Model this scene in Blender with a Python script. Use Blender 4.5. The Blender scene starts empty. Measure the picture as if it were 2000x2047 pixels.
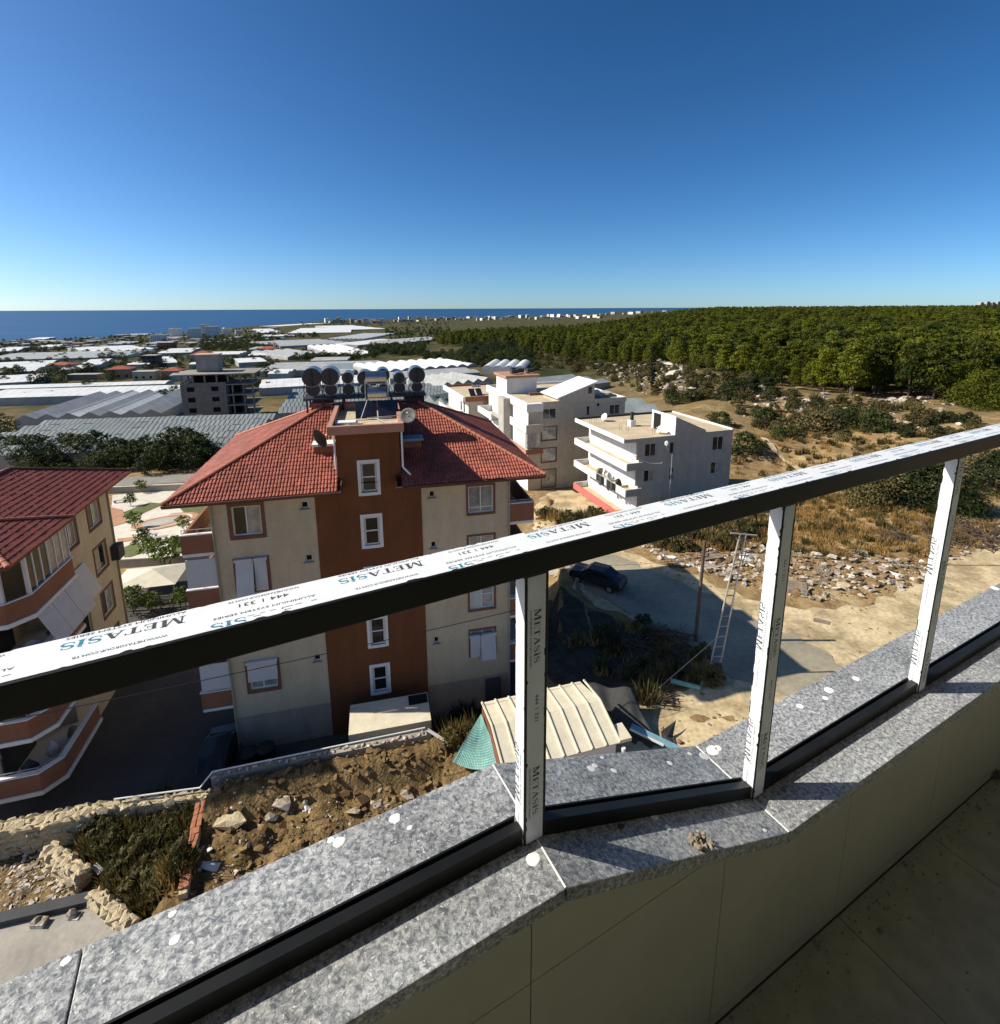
import bpy, bmesh, math, random
from math import radians, sin, cos, pi, tan, atan2, hypot, sqrt
from mathutils import Vector, Matrix, noise
random.seed(7)
S = bpy.context.scene
COL = S.collection
# ---------------------------------------------------------------- camera, world, sun, exposure
EYE = 23.0                       # metres from the courtyard up to the eye
FPX, CXP, CYP = 1040.0, 1000.0, 824.0
PITCH = math.atan((824 - 615.5) / FPX); ROLL = 0.0045
SP, CP = sin(PITCH), cos(PITCH)
cd = bpy.data.cameras.new('camera'); cam = bpy.data.objects.new('camera', cd); COL.objects.link(cam)
cam.location = (0, 0, EYE)
cam.rotation_euler = (Matrix.Rotation(pi / 2 - PITCH, 3, 'X') @ Matrix.Rotation(-ROLL, 3, 'Z')).to_euler()
cd.sensor_fit = 'HORIZONTAL'; cd.sensor_width = 36; cd.lens = 36 * FPX / 2000
cd.shift_x = 0; cd.shift_y = -(1023.5 - CYP) / 2000
cd.clip_start = 0.05; cd.clip_end = 90000
S.camera = cam
SUN_EL = 38.0
W = bpy.data.worlds.new('World'); S.world = W; W.use_nodes = True
wn = W.node_tree; wn.nodes.clear()
sky = wn.nodes.new('ShaderNodeTexSky'); sky.sky_type = 'NISHITA'; sky.sun_disc = False
sky.sun_elevation = radians(SUN_EL); sky.sun_rotation = radians(-90)
sky.altitude = 300; sky.air_density = 0.75; sky.dust_density = 1.1; sky.ozone_density = 3.2
bg = wn.nodes.new('ShaderNodeBackground'); bg.inputs[1].default_value = 0.060
wo = wn.nodes.new('ShaderNodeOutputWorld')
gm = wn.nodes.new('ShaderNodeGamma'); gm.inputs[1].default_value = 1.36     # deep, clear late-summer blue
hs = wn.nodes.new('ShaderNodeHueSaturation'); hs.inputs['Saturation'].default_value = 1.13; hs.inputs['Hue'].default_value = .494
tcw = wn.nodes.new('ShaderNodeTexCoord'); mpw = wn.nodes.new('ShaderNodeMapping'); mpw.inputs['Location'].default_value = (0, 0, .03)   # no orange band on the horizon of a clear noon
wn.links.new(tcw.outputs['Generated'], mpw.inputs[0]); wn.links.new(mpw.outputs[0], sky.inputs[0])
wn.links.new(sky.outputs[0], gm.inputs[0]); wn.links.new(gm.outputs[0], hs.inputs['Color']); wn.links.new(hs.outputs[0], bg.inputs[0]); wn.links.new(bg.outputs[0], wo.inputs[0])
sl = bpy.data.lights.new('sun', 'SUN'); sl.energy = 5.0; sl.angle = radians(0.5); sl.color = (1, 0.93, 0.80)
so = bpy.data.objects.new('sun', sl); COL.objects.link(so)
so.rotation_euler = (0, radians(-(90 - SUN_EL)), 0); so.location = (-40, 0, 60)
S.view_settings.view_transform = 'Standard'; S.view_settings.look = 'None'
S.view_settings.exposure = 0.38; S.view_settings.gamma = 1.0; S.view_settings.use_curve_mapping = False
try:
    S.cycles.max_bounces = 6; S.cycles.diffuse_bounces = 2; S.cycles.glossy_bounces = 3; S.cycles.transparent_max_bounces = 6
except Exception: pass

# ---------------------------------------------------------------- surveying helpers: a sight line of the photograph met with a level or the ground
def ray(px, py):
    X = (px - CXP) / FPX; Y = (py - CYP) / FPX
    c, s = cos(ROLL), sin(ROLL)
    X, Y = X * c - Y * s, X * s + Y * c
    return Vector((X, CP - Y * SP, -(SP + Y * CP)))
def at(px, py, z):
    r = ray(px, py); t = (z - EYE) / r.z
    return Vector((r.x * t, r.y * t, z))
def interp(tab, x):
    if x <= tab[0][0]: return tab[0][1]
    for (a, b), (c, d) in zip(tab, tab[1:]):
        if x <= c: return b + (d - b) * (x - a) / (c - a)
    return tab[-1][1]
def sstep(a, b, x):
    t = min(1, max(0, (x - a) / (b - a))); return t * t * (3 - 2 * t)
LP = [(0,0),(46,0),(56,-0.8),(70,-3),(85,-5),(150,-8.5),(300,-14),(600,-24),(1000,-35),(1500,-47),(1680,-49.2),(1760,-52),(1e6,-60)]
CPF = [(0,0),(60,-0.5),(90,-3),(150,-5),(350,-9),(600,-13),(1000,-26),(1700,-44),(3600,-48.5),(4200,-52),(1e6,-60)]
RP = [(0,0),(60,0),(150,0.5),(400,3),(800,7),(1300,11),(2400,14),(3600,4),(9000,-20),(14000,-52),(1e6,-60)]
SEA = -50.0
def seg_d(px, py, a, b):
    ax, ay = a; bx, by = b; dx, dy = bx - ax, by - ay
    t = max(0, min(1, ((px - ax) * dx + (py - ay) * dy) / (dx * dx + dy * dy)))
    return hypot(px - ax - t * dx, py - ay - t * dy), t
EDGE_Y = [(-40, 13.2), (-26, 16.6), (-20.8, 17.8), (-13.2, 19.2), (-12.6, 19.25), (-3.6, 21.5), (-1, 22.5), (2.0, 25.5), (3.5, 30), (4.8, 40), (5.5, 52), (6, 70)]
def edge_y(x):      # foot of the higher plot on our side, seen against the lower courtyard
    return interp(EDGE_Y, x) if x < 6 else 70 + (x - 6) * 60
SHORE = [(-2, 1640), (-.8, 1720), (-.6, 1900), (-.5, 2400), (-.4, 2900), (-.2, 3900), (0, 4600), (.2, 6500), (.42, 9500)]
def ground_z(x, y):
    d = hypot(x, y); t = x / max(y, 1.0)
    if y < 0: t = 0
    l, c, r = interp(LP, d), interp(CPF, d), interp(RP, d)
    if t < .42 and d > 900:
        sh = interp(SHORE, t); z9 = interp(LP, 900) * (1 - sstep(-.35, .05, t)) + interp(CPF, 900) * sstep(-.35, .05, t)
        q = (d - 900) / (sh - 900); zz = z9 + (-49.2 - z9) * min(1, q) ** .8 if q < 1 else -49.2 - min(12, (q - 1) * 60)
        l = c = zz
    if t < 0.05:
        w = sstep(-0.35, 0.05, t); z = l * (1 - w) + c * w
    else:
        w = sstep(0.12, 0.42, t); z = c * (1 - w) + r * w
    if d > 60 and z > SEA + 3:
        z += 0.9 * noise.noise(Vector((x * .012, y * .012, 3))) * min(1, (d - 60) / 60)
    if t > 0.25 and 60 < d < 260:      # rocky slope on the right
        k = sstep(60, 85, d) * (1 - sstep(190, 260, d)) * sstep(.25, .4, t)
        z += k * (1.2 * noise.noise(Vector((x * .08, y * .08, 1))) + .35 * noise.noise(Vector((x * .35, y * .35, 5))))
    if y > 0 and x > 2:
        z += 2.5 * (1 - sstep(36, 60, y) * (1 - sstep(.55, .85, t))) * (1 - sstep(60, 140, d))  * (sstep(2, 6, x) if y > 30 else 1) if y > 25 else 0
    if y < 62 and x < 8:
        q = edge_y(x) - y
        if x > 2: q *= .22
        if q > 0:
            n = noise.noise(Vector((x * .9, y * .9, 0))) * .35 + noise.noise(Vector((x * 2.7, y * 2.7, 2))) * .16
            k = sstep(0, .35, q)
            if x < -12.9: low = 1.0 + n * .5 - .5 * (1 - sstep(-15.5, -13.2, x)) * 0
            elif x < -2.6:
                m = 1 - sstep(.9, 2.0, q + n)
                low = 1.9 + m * 1.0 + n * sstep(.2, 1.2, q) + .16 * abs(noise.noise(Vector((x * 5, y * 5, 9))))
                low = 1.0 + (low - 1.0) * sstep(-12.9, -12.4, x)
            else: low = 2.5 + n * .15
            if x > -3.4 and x < -2.6: pass
            b = 2.5 * (1 - sstep(36, 60, y)) if y > 30 else low
            zz = b if x > 2 else low
            z = z * (1 - k) + (zz if x < 6 else max(z, zz)) * k if x < 6 else z
    elif y <= 25 and x >= 8: z = 2.5 + .15 * noise.noise(Vector((x * .9, y * .9, 0)))
    if x >= 6 and x < 8 and y <= 25: z = 2.5
    return z
def on_ground(px, py, h=0.0):
    """walk along the sight line until it meets the ground (plus h)"""
    r = ray(px, py)
    if r.z > -1e-4: r.z = -1e-4
    top = 3.8 if r.z < -.42 else (7.0 if r.z < -.12 else 19.0)
    t = max(8.0, (EYE - top - h) / -r.z); lo = None; k = 1.012 if r.z < -.42 else 1.02
    f = lambda t: EYE + r.z * t - ground_z(r.x * t, r.y * t) - h
    if f(t) < 0: t = 12.0
    lo = t
    while t < 40000:
        if f(t) < 0: break
        lo = t; t *= k
    for _ in range(12):
        m = (lo + t) / 2
        if f(m) < 0: t = m
        else: lo = m
    return Vector((r.x * t, r.y * t, EYE + r.z * t))
# ---------------------------------------------------------------- object helpers
def link(o, parent=None):
    COL.objects.link(o)
    if parent is not None: o.parent = parent
    return o
def tag(o, label=None, cat=None, group=None, kind=None):
    if label: o['label'] = label
    if cat: o['category'] = cat
    if group: o['group'] = group
    if kind: o['kind'] = kind
    return o
def thing(name, label, cat, loc=(0,0,0), rz=0.0, group=None):
    o = bpy.data.objects.new(name, None); o.empty_display_size = .2
    COL.objects.link(o); o.location = loc; o.rotation_euler = (0, 0, rz)
    return tag(o, label, cat, group)
class MB:
    def __init__(s, off=(0,0,0)):
        s.v = []; s.f = []; s.o = Vector(off)
    def add(s, pts, faces):
        n = len(s.v); s.v += [tuple(Vector(p) - s.o) for p in pts]; s.f += [tuple(i + n for i in f) for f in faces]
        return s
    def quad(s, *p): return s.add(p, [tuple(range(len(p)))])
    def box(s, x0, x1, y0, y1, z0, z1):
        P = [(x, y, z) for z in (z0, z1) for x, y in ((x0,y0),(x1,y0),(x1,y1),(x0,y1))]
        return s.add(P, [(3,2,1,0),(4,5,6,7),(0,1,5,4),(1,2,6,5),(2,3,7,6),(3,0,4,7)])
    def beam(s, a, b, w, h=None, up=(0,0,1)):
        a = Vector(a); b = Vector(b); h = h or w; d = (b - a).normalized(); up = Vector(up)
        if abs(d.dot(up)) > .98: up = Vector((1, 0, 0))
        sx = d.cross(up).normalized() * (w / 2); sz = sx.cross(d).normalized() * (h / 2)
        P = [q + i * sx + j * sz for q in (a, b) for i, j in ((-1,-1),(1,-1),(1,1),(-1,1))]
        return s.add(P, [(0,1,2,3),(7,6,5,4),(0,4,5,1),(1,5,6,2),(2,6,7,3),(3,7,4,0)])
    def prism(s, poly, z0, z1):
        n = len(poly)
        P = [(p[0], p[1], z0) for p in poly] + [(p[0], p[1], z1) for p in poly]
        return s.add(P, [tuple(range(n))[::-1], tuple(range(n, 2*n))] + [(i, (i+1) % n, n + (i+1) % n, n + i) for i in range(n)])
    def cyl(s, a, b, r, n=12, r2=None, caps=True):
        a = Vector(a); b = Vector(b); d = (b - a).normalized(); r2 = r if r2 is None else r2
        u = d.orthogonal().normalized(); w = d.cross(u)
        P = [a + (u * cos(2*pi*i/n) + w * sin(2*pi*i/n)) * r for i in range(n)] + [b + (u * cos(2*pi*i/n) + w * sin(2*pi*i/n)) * r2 for i in range(n)]
        F = [(i, (i+1) % n, n + (i+1) % n, n + i) for i in range(n)]
        if caps: F += [tuple(range(n))[::-1], tuple(range(n, 2*n))]
        return s.add(P, F)
    def tube(s, pts, r, n=6):
        for a, b in zip(pts, pts[1:]): s.cyl(a, b, r, n)
        return s
    def blob(s, c, r, seed=0, n=1, sq=(1,1,1), rough=.25):
        bm = bmesh.new(); bmesh.ops.create_icosphere(bm, subdivisions=n, radius=1)
        P = []
        for v in bm.verts:
            k = 1 + rough * noise.noise(v.co * 1.7 + Vector((seed * 3.1, seed, 0)))* 2
            P.append((c[0] + v.co.x * r * sq[0] * k, c[1] + v.co.y * r * sq[1] * k, c[2] + v.co.z * r * sq[2] * k))
        F = [tuple(v.index for v in f.verts) for f in bm.faces]; bm.free()
        return s.add(P, F)
    def mesh(s, name, mat=None, smooth=False):
        me = bpy.data.meshes.new(name); me.from_pydata(s.v, [], s.f); me.update()
        if mat is not None: me.materials.append(mat)
        if smooth: me.shade_smooth()
        return me
    def obj(s, name, mat=None, parent=None, smooth=False, loc=None, label=None, cat=None, group=None, kind=None, bevel=0):
        o = bpy.data.objects.new(name, s.mesh(name, mat, smooth)); link(o, parent)
        if loc is not None: o.location = loc
        if bevel:
            m = o.modifiers.new('bevel', 'BEVEL'); m.width = bevel; m.segments = 2; m.limit_method = 'ANGLE'
        return tag(o, label, cat, group, kind)
def copy_tree(o, parent=None):
    c = o.copy(); COL.objects.link(c)
    if parent is not None: c.parent = parent
    for ch in list(o.children): copy_tree(ch, c)
    return c
def inst(name, me, parent=None, loc=(0,0,0), rot=(0,0,0), sc=(1,1,1), **kw):
    o = bpy.data.objects.new(name, me); link(o, parent)
    o.location = loc; o.rotation_euler = rot; o.scale = sc if hasattr(sc, '__len__') else (sc, sc, sc)
    return tag(o, **kw)

# ---------------------------------------------------------------- materials
def M(name, col, rough=.85, var=.12, scale=2.0, bump=0.0, bscale=None, col2=None, metal=0.0, spec=.3, detail=5, thr=(.35,.65), fine=0.0, coord='Object', dist=.02, streak=0.0):
    m = bpy.data.materials.new(name); m.use_nodes = True; nt = m.node_tree; N = nt.nodes; L = nt.links
    b = N['Principled BSDF']; b.inputs['Roughness'].default_value = rough; b.inputs['Metallic'].default_value = metal
    b.inputs['Specular IOR Level'].default_value = spec
    tc = N.new('ShaderNodeTexCoord'); co = tc.outputs[coord]
    if coord == 'World':
        pass
    nz = N.new('ShaderNodeTexNoise'); nz.inputs['Scale'].default_value = scale; nz.inputs['Detail'].default_value = detail
    nz.inputs['Roughness'].default_value = .62
    L.new(co, nz.inputs['Vector'])
    rp = N.new('ShaderNodeValToRGB'); rp.color_ramp.elements[0].position = thr[0]; rp.color_ramp.elements[1].position = thr[1]
    c1 = [c * (1 - var) for c in col]; c2 = [min(1, c * (1 + var)) for c in col] if col2 is None else list(col2)
    rp.color_ramp.elements[0].color = (*c1, 1); rp.color_ramp.elements[1].color = (*c2, 1)
    L.new(nz.outputs[0], rp.inputs[0]); out = rp.outputs[0]
    if fine:
        n2 = N.new('ShaderNodeTexNoise'); n2.inputs['Scale'].default_value = scale * 9; n2.inputs['Detail'].default_value = 3
        L.new(co, n2.inputs['Vector'])
        mr = N.new('ShaderNodeMapRange'); mr.inputs[1].default_value = .3; mr.inputs[2].default_value = .7
        mr.inputs[3].default_value = 1 - fine; mr.inputs[4].default_value = 1 + fine; L.new(n2.outputs[0], mr.inputs[0])
        mx = N.new('ShaderNodeVectorMath'); mx.operation = 'SCALE'; L.new(out, mx.inputs[0]); L.new(mr.outputs[0], mx.inputs['Scale']); out = mx.outputs[0]
    if streak:      # rain streaks and grime running down a rendered wall
        mp = N.new('ShaderNodeMapping'); mp.inputs['Scale'].default_value = (.9, .9, .2); L.new(co, mp.inputs[0])
        n3 = N.new('ShaderNodeTexNoise'); n3.inputs['Scale'].default_value = 1.3; n3.inputs['Detail'].default_value = 6; n3.inputs['Roughness'].default_value = .7; L.new(mp.outputs[0], n3.inputs['Vector'])
        m3 = N.new('ShaderNodeMapRange'); m3.inputs[1].default_value = .38; m3.inputs[2].default_value = .66; m3.inputs[3].default_value = 1 - streak; m3.inputs[4].default_value = 1.04; L.new(n3.outputs[0], m3.inputs[0])
        x3 = N.new('ShaderNodeVectorMath'); x3.operation = 'SCALE'; L.new(out, x3.inputs[0]); L.new(m3.outputs[0], x3.inputs['Scale']); out = x3.outputs[0]
    L.new(out, b.inputs['Base Color'])
    if bump:
        nb = N.new('ShaderNodeTexNoise'); nb.inputs['Scale'].default_value = bscale or scale * 6; nb.inputs['Detail'].default_value = 4
        L.new(co, nb.inputs['Vector'])
        bp = N.new('ShaderNodeBump'); bp.inputs['Strength'].default_value = bump; bp.inputs['Distance'].default_value = dist
        L.new(nb.outputs[0], bp.inputs['Height']); L.new(bp.outputs[0], b.inputs['Normal'])
    return m
def foliage(name, ca, cb, scale=.6):
    m = bpy.data.materials.new(name); m.use_nodes = True; nt = m.node_tree; N = nt.nodes; L = nt.links
    b = N['Principled BSDF']; b.inputs['Roughness'].default_value = .6; b.inputs['Specular IOR Level'].default_value = .2
    tc = N.new('ShaderNodeTexCoord'); nz = N.new('ShaderNodeTexNoise'); nz.inputs['Scale'].default_value = scale; nz.inputs['Detail'].default_value = 3
    L.new(tc.outputs['Object'], nz.inputs['Vector'])
    oi = N.new('ShaderNodeObjectInfo')
    ad = N.new('ShaderNodeMath'); ad.operation = 'MULTIPLY_ADD'; ad.inputs[1].default_value = .55; L.new(oi.outputs['Random'], ad.inputs[0])
    sb = N.new('ShaderNodeMath'); sb.operation = 'MULTIPLY'; sb.inputs[1].default_value = .75; L.new(nz.outputs[0], sb.inputs[0]); L.new(sb.outputs[0], ad.inputs[2])
    rp = N.new('ShaderNodeValToRGB'); rp.color_ramp.elements[0].position = .3; rp.color_ramp.elements[1].position = .85
    rp.color_ramp.elements[0].color = (*ca, 1); rp.color_ramp.elements[1].color = (*cb, 1)
    L.new(ad.outputs[0], rp.inputs[0]); L.new(rp.outputs[0], b.inputs['Base Color'])
    # leaves let some light through
    tr = N.new('ShaderNodeBsdfTranslucent'); L.new(rp.outputs[0], tr.inputs[0])
    ms = N.new('ShaderNodeMixShader'); ms.inputs[0].default_value = .3
    o = N['Material Output']; L.new(b.outputs[0], ms.inputs[1]); L.new(tr.outputs[0], ms.inputs[2]); L.new(ms.outputs[0], o.inputs[0])
    return m
# ---------------------------------------------------------------- material set
def marble():
    m = bpy.data.materials.new('grey_marble'); m.use_nodes = True; nt = m.node_tree; N = nt.nodes; L = nt.links
    b = N['Principled BSDF']; b.inputs['Roughness'].default_value = .42; b.inputs['Specular IOR Level'].default_value = .4
    tc = N.new('ShaderNodeTexCoord')
    warp = N.new('ShaderNodeTexNoise'); warp.inputs['Scale'].default_value = 80; warp.inputs['Detail'].default_value = 4
    L.new(tc.outputs['Object'], warp.inputs['Vector'])
    mx = N.new('ShaderNodeVectorMath'); mx.operation = 'MULTIPLY_ADD'; mx.inputs[1].default_value = (.02, .02, .02)
    L.new(warp.outputs['Color'], mx.inputs[0]); L.new(tc.outputs['Object'], mx.inputs[2])
    vein = N.new('ShaderNodeTexNoise'); vein.inputs['Scale'].default_value = 120; vein.inputs['Detail'].default_value = 9; vein.inputs['Roughness'].default_value = .72
    L.new(mx.outputs[0], vein.inputs['Vector'])
    r1 = N.new('ShaderNodeValToRGB'); e = r1.color_ramp.elements
    e[0].position = .40; e[0].color = (.12, .13, .145, 1); e[1].position = .465; e[1].color = (.23, .245, .255, 1)
    for p, c in ((.53, (.36, .37, .375)), (.60, (.50, .505, .50)), (.70, (.68, .675, .66))):
        q = r1.color_ramp.elements.new(p); q.color = (*c, 1)
    L.new(vein.outputs[0], r1.inputs[0])
    big = N.new('ShaderNodeTexNoise'); big.inputs['Scale'].default_value = 6; big.inputs['Detail'].default_value = 3
    L.new(tc.outputs['Object'], big.inputs['Vector'])
    mr = N.new('ShaderNodeMapRange'); mr.inputs[1].default_value = .3; mr.inputs[2].default_value = .7; mr.inputs[3].default_value = .66; mr.inputs[4].default_value = 1.12
    L.new(big.outputs[0], mr.inputs[0])
    # flecks: small bright shell pieces
    vo = N.new('ShaderNodeTexVoronoi'); vo.inputs['Scale'].default_value = 85; L.new(mx.outputs[0], vo.inputs['Vector'])
    fl = N.new('ShaderNodeValToRGB'); fl.color_ramp.elements[0].position = .10; fl.color_ramp.elements[0].color = (1,1,1,1); fl.color_ramp.elements[1].position = .17; fl.color_ramp.elements[1].color = (0,0,0,1)
    L.new(vo.outputs['Distance'], fl.inputs[0])
    sc = N.new('ShaderNodeVectorMath'); sc.operation = 'SCALE'; L.new(r1.outputs[0], sc.inputs[0]); L.new(mr.outputs[0], sc.inputs['Scale'])
    mm = N.new('ShaderNodeMix'); mm.data_type = 'RGBA'; mm.inputs[7].default_value = (.70, .70, .68, 1)
    ml = N.new('ShaderNodeMath'); ml.operation = 'MULTIPLY'; ml.inputs[1].default_value = .8; L.new(fl.outputs[0], ml.inputs[0])
    L.new(ml.outputs[0], mm.inputs[0]); L.new(sc.outputs[0], mm.inputs[6])
    # crisp white fossil strokes
    v2 = N.new('ShaderNodeTexNoise'); v2.inputs['Scale'].default_value = 52; v2.inputs['Detail'].default_value = 3; L.new(mx.outputs[0], v2.inputs['Vector'])
    r2 = N.new('ShaderNodeValToRGB'); q = r2.color_ramp.elements; q[0].position = .488; q[0].color = (0,0,0,1); q[1].position = .515; q[1].color = (0,0,0,1); w_ = q.new(.501); w_.color = (1,1,1,1)
    L.new(v2.outputs[0], r2.inputs[0])
    v3 = N.new('ShaderNodeTexNoise'); v3.inputs['Scale'].default_value = 38; v3.inputs['Detail'].default_value = 2; L.new(tc.outputs['Object'], v3.inputs['Vector'])
    r3 = N.new('ShaderNodeMapRange'); r3.inputs[1].default_value = .48; r3.inputs[2].default_value = .56; r3.inputs[4].default_value = .85; L.new(v3.outputs[0], r3.inputs[0])
    mu = N.new('ShaderNodeMath'); mu.operation = 'MULTIPLY'; L.new(r2.outputs[0], mu.inputs[0]); L.new(r3.outputs[0], mu.inputs[1])
    m2 = N.new('ShaderNodeMix'); m2.data_type = 'RGBA'; m2.inputs[7].default_value = (.74, .74, .72, 1); L.new(mu.outputs[0], m2.inputs[0]); L.new(mm.outputs[2], m2.inputs[6])
    L.new(m2.outputs[2], b.inputs['Base Color'])
    bp = N.new('ShaderNodeBump'); bp.inputs['Strength'].default_value = .15; bp.inputs['Distance'].default_value = .002
    L.new(vein.outputs[0], bp.inputs['Height']); L.new(bp.outputs[0], b.inputs['Normal'])
    return m
m_marble = marble()
m_alu = M('black_aluminium', (.010, .010, .009), rough=.42, var=.3, scale=6, spec=.28)
m_film = M('white_protective_film', (.74, .77, .80), rough=.35, var=.04, scale=30, bump=.25, bscale=14, dist=.003, spec=.4)
m_ink = M('black_ink', (.07, .07, .075), rough=.6, var=.1)
m_blue = M('blue_ink', (.02, .25, .38), rough=.6, var=.1)
m_tilew = M('cream_wall_tile', (.41, .395, .30), rough=.3, var=.07, scale=3, spec=.45, fine=.03)
m_tilef = M('beige_floor_tile', (.285, .28, .195), rough=.45, var=.25, scale=2.2, spec=.35, fine=.12, detail=8)
m_grout = M('grout', (.09, .085, .07), rough=.9, var=.3, scale=20)
m_plaster = M('white_plaster_drop', (.78, .78, .76), rough=.9, var=.05)
m_mortar = M('dry_mortar', (.26, .22, .16), rough=.95, var=.35, scale=30, bump=.6, bscale=80)
m_cream = M('cream_render', (.56, .47, .325), streak=.12, rough=.9, var=.06, scale=.5, fine=.05, bump=.2, bscale=30)
m_base = M('beige_plinth', (.36, .33, .27), streak=.14, rough=.9, var=.08, scale=.7, fine=.06)
m_orange = M('burnt_orange_render', (.175, .066, .026), streak=.14, rough=.9, var=.09, scale=.35, fine=.05, bump=.2, bscale=30)
m_cornice = M('salmon_cornice', (.42, .22, .15), rough=.85, var=.1, scale=1)
m_brown = M('brown_surround', (.19, .085, .05), rough=.8, var=.1, scale=2)
m_band = M('brown_balcony_band', (.27, .12, .07), rough=.85, var=.1, scale=.8, fine=.05)
m_white = M('white_paint', (.75, .74, .71), rough=.75, var=.05, scale=1, fine=.04)
m_pvc = M('white_pvc', (.68, .68, .68), rough=.4, var=.03, spec=.5)
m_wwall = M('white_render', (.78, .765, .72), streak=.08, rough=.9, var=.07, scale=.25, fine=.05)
m_gwall = M('shaded_white_render', (.50, .445, .36), streak=.12, rough=.9, var=.1, scale=.22, fine=.06, detail=7)  # white render again, darkened in colour for the walls turned from the sun
m_glass = M('window_glass', (.015, .017, .018), rough=.08, var=.4, scale=.8, spec=.5)
m_curtain = M('curtained_glass', (.30, .30, .28), rough=.1, var=.3, scale=2.5, spec=.8)
m_dark = M('dark_interior', (.012, .011, .01), rough=.9, var=.1)
m_shutter = M('grey_white_awning', (.55, .56, .57), rough=.6, var=.05)
m_steel = M('galvanised_steel', (.42, .43, .44), rough=.45, var=.2, scale=3, metal=.6)
m_darksteel = M('dark_painted_steel', (.035, .03, .03), rough=.6, var=.2)
m_tank = M('grey_tank_end', (.055, .057, .06), rough=.7, var=.15, scale=3)
m_chrome = M('polished_tank_shell', (.40, .41, .42), rough=.32, var=.15, scale=3, metal=1.0)
m_collector = M('solar_collector_glass', (.02, .02, .025), rough=.08, var=.3, spec=.8)
m_sandroof = M('sandy_flat_roof', (.52, .42, .28), rough=.95, var=.14, scale=.45, fine=.12, detail=7)
m_tile = M('red_roof_tile', (.30, .078, .048), rough=.65, var=.28, scale=.9, fine=.3, spec=.35, detail=6)
m_ridge = M('pale_red_ridge_tile', (.46, .17, .10), rough=.7, var=.18, scale=2)
m_maroon = M('maroon_roof_tile', (.27, .075, .05), rough=.5, var=.15, scale=1.2, fine=.1, spec=.35)
m_fascia = M('brown_fascia', (.12, .05, .035), rough=.7, var=.1)
m_creamsheet = M('cream_corrugated_sheet', (.66, .60, .45), rough=.55, var=.09, scale=1.5, fine=.06)
m_net = M('teal_safety_net', (.22, .42, .38), rough=.7, var=.15, scale=3)
m_tarp = M('dark_grey_tarpaulin', (.06, .06, .055), rough=.8, var=.3, scale=1.5)
m_concrete = M('grey_concrete', (.33, .305, .26), rough=.92, var=.14, scale=.6, fine=.1, detail=8, bump=.3, bscale=20)
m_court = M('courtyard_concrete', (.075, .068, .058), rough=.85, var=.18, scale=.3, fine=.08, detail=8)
m_stone = M('tan_stone', (.50, .41, .26), rough=.95, var=.25, scale=2.5, bump=.8, bscale=9, fine=.2, dist=.05)
m_asph = M('dusty_road', (.26, .235, .175), rough=.95, var=.12, scale=.35, col2=(.37, .325, .225), fine=.1, detail=7)
m_sand = M('sandy_ground', (.37, .285, .155), rough=.97, var=.12, scale=.45, col2=(.60, .475, .28), thr=(.38, .58), fine=.2, detail=9, bump=.3, bscale=3, dist=.06)
m_road = M('grey_road', (.25, .235, .205), rough=.95, var=.1, scale=.4, fine=.06)
m_pave = M('pale_paving', (.62, .56, .46), rough=.9, var=.1, scale=.8, fine=.08)
m_pavered = M('terracotta_paving', (.42, .22, .12), rough=.9, var=.1, scale=.8, fine=.08)
m_lawn = M('olive_lawn', (.12, .13, .04), rough=.95, var=.25, scale=1.5, fine=.2)
m_green1 = foliage('pine_foliage', (.020, .034, .004), (.150, .160, .010), .5)
m_green2 = foliage('dark_foliage', (.016, .026, .008), (.062, .078, .018), .5)
m_green3 = foliage('olive_foliage', (.04, .042, .014), (.15, .125, .045), .8)
m_green4 = foliage('bright_foliage', (.05, .085, .012), (.12, .16, .025), .8)
m_dry = foliage('dry_grass', (.22, .13, .04), (.46, .30, .11), 1.2)
m_bark = M('bark', (.12, .085, .06), rough=.95, var=.25, scale=3)
m_wood = M('grey_timber', (.24, .19, .14), rough=.9, var=.3, scale=4)
m_rubble = M('pale_rubble', (.30, .225, .15), rough=.95, var=.3, scale=1.1, col2=(.62, .55, .46), fine=.25, thr=(.4, .6))
m_brick = M('red_brick', (.42, .17, .09), rough=.9, var=.2, scale=3)
m_ghglass = M('greenhouse_glass', (.26, .285, .27), rough=.35, var=.16, scale=.25, spec=.5, detail=6, fine=.1)
m_ghgrey = M('grey_greenhouse_sheet', (.40, .40, .375), rough=.5, var=.14, scale=.2, spec=.4, detail=6, fine=.08)
m_plastic = M('white_greenhouse_film', (.70, .70, .66), rough=.5, var=.09, scale=.15, spec=.4, detail=5)
m_ghframe = M('greenhouse_frame', (.09, .095, .09), rough=.7, var=.2)
m_car = M('dark_blue_car_paint', (.016, .018, .022), rough=.35, var=.05, spec=.6)
m_carblk = M('black_car_paint', (.006, .006, .007), rough=.5, var=.05, spec=.5)
m_rubber = M('black_rubber', (.015, .015, .015), rough=.9)
m_unfin = M('unpainted_block_wall', (.20, .185, .165), rough=.95, var=.15, scale=.6, fine=.12)
m_slab = M('pale_concrete_slab', (.40, .375, .33), rough=.95, var=.1, scale=1)
m_rred = M('far_red_roof', (.30, .085, .05), rough=.85, var=.15, scale=.5)
m_pink = M('pink_house_wall', (.42, .27, .2), rough=.9, var=.06)
m_redband = M('red_parapet', (.55, .14, .12), rough=.8, var=.1, scale=.8)
m_bluep = M('light_blue_panel', (.20, .36, .42), rough=.5, var=.15, scale=2)
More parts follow.
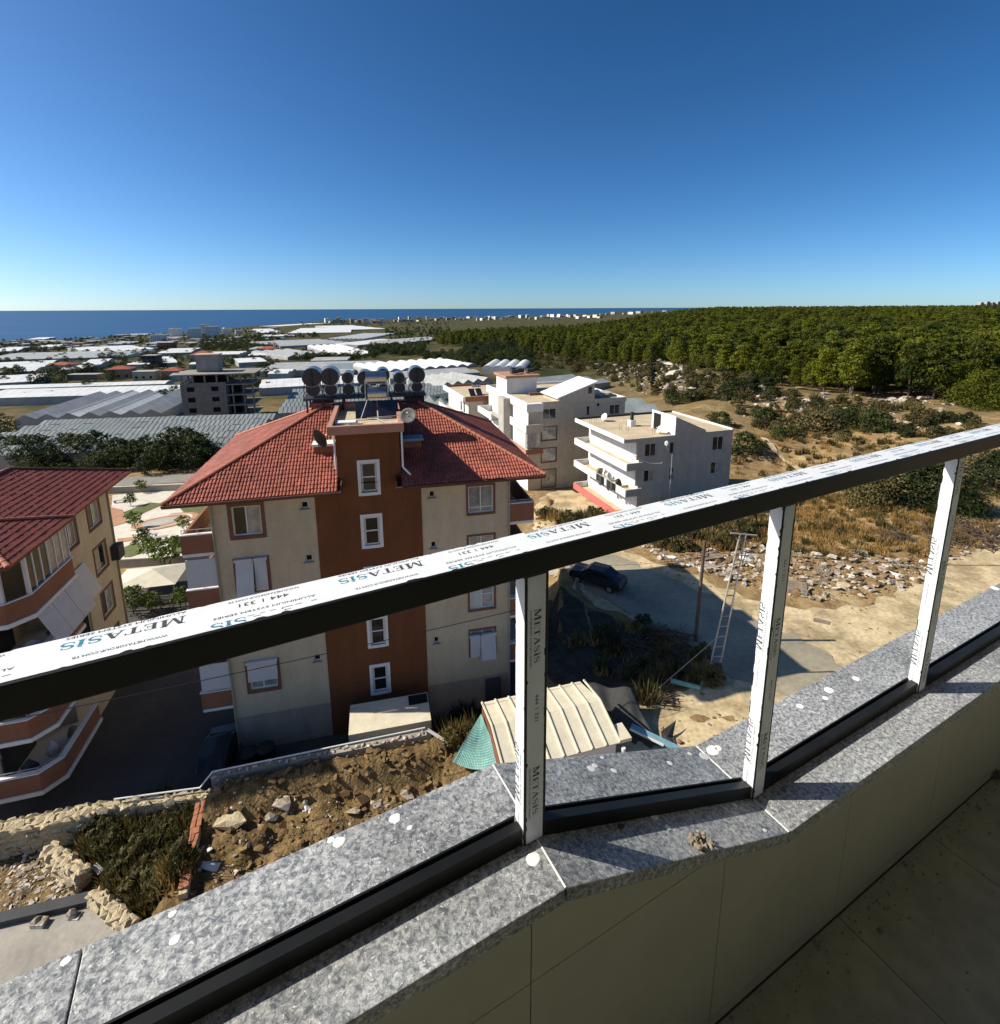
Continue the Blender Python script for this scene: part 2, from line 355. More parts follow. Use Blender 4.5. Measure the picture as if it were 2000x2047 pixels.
def water():
    m = bpy.data.materials.new('sea_water'); m.use_nodes = True; nt = m.node_tree; N = nt.nodes; L = nt.links
    b = N['Principled BSDF']; b.inputs['Roughness'].default_value = .42; b.inputs['Specular IOR Level'].default_value = .3
    g = N.new('ShaderNodeNewGeometry'); mp = N.new('ShaderNodeMapping'); mp.inputs['Scale'].default_value = (.0006, .004, 1)
    L.new(g.outputs['Position'], mp.inputs[0])
    nz = N.new('ShaderNodeTexNoise'); nz.inputs['Scale'].default_value = 1.5; nz.inputs['Detail'].default_value = 6; L.new(mp.outputs[0], nz.inputs['Vector'])
    rp = N.new('ShaderNodeValToRGB'); rp.color_ramp.elements[0].position = .3; rp.color_ramp.elements[1].position = .75
    rp.color_ramp.elements[0].color = (.006, .045, .12, 1); rp.color_ramp.elements[1].color = (.014, .075, .165, 1)
    L.new(nz.outputs[0], rp.inputs[0]); L.new(rp.outputs[0], b.inputs['Base Color'])
    return m
m_sea = water()
def groundmat():
    m = bpy.data.materials.new('dry_ground'); m.use_nodes = True; nt = m.node_tree; N = nt.nodes; L = nt.links
    b = N['Principled BSDF']; b.inputs['Roughness'].default_value = .97; b.inputs['Specular IOR Level'].default_value = .1
    g = N.new('ShaderNodeNewGeometry')
    def nz(sc, det=6, r=.6):
        n = N.new('ShaderNodeTexNoise'); n.inputs['Scale'].default_value = sc; n.inputs['Detail'].default_value = det; n.inputs['Roughness'].default_value = r
        L.new(g.outputs['Position'], n.inputs['Vector']); return n
    def ramp(n, stops):
        r = N.new('ShaderNodeValToRGB'); e = r.color_ramp.elements
        e[0].position = stops[0][0]; e[0].color = (*stops[0][1], 1); e[1].position = stops[-1][0]; e[1].color = (*stops[-1][1], 1)
        for p, c in stops[1:-1]: q = e.new(p); q.color = (*c, 1)
        L.new(n.outputs[0], r.inputs[0]); return r
    earth = ramp(nz(.22, 9, .68), [(.3, (.17, .11, .055)), (.45, (.30, .20, .095)), (.55, (.40, .28, .135)), (.68, (.52, .40, .23))])
    veg = ramp(nz(.06, 8, .7), [(.3, (.018, .026, .008)), (.52, (.05, .052, .018)), (.72, (.17, .125, .055))])
    dry = ramp(nz(1.4, 7, .7), [(.3, (.17, .105, .05)), (.5, (.29, .19, .085)), (.7, (.44, .32, .17))])
    # how far out: near plot is bare earth, the plain beyond is greener
    sx = N.new('ShaderNodeSeparateXYZ'); L.new(g.outputs['Position'], sx.inputs[0])
    mr = N.new('ShaderNodeMapRange'); mr.inputs[1].default_value = 85; mr.inputs[2].default_value = 210; L.new(sx.outputs['Y'], mr.inputs[0])
    n2 = nz(.035, 5); ad = N.new('ShaderNodeMath'); ad.operation = 'MULTIPLY_ADD'; ad.inputs[1].default_value = 1.6; ad.inputs[2].default_value = -.8
    L.new(n2.outputs[0], ad.inputs[0]); a2 = N.new('ShaderNodeMath'); a2.operation = 'ADD'; a2.use_clamp = True
    L.new(ad.outputs[0], a2.inputs[0]); L.new(mr.outputs[0], a2.inputs[1])
    def mix(f, a, c):
        x = N.new('ShaderNodeMix'); x.data_type = 'RGBA'; L.new(f, x.inputs[0]); L.new(a, x.inputs[6]); L.new(c, x.inputs[7]); return x.outputs[2]
    n3 = nz(.5, 4); st = N.new('ShaderNodeMapRange'); st.inputs[1].default_value = .45; st.inputs[2].default_value = .55; L.new(n3.outputs[0], st.inputs[0])
    base = mix(st.outputs[0], earth.outputs[0], dry.outputs[0])
    L.new(mix(a2.outputs[0], base, veg.outputs[0]), b.inputs['Base Color'])
    nb = nz(2.2, 8, .7); bp = N.new('ShaderNodeBump'); bp.inputs['Strength'].default_value = .7; bp.inputs['Distance'].default_value = .22
    L.new(nb.outputs[0], bp.inputs['Height']); L.new(bp.outputs[0], b.inputs['Normal'])
    return m
m_ground = groundmat()
m_bank = M('olive_brown_earth', (.105, .068, .026), rough=1, scale=1.3, col2=(.26, .175, .075), thr=(.38, .66), fine=.3, detail=9, bump=.9, bscale=9, dist=.08)

# ---------------------------------------------------------------- ground, sea
def build_ground():
    az = [radians(a) for a in ([-180 + 6 * i for i in range(20)] + [-62 + .32 * i for i in range(388)] + [63 + 6.2 * i for i in range(19)])]
    rs = [1.0]; r = 6.0
    while r < 30000:
        rs.append(r); r *= 1.014 if 11 < r < 290 else (1.04 if r > 130 else 1.12)
    V = []
    for r in rs:
        for a in az:
            x, y = r * sin(a), r * cos(a); V.append((x, y, ground_z(x, y)))
    n = len(az); F = []
    for i in range(len(rs) - 1):
        for j in range(n):
            k = (j + 1) % n; F.append((i*n + j, i*n + k, (i+1)*n + k, (i+1)*n + j))
    F.append(tuple(range(n))[::-1])
    F = [f[::-1] for f in F]
    me = bpy.data.meshes.new('ground'); me.from_pydata(V, [], F); me.update(); me.materials.append(m_ground); me.materials.append(m_bank); me.shade_smooth()
    for p in me.polygons:
        c = p.center
        if c.x < 1.5 and 0 < c.y < 23 and c.y < edge_y(c.x) + .3: p.material_index = 1
    tag(link(bpy.data.objects.new('ground', me)), kind='structure')
build_ground()
MB().quad((-70000, -70000, SEA), (70000, -70000, SEA), (70000, 70000, SEA), (-70000, 70000, SEA)).obj('sea', m_sea, kind='structure')

def drape(name, poly, mat, off=.05, step=1.0, zfix=None, **kw):
    bm = bmesh.new(); vs = [bm.verts.new((p[0], p[1], 0)) for p in poly]; bm.faces.new(vs)
    x0, x1 = min(p[0] for p in poly), max(p[0] for p in poly); y0, y1 = min(p[1] for p in poly), max(p[1] for p in poly)
    if zfix is None:
        for ax, lo, hi in ((0, x0, x1), (1, y0, y1)):
            q = math.floor(lo / step) * step + step
            while q < hi:
                bmesh.ops.bisect_plane(bm, geom=bm.verts[:] + bm.edges[:] + bm.faces[:], plane_co=(q, 0, 0) if ax == 0 else (0, q, 0), plane_no=(1, 0, 0) if ax == 0 else (0, 1, 0))
                q += step
    for v in bm.verts: v.co.z = (ground_z(v.co.x, v.co.y) if zfix is None else zfix) + off
    bmesh.ops.recalc_face_normals(bm, faces=bm.faces)
    if bm.faces and bm.faces[:][0].normal.z < 0: bmesh.ops.reverse_faces(bm, faces=bm.faces)
    me = bpy.data.meshes.new(name); bm.to_mesh(me); bm.free(); me.materials.append(mat)
    return tag(link(bpy.data.objects.new(name, me)), **kw)
def px_poly(pts, z=2.4): return [on_ground(x, y)[:2] for x, y in pts]
def smooth_poly(pts, it=2):
    for _ in range(it):
        q = []
        for a, b in zip(pts, pts[1:] + pts[:1]):
            q += [(a[0]*.75 + b[0]*.25, a[1]*.75 + b[1]*.25), (a[0]*.25 + b[0]*.75, a[1]*.25 + b[1]*.75)]
        pts = q
    q = []          # a worn, wavering edge
    for a, b in zip(pts, pts[1:] + pts[:1]):
        n = max(1, int(hypot(b[0] - a[0], b[1] - a[1]) / .5))
        for i in range(n):
            x, y = a[0] + (b[0] - a[0]) * i / n, a[1] + (b[1] - a[1]) * i / n
            q.append((x + .7 * noise.noise(Vector((x * .8, y * .8, 1))) + .25 * noise.noise(Vector((x * 3, y * 3, 4))), y + .7 * noise.noise(Vector((x * .8, y * .8, 7))) + .25 * noise.noise(Vector((x * 3, y * 3, 9)))))
    return q
# courtyard slab between the buildings
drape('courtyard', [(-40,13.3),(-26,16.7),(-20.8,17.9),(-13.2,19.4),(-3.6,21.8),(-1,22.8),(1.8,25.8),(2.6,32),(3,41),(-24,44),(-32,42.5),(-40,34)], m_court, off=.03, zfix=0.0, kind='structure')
# sandy lot and the dusty road through it
drape('sandy_lot', smooth_poly(px_poly([(1165,1078),(1240,1100),(1330,1132),(1430,1172),(1530,1212),(1660,1222),(1800,1190),(1890,1120),(2080,1070),(2250,1150),(2100,1400),(1700,1560),(1450,1640),(1280,1640),(1235,1560),(1240,1440),(1250,1400),(1330,1392),(1390,1380),(1440,1365),(1385,1300),(1250,1235),(1120,1170)])), m_sand, off=.04, step=.8, kind='structure')
drape('road', smooth_poly(px_poly([(1060,1100),(1150,1090),(1225,1108),(1300,1140),(1400,1180),(1500,1232),(1640,1300),(1720,1345),(1640,1400),(1500,1372),(1420,1330),(1330,1268),(1220,1205),(1100,1160)])), m_asph, off=.07, step=.8, kind='structure')
drape('painted_shade', smooth_poly(px_poly([(1062,1185),(1130,1190),(1250,1250),(1350,1300),(1410,1350),(1380,1372),(1290,1372),(1180,1400),(1100,1380),(1062,1330)])), M('shade_toned_soil', (.055, .045, .03), rough=1, var=.4, scale=1.5, fine=.3), off=.14, step=.5, kind='structure')  # near-black sheet paints the block's shade onto the yard
drape('yard', smooth_poly(px_poly([(1075,985),(1180,972),(1212,1010),(1290,1045),(1290,1080),(1150,1088),(1060,1080)])), m_sand, off=.03, step=1.2, kind='structure')
# road beyond the garden on the left
def strip(name, pts, w, mat, off=.06, step=1.5, **kw):
    L_, R_ = [], []
    for i, p in enumerate(pts):
        a = Vector(pts[max(0, i-1)]); b = Vector(pts[min(len(pts)-1, i+1)]); d = (b - a).normalized(); n = Vector((-d.y, d.x)) * w / 2
        L_.append(tuple(Vector(p) + n)); R_.append(tuple(Vector(p) - n))
    return drape(name, L_ + R_[::-1], mat, off, step, **kw)
ra = on_ground(180, 966); rb = on_ground(520, 948)
dr = Vector((rb.x - ra.x, rb.y - ra.y)).normalized()
strip('road', [tuple(Vector((ra.x, ra.y)) - dr * 45), tuple(Vector((rb.x, rb.y)) + dr * 30)], 6.0, m_road, kind='structure')
# track on the hillside
strip('path', [tuple(on_ground(x, y)[:2]) for x, y in ((1312,719),(1335,728),(1368,738),(1345,744),(1338,752))], 2.6, m_pave, off=.45, step=2, kind='structure')
strip('path', [tuple(on_ground(x, y)[:2]) for x, y in ((1525,878),(1550,905),(1590,935),(1640,960))], 1.0, m_sand, off=.3, step=2, kind='structure')
# ---------------------------------------------------------------- the balcony we stand on  (local axes: x along the parapet, y outwards)
BA = radians(27.4)
HL, HR = EYE - .89, EYE - 1.11        # tops of the high and of the low coping
FLOOR = EYE - 1.55
SL0, SL1 = .388, .973                 # where the coping ramps down
YI, YO = .531, .788
def top_at(s): return HL + (HR - HL) * min(1, max(0, (s - SL0) / (SL1 - SL0)))
par = thing('parapet', 'balcony parapet with speckled grey marble coping that steps down and cream tiled inner face', 'parapet', (0, 0, 0), BA)
par.location = (0, 0, 0)
CT = .028
segs = [(-3.2, -2.2), (-2.2, -1.2), (-1.2, -.265), (-.265, SL0), (SL0, SL1), (SL1, 2.05), (2.05, 3.2), (3.2, 4.3)]
G = .0012
for a, b in segs:
    mb = MB(); za, zb = top_at(a), top_at(b); a += G; b -= G
    P = []
    for x, z in ((a, za), (b, zb)):
        P += [(x, YI, z - CT), (x, YO, z - CT), (x, YO, z), (x, YI, z)]
    mb.add(P, [(0,1,2,3), (7,6,5,4), (3,2,6,7), (0,4,5,1), (0,3,7,4), (1,5,6,2)])
    mb.obj('coping_slab', m_marble, par, bevel=.0018)
mb = MB()                              # joint compound between the slabs and the core of the wall
core = [(-3.2, HL), (SL0, HL), (SL1, HR), (4.3, HR)]
for (a, za), (b, zb) in zip(core, core[1:]):
    y0, y1 = YI + .026, YO - .02; z0 = FLOOR - .2
    P = [(a,y0,z0),(a,y1,z0),(a,y1,za-.004),(a,y0,za-.004),(b,y0,z0),(b,y1,z0),(b,y1,zb-.004),(b,y0,zb-.004)]
    mb.add(P, [(0,1,2,3), (7,6,5,4), (3,2,6,7), (0,4,5,1), (0,3,7,4), (1,5,6,2)])
mb.obj('wall_core', m_grout, par)
# pale grout lines in the two mitred seams
for s0 in (SL0, SL1):
    m2 = MB(); z = top_at(s0) + .0006
    m2.box(s0 - .0014, s0 + .0014, YI + .002, YO - .002, z - .004, z); m2.obj('joint', m_plaster if s0 != -.265 else m_shutter, par)
# inner face: 45 cm tiles
edges = [.335 + .4555 * k for k in range(-8, 9)]
rows = [(FLOOR + .002, EYE - 1.5185), (EYE - 1.5165, EYE - 1.0665), (EYE - 1.0645, HL)]
for a, b in zip(edges, edges[1:]):
    for z0, z1 in rows:
        a2, b2 = a + .001, b - .001
        cuts = [a2] + [c for c in (SL0, SL1) if a2 < c < b2] + [b2]
        pts = [(x, min(z1, top_at(x) - CT - .0015)) for x in cuts]
        if z1 > HR - CT:   # point where the ramp crosses the top of the row
            for zc in (z1,):
                if HR - CT < zc < HL - CT:
                    xc = SL0 + (HL - CT - .0015 - zc) / (HL - HR) * (SL1 - SL0)
                    if a2 < xc < b2: pts.append((xc, zc))
        pts = sorted(p for p in pts)
        pts = [(x, max(z, z0)) for x, z in pts]
        if all(z - z0 < .004 for x, z in pts): continue
        if z0 > HR - CT:
            xc = SL0 + (HL - CT - .0015 - z0) / (HL - HR) * (SL1 - SL0)
            if a2 < xc < b2: pts = [p for p in pts if p[0] < xc] + [(xc, z0)]
        m2 = MB(); y = YI + .016
        n = len(pts)
        V = [(x, y, z0) for x, z in pts] + [(x, y, z) for x, z in pts] + [(x, y + .0095, z0) for x, z in pts] + [(x, y + .0095, z) for x, z in pts]
        F = []
        for i in range(n - 1):
            F += [(i, i+1, n+i+1, n+i), (2*n+i+1, 2*n+i, 3*n+i, 3*n+i+1), (n+i, n+i+1, 3*n+i+1, 3*n+i), (i+1, i, 2*n+i, 2*n+i+1)]
        F += [(0, n, 3*n, 2*n), (n-1, 2*n-1+0, 4*n-1, 3*n-1)]
        m2.add(V, F); m2.obj('wall_tile', m_tilew, par)
# plaster drops on the marble
drops = [(1066,1718,12),(790,1637,10),(678,1684,10),(860,1582,8),(820,1655,5),(662,1680,6),(1309,1634,7),(1336,1655,6),(1183,1537,8),(1190,1531,6),(1228,1541,6),(1205,1515,4),(1425,1500,12),(1408,1512,10),(1436,1496,7),
         (1658,1380,9),(1651,1396,6),(1712,1357,7),(1600,1412,7),(1340,1526,6),(1380,1507,5),(350,1880,8),(132,1922,7),(345,1828,6),(1262,1610,4),(1470,1610,5),(1485,1690,5),(1530,1660,4),(1990,1176,9),(1935,1195,6),(1985,1168,7),(1880,1222,5)]
for i, (x, y, r) in enumerate(drops):
    z = HL; p = at(x, y, z); s = p.x * cos(BA) + p.y * sin(BA)
    for _ in range(6):
        p = at(x, y, z); s = p.x * cos(BA) + p.y * sin(BA); z = top_at(s)
    v = -p.x * sin(BA) + p.y * cos(BA)
    if not (YI + .004 < v < YO - .004): continue
    rr = r / FPX * hypot(p.y, p.z - EYE) * .92; slope = (HR - HL) / (SL1 - SL0) if SL0 < s < SL1 else 0
    m2 = MB(); n = 14; rnd = random.Random(i)
    rad = [rr * (1 + .22 * (rnd.random() - .5)) for _ in range(n)]
    V = [(s + rad[k] * cos(2*pi*k/n), v + rad[k] * .9 * sin(2*pi*k/n), 0) for k in range(n)] + [(s + rad[k] * .8 * cos(2*pi*k/n), v + rad[k] * .72 * sin(2*pi*k/n), .0005) for k in range(n)]
    V = [(a, b, z + .0004 + c + slope * (a - s)) for a, b, c in V]
    m2.add(V, [(k, (k+1) % n, n + (k+1) % n, n + k) for k in range(n)] + [tuple(range(n, 2*n))]); m2.obj('plaster_drop', m_plaster, par)
# lump of mortar and crumbs left on the coping
def cop(px, py):
    z = HR
    for _ in range(8):
        p = at(px, py, z); s = p.x * cos(BA) + p.y * sin(BA); z = top_at(s)
    return p
c = cop(1400, 1690); m2 = MB(c)
for i in range(26):
    rnd = random.Random(i); m2.blob((c.x + rnd.gauss(0, .008), c.y + rnd.gauss(0, .007), c.z + .003 + abs(rnd.gauss(0, .007))), rnd.uniform(.003, .008), i, 1, rough=.4)
m2.obj('mortar_lump', m_mortar, None, loc=c, label='lump of dried brown mortar sitting on the sloping marble coping', cat='mortar')
c = cop(876, 1750); m2 = MB(c); m2.cyl(c, c + Vector((.002, 0, .016)), .006, 10); m2.cyl(c + Vector((.01,0,.004)), c + Vector((.022, .002, .005)), .004, 8)
m2.obj('wall_plug', m_mortar, None, loc=c, label='small grey screw stub standing on the left marble coping', cat='screw')
c = cop(1242, 1655); m2 = MB(c)
for i in range(6): m2.blob((c.x + random.gauss(0, .004), c.y + random.gauss(0, .004), c.z + .003), .0035, i, 1, rough=.4)
m2.obj('mortar_crumb', m_grout, None, loc=c, label='tiny dark crumb near the middle post on the sloping coping', cat='mortar')

# floor: 45 cm tiles, dirt along the wall
fl = MB().box(-4.0, 5.0, -2.6, YI + .03, -.22, -.008).obj('floor', m_grout, None, loc=(0, 0, FLOOR), kind='structure'); fl.rotation_euler = (0, 0, BA)
fx = [1.262 + .4585 * k for k in range(-8, 8)]; fy = [YI + .014 - .455 * k for k in range(0, 6)]
tile_me = MB().box(.0012, .4573, .0012, .4538, -.008, 0).mesh('floor_tile', m_tilef)
for x in fx:
    for y in fy[1:]:
        t = inst('floor_tile', tile_me, fl, (x, y, 0))
m2 = MB()
rnd = random.Random(3)
for i in range(900):
    s = rnd.uniform(-.6, 2.8); v = YI + .012 - abs(rnd.gauss(0, .035)) - .002
    if rnd.random() < .25: v = YI - abs(rnd.gauss(0, .18)); 
    r = rnd.choice([.001, .0012, .0016, .0022, .003]) * (1 if rnd.random() < .95 else 2.2)
    m2.blob((s, v, r * .5), r, i, 0, rough=.5)
dd = m2.obj('dirt', m_mortar, None, loc=(0, 0, FLOOR), kind='stuff', label='crumbs of dirt and mortar lying along the foot of the parapet', cat='dirt'); dd.rotation_euler = (0, 0, BA)
p = at(1610, 1870, FLOOR)
for (px, py, r, lab) in ((1607, 1868, .010, 'dark lump of mortar on the floor against the wall foot'), (1990, 1552, .016, 'dark clod of dirt on the floor at the far right edge')):
    c = at(px, py, FLOOR); m2 = MB(c)
    for i in range(7): m2.blob((c.x + random.gauss(0, r*.7), c.y + random.gauss(0, r*.5), c.z + r * .5), r * random.uniform(.4, .8), i, 1, rough=.4)
    m2.obj('mortar_clod', m_grout, None, loc=c, label=lab, cat='mortar')

# the flat behind us and the slab above: what keeps the balcony in open shade
own = thing('apartment_house', 'the tall house whose balcony the view is taken from, cream rendered, below and behind', 'building', (0, 0, 0), BA)
mb = MB().box(-6, 7, -12, YO - .03, -1.6, FLOOR - .23); mb.obj('wall', m_cream, own)
mb = MB().box(-6, 7, -12, -1.35, FLOOR - .2, FLOOR + 3.0); mb.obj('upper_wall', m_cream, own)
mb = MB().box(-6, 7, -12, YO - .04, FLOOR + 2.75, FLOOR + 2.95); mb.obj('ceiling_slab', m_white, own)

# ---------------------------------------------------------------- railing
RT, RB = EYE - .350, EYE - .388
RY0, RY1 = .604, .6695
rail = thing('balcony_railing', 'black aluminium balcony railing still wrapped in printed white protective film', 'railing', (0, 0, 0), BA)
rail['category'] = 'railing'
X0, X1 = -2.6, 4.2
MB().box(X0, X1, RY0, RY1, RB, RT).obj('handrail', m_alu, rail, bevel=.002)
hr = rail.children[0]
def jagged(x0, x1, y0, y1, z, seed, step=.004, amp0=.0012, amp1=.0012, nick=.03, axis=0):
    """a strip of film with a torn edge, as vertices (a, b) pairs mapped later"""
    rnd = random.Random(seed); P0, P1 = [], []; x = x0; k = 0; o0 = o1 = 0; n0 = n1 = 0
    while x < x1:
        if rnd.random() < nick and n0 <= 0: n0 = rnd.choice([1, 1, 2, 3]); h0 = rnd.uniform(.8, 2.4)
        if rnd.random() < nick and n1 <= 0: n1 = rnd.choice([1, 2, 3, 5, 8]); h1 = rnd.uniform(.5, 1.6)
        a = amp0 * (.25 * rnd.random() + (h0 if n0 > 0 else 0)); b = amp1 * (.25 * rnd.random() + (h1 if n1 > 0 else 0)); n0 -= 1; n1 -= 1
        P0.append((x, y0 + a)); P1.append((x, y1 - b)); x += step * rnd.uniform(.5, 1.3)
    P0.append((x1, y0)); P1.append((x1, y1))
    return P0, P1
def film(f, P0, P1, name, parent):
    """f maps (a, b, lift) to a point"""
    mb = MB(); n = len(P0)
    V = [f(a, b, .0004) for a, b in P0] + [f(a, b, .0004) for a, b in P1] + [f(a, b, .0001) for a, b in P0] + [f(a, b, .0001) for a, b in P1]
    mb.add(V, [(i, i+1, n+i+1, n+i) for i in range(n-1)] + [(2*n+i, 2*n+i+1, i+1, i) for i in range(n-1)] + [(n+i, n+i+1, 3*n+i+1, 3*n+i) for i in range(n-1)])
    return mb.obj(name, m_film, parent)
fr = lambda a, b, l: (a, b, RT + l)
P0, P1 = jagged(X0, X1, RY0 + .0045, RY1 - .0015, 0, 5, nick=.06)
film(fr, P0, P1, 'protective_film', hr)

# --- lettering: serif capitals drawn as strokes on a 1-high em
def st(a, b, w):   # stroke as quad, horizontal width w
    return [(a[0] - w/2, a[1]), (a[0] + w/2, a[1]), (b[0] + w/2, b[1]), (b[0] - w/2, b[1])]
def sr(x, y, w, h=.05): return [(x - w/2, y), (x + w/2, y), (x + w/2, y + h), (x - w/2, y + h)]
GL = {}
GL['M'] = (1.12, [st((.17,0),(.20,1),.07), st((.24,1),(.54,.05),.17), st((.54,0),(.84,1),.06), st((.90,1),(.93,0),.18), sr(.17,0,.28), sr(.93,0,.34), sr(.16,.95,.26), sr(.93,.95,.28)])
GL['E'] = (.74, [st((.2,0),(.2,1),.18), sr(.36,0,.62), sr(.34,.95,.58), sr(.36,.475,.34), [(.60,0),(.67,0),(.70,.24),(.66,.24)], [(.58,1),(.63,1),(.65,.78),(.61,.78)], [(.5,.38),(.54,.38),(.54,.62),(.5,.62)]])
GL['T'] = (.80, [st((.4,0),(.4,1),.18), sr(.4,0,.36), sr(.4,.95,.76), [(.02,.74),(.06,.74),(.09,.96),(.02,1)], [(.74,.74),(.78,.74),(.78,1),(.71,.96)]])
GL['A'] = (.92, [st((.12,0),(.44,1),.06), st((.76,0),(.46,1),.19), sr(.43,.32,.42), sr(.13,0,.28), sr(.76,0,.38)])
GL['I'] = (.40, [st((.2,0),(.2,.78),.18), sr(.2,0,.36), sr(.2,.74,.34), [(.11,.9),(.29,.9),(.29,1.08),(.11,1.08)]])
def sglyph():
    P = []; pts = []
    for i in range(25):
        t = i / 24
        if t < .5: a = radians(35 + t * 2 * 235); c = (.36, .75); r = .235
        else: a = radians(90 - (t - .5) * 2 * 235); c = (.36, .265); r = .255
        pts.append((c[0] + r * cos(a) * 1.05, c[1] + r * sin(a)))
    for i, (p, q) in enumerate(zip(pts, pts[1:])):
        w = .045 + .12 * sin(pi * (i + .5) / 24) ** 2
        d = Vector((q[0] - p[0], q[1] - p[1])).normalized(); n = Vector((-d.y, d.x)) * w / 2
        P.append([(p[0] + n.x, p[1] + n.y), (p[0] - n.x, p[1] - n.y), (q[0] - n.x, q[1] - n.y), (q[0] + n.x, q[1] + n.y)])
    P += [[(.55,.72),(.60,.72),(.60,.98),(.55,.90)], [(.10,.06),(.15,.12),(.15,.30),(.10,.30)]]
    return (.74, P)
GL['S'] = sglyph()
def word(txt, h, f, lift=.0007):
    """returns two lists of faces: black and blue letters"""
    out = {0: MB(), 1: MB()}; x = 0
    for i, ch in enumerate(txt):
        w, polys = GL[ch]; k = 1.18 if i == 0 else 1
        for p in polys:
            out[1 if i >= 4 else 0].add([f((x + a * k) * h * 1.55, b * k * h, lift) for a, b in p], [tuple(range(len(p)))])
        x += w * k * 1.04
    return out, x * h
def small(txt, size):
    cu = bpy.data.curves.new('t', 'FONT'); cu.body = txt; cu.size = size; cu.resolution_u = 2
    o = bpy.data.objects.new('t', cu); COL.objects.link(o)
    bpy.context.view_layer.update()
    me = bpy.data.meshes.new_from_object(o.evaluated_get(bpy.context.evaluated_depsgraph_get()))
    V = [tuple(v.co) for v in me.vertices]; F = [tuple(p.vertices) for p in me.polygons]
    bpy.data.objects.remove(o); bpy.data.curves.remove(cu); bpy.data.meshes.remove(me)
    w = max(v[0] for v in V) if V else 0
    return V, F, w
SM = {k: small(t, 1.0) for k, t in {'alu': 'ALUMINIUM SYSTEM SERIES', 'www': 'WWW.METASGROUP.COM.TR', 'tel': '444 1 331'}.items()}
def put_small(mb, key, f, x, y, h, width=None):
    V, F, w = SM[key]; sc = h / .70; sx = sc if width is None else width / w
    mb.add([f(x + a * sx, y + b * sc, .0007) for a, b, c in V], F)
def flat_clip(mb, axis_fn, lim):   # keep faces inside the film
    keep = [f for f in mb.f if all(lim[0] <= axis_fn(mb.v[i]) <= lim[1] for i in f)]
    mb.f = keep; return mb
black, blue = MB(), MB()
def block(f, tel, h=.0128, L=.112):
    """one print block; f(x, y, lift): x along reading direction, y up the letters, origin at the left of the baseline of the big word"""
    o, w = word('METASIS', h, f); black.v_, blue.v_ = 0, 0
    for src, dst in ((o[0], black), (o[1], blue)): dst.add(src.v, src.f)
    put_small(black, 'alu', f, .001, -.0125 if tel else -.0105, .0042, L)
    if tel:
        put_small(black, 'tel', f, .03, -.0320, .0080, .056); put_small(black, 'www', f, .016, -.0425, .0040, .082)
    else: put_small(black, 'www', f, .016, .0320, .0042, .084)
k = -9
while X0 + .1 < -.073 + .2865 * k or k < 12:
    e = -.073 + .2865 * k; k += 1
    if e > X1 - .1: break
    if e - .12 < X0: continue
    block(lambda x, y, l, e=e: (e - x, .6552 - y, RT + l), False)
    block(lambda x, y, l, e=e: (e + .1405 - x, .6200 - y, RT + l), True)
for mb, mt, nm in ((black, m_ink, 'printed_text'), (blue, m_blue, 'printed_text')):
    flat_clip(mb, lambda v: v[1], (RY0 + .0052, RY1 - .002)); mb.obj(nm, mt, hr, kind='stuff')

# --- posts
PW, PD = .042, .030                     # along the rail, across it
def post(s, zb, seed, ylo=.0):
    y0, y1 = .618, .618 + PD; a, b = s - PW/2, s + PW/2
    p = MB().box(a, b, y0, y1, zb + .001, RB - .001).obj('post', m_alu, rail, bevel=.0012)
    H = RB - zb
    # film: end face (towards the left) and front face
    fe = lambda u, v, l: (a - l, y0 + v, zb + u)
    P0, P1 = jagged(.004, H - .012, .0014, PD - .001, 0, seed, nick=.05); film(fe, P0, P1, 'protective_film', p)
    ff = lambda u, v, l: (a + v, y0 - l, zb + u)
    P0, P1 = jagged(.004, H - .010, .004, PW - .0055, 0, seed + 50, nick=.04); film(ff, P0, P1, 'protective_film', p)
    global black, blue
    black, blue = MB(), MB()
    rnd = random.Random(seed); u = .06 + rnd.random() * .03; i = 0
    while u < H - .15:
        g = lambda x, y, l, u=u: (a - l, y0 + .0225 - y + .004, zb + u + x)       # end face, reads upwards
        h = lambda x, y, l, u=u: (a + .031 - y * .0, 0, 0)
        o, w = word('METASIS', .0125, lambda x, y, l, u=u: (a - l, y0 + .0300 - y, zb + u + x))
        for src, dst in ((o[0], black), (o[1], black)): dst.add(src.v, src.f)
        put_small(black, 'alu', lambda x, y, l, u=u: (a - l, y0 + .0135 - y, zb + u + x), 0, 0, .0034, .10)
        put_small(black, 'www', lambda x, y, l, u=u: (a - l, y0 + .020 - y, zb + u - .09 + x), 0, 0, .0032, .07)
        u += .2865
    u = .02 + rnd.random() * .05
    while u < H - .11:
        f1 = lambda x, y, l, u=u: (a + .0145 + y, y0 - l, zb + u + (.105 - x))          # front face, reads downwards
        o, w = word('METASIS', .0105, lambda x, y, l, u=u: (a + .016 + y, y0 - l, zb + u + .105 - x))
        for dst, src in ((black, o[0]), (black, o[1])): dst.add(src.v, src.f)
        put_small(black, 'alu', lambda x, y, l, u=u: (a + .0085 + y, y0 - l, zb + u + .105 - x), 0, 0, .0034, .10)
        if u + .26 < H: put_small(black, 'tel', lambda x, y, l, u=u: (a + .019 + y, y0 - l, zb + u + .24 - x), 0, 0, .0065, .05)
        u += .2865
    black.obj('printed_text', m_ink, p, kind='stuff')
    return p
post(.383, HL - .002, 11); post(.988, HR, 23); post(1.712, HR, 37); post(2.44, HR, 41); post(-.36, HL, 43); post(-1.1, HL, 47)
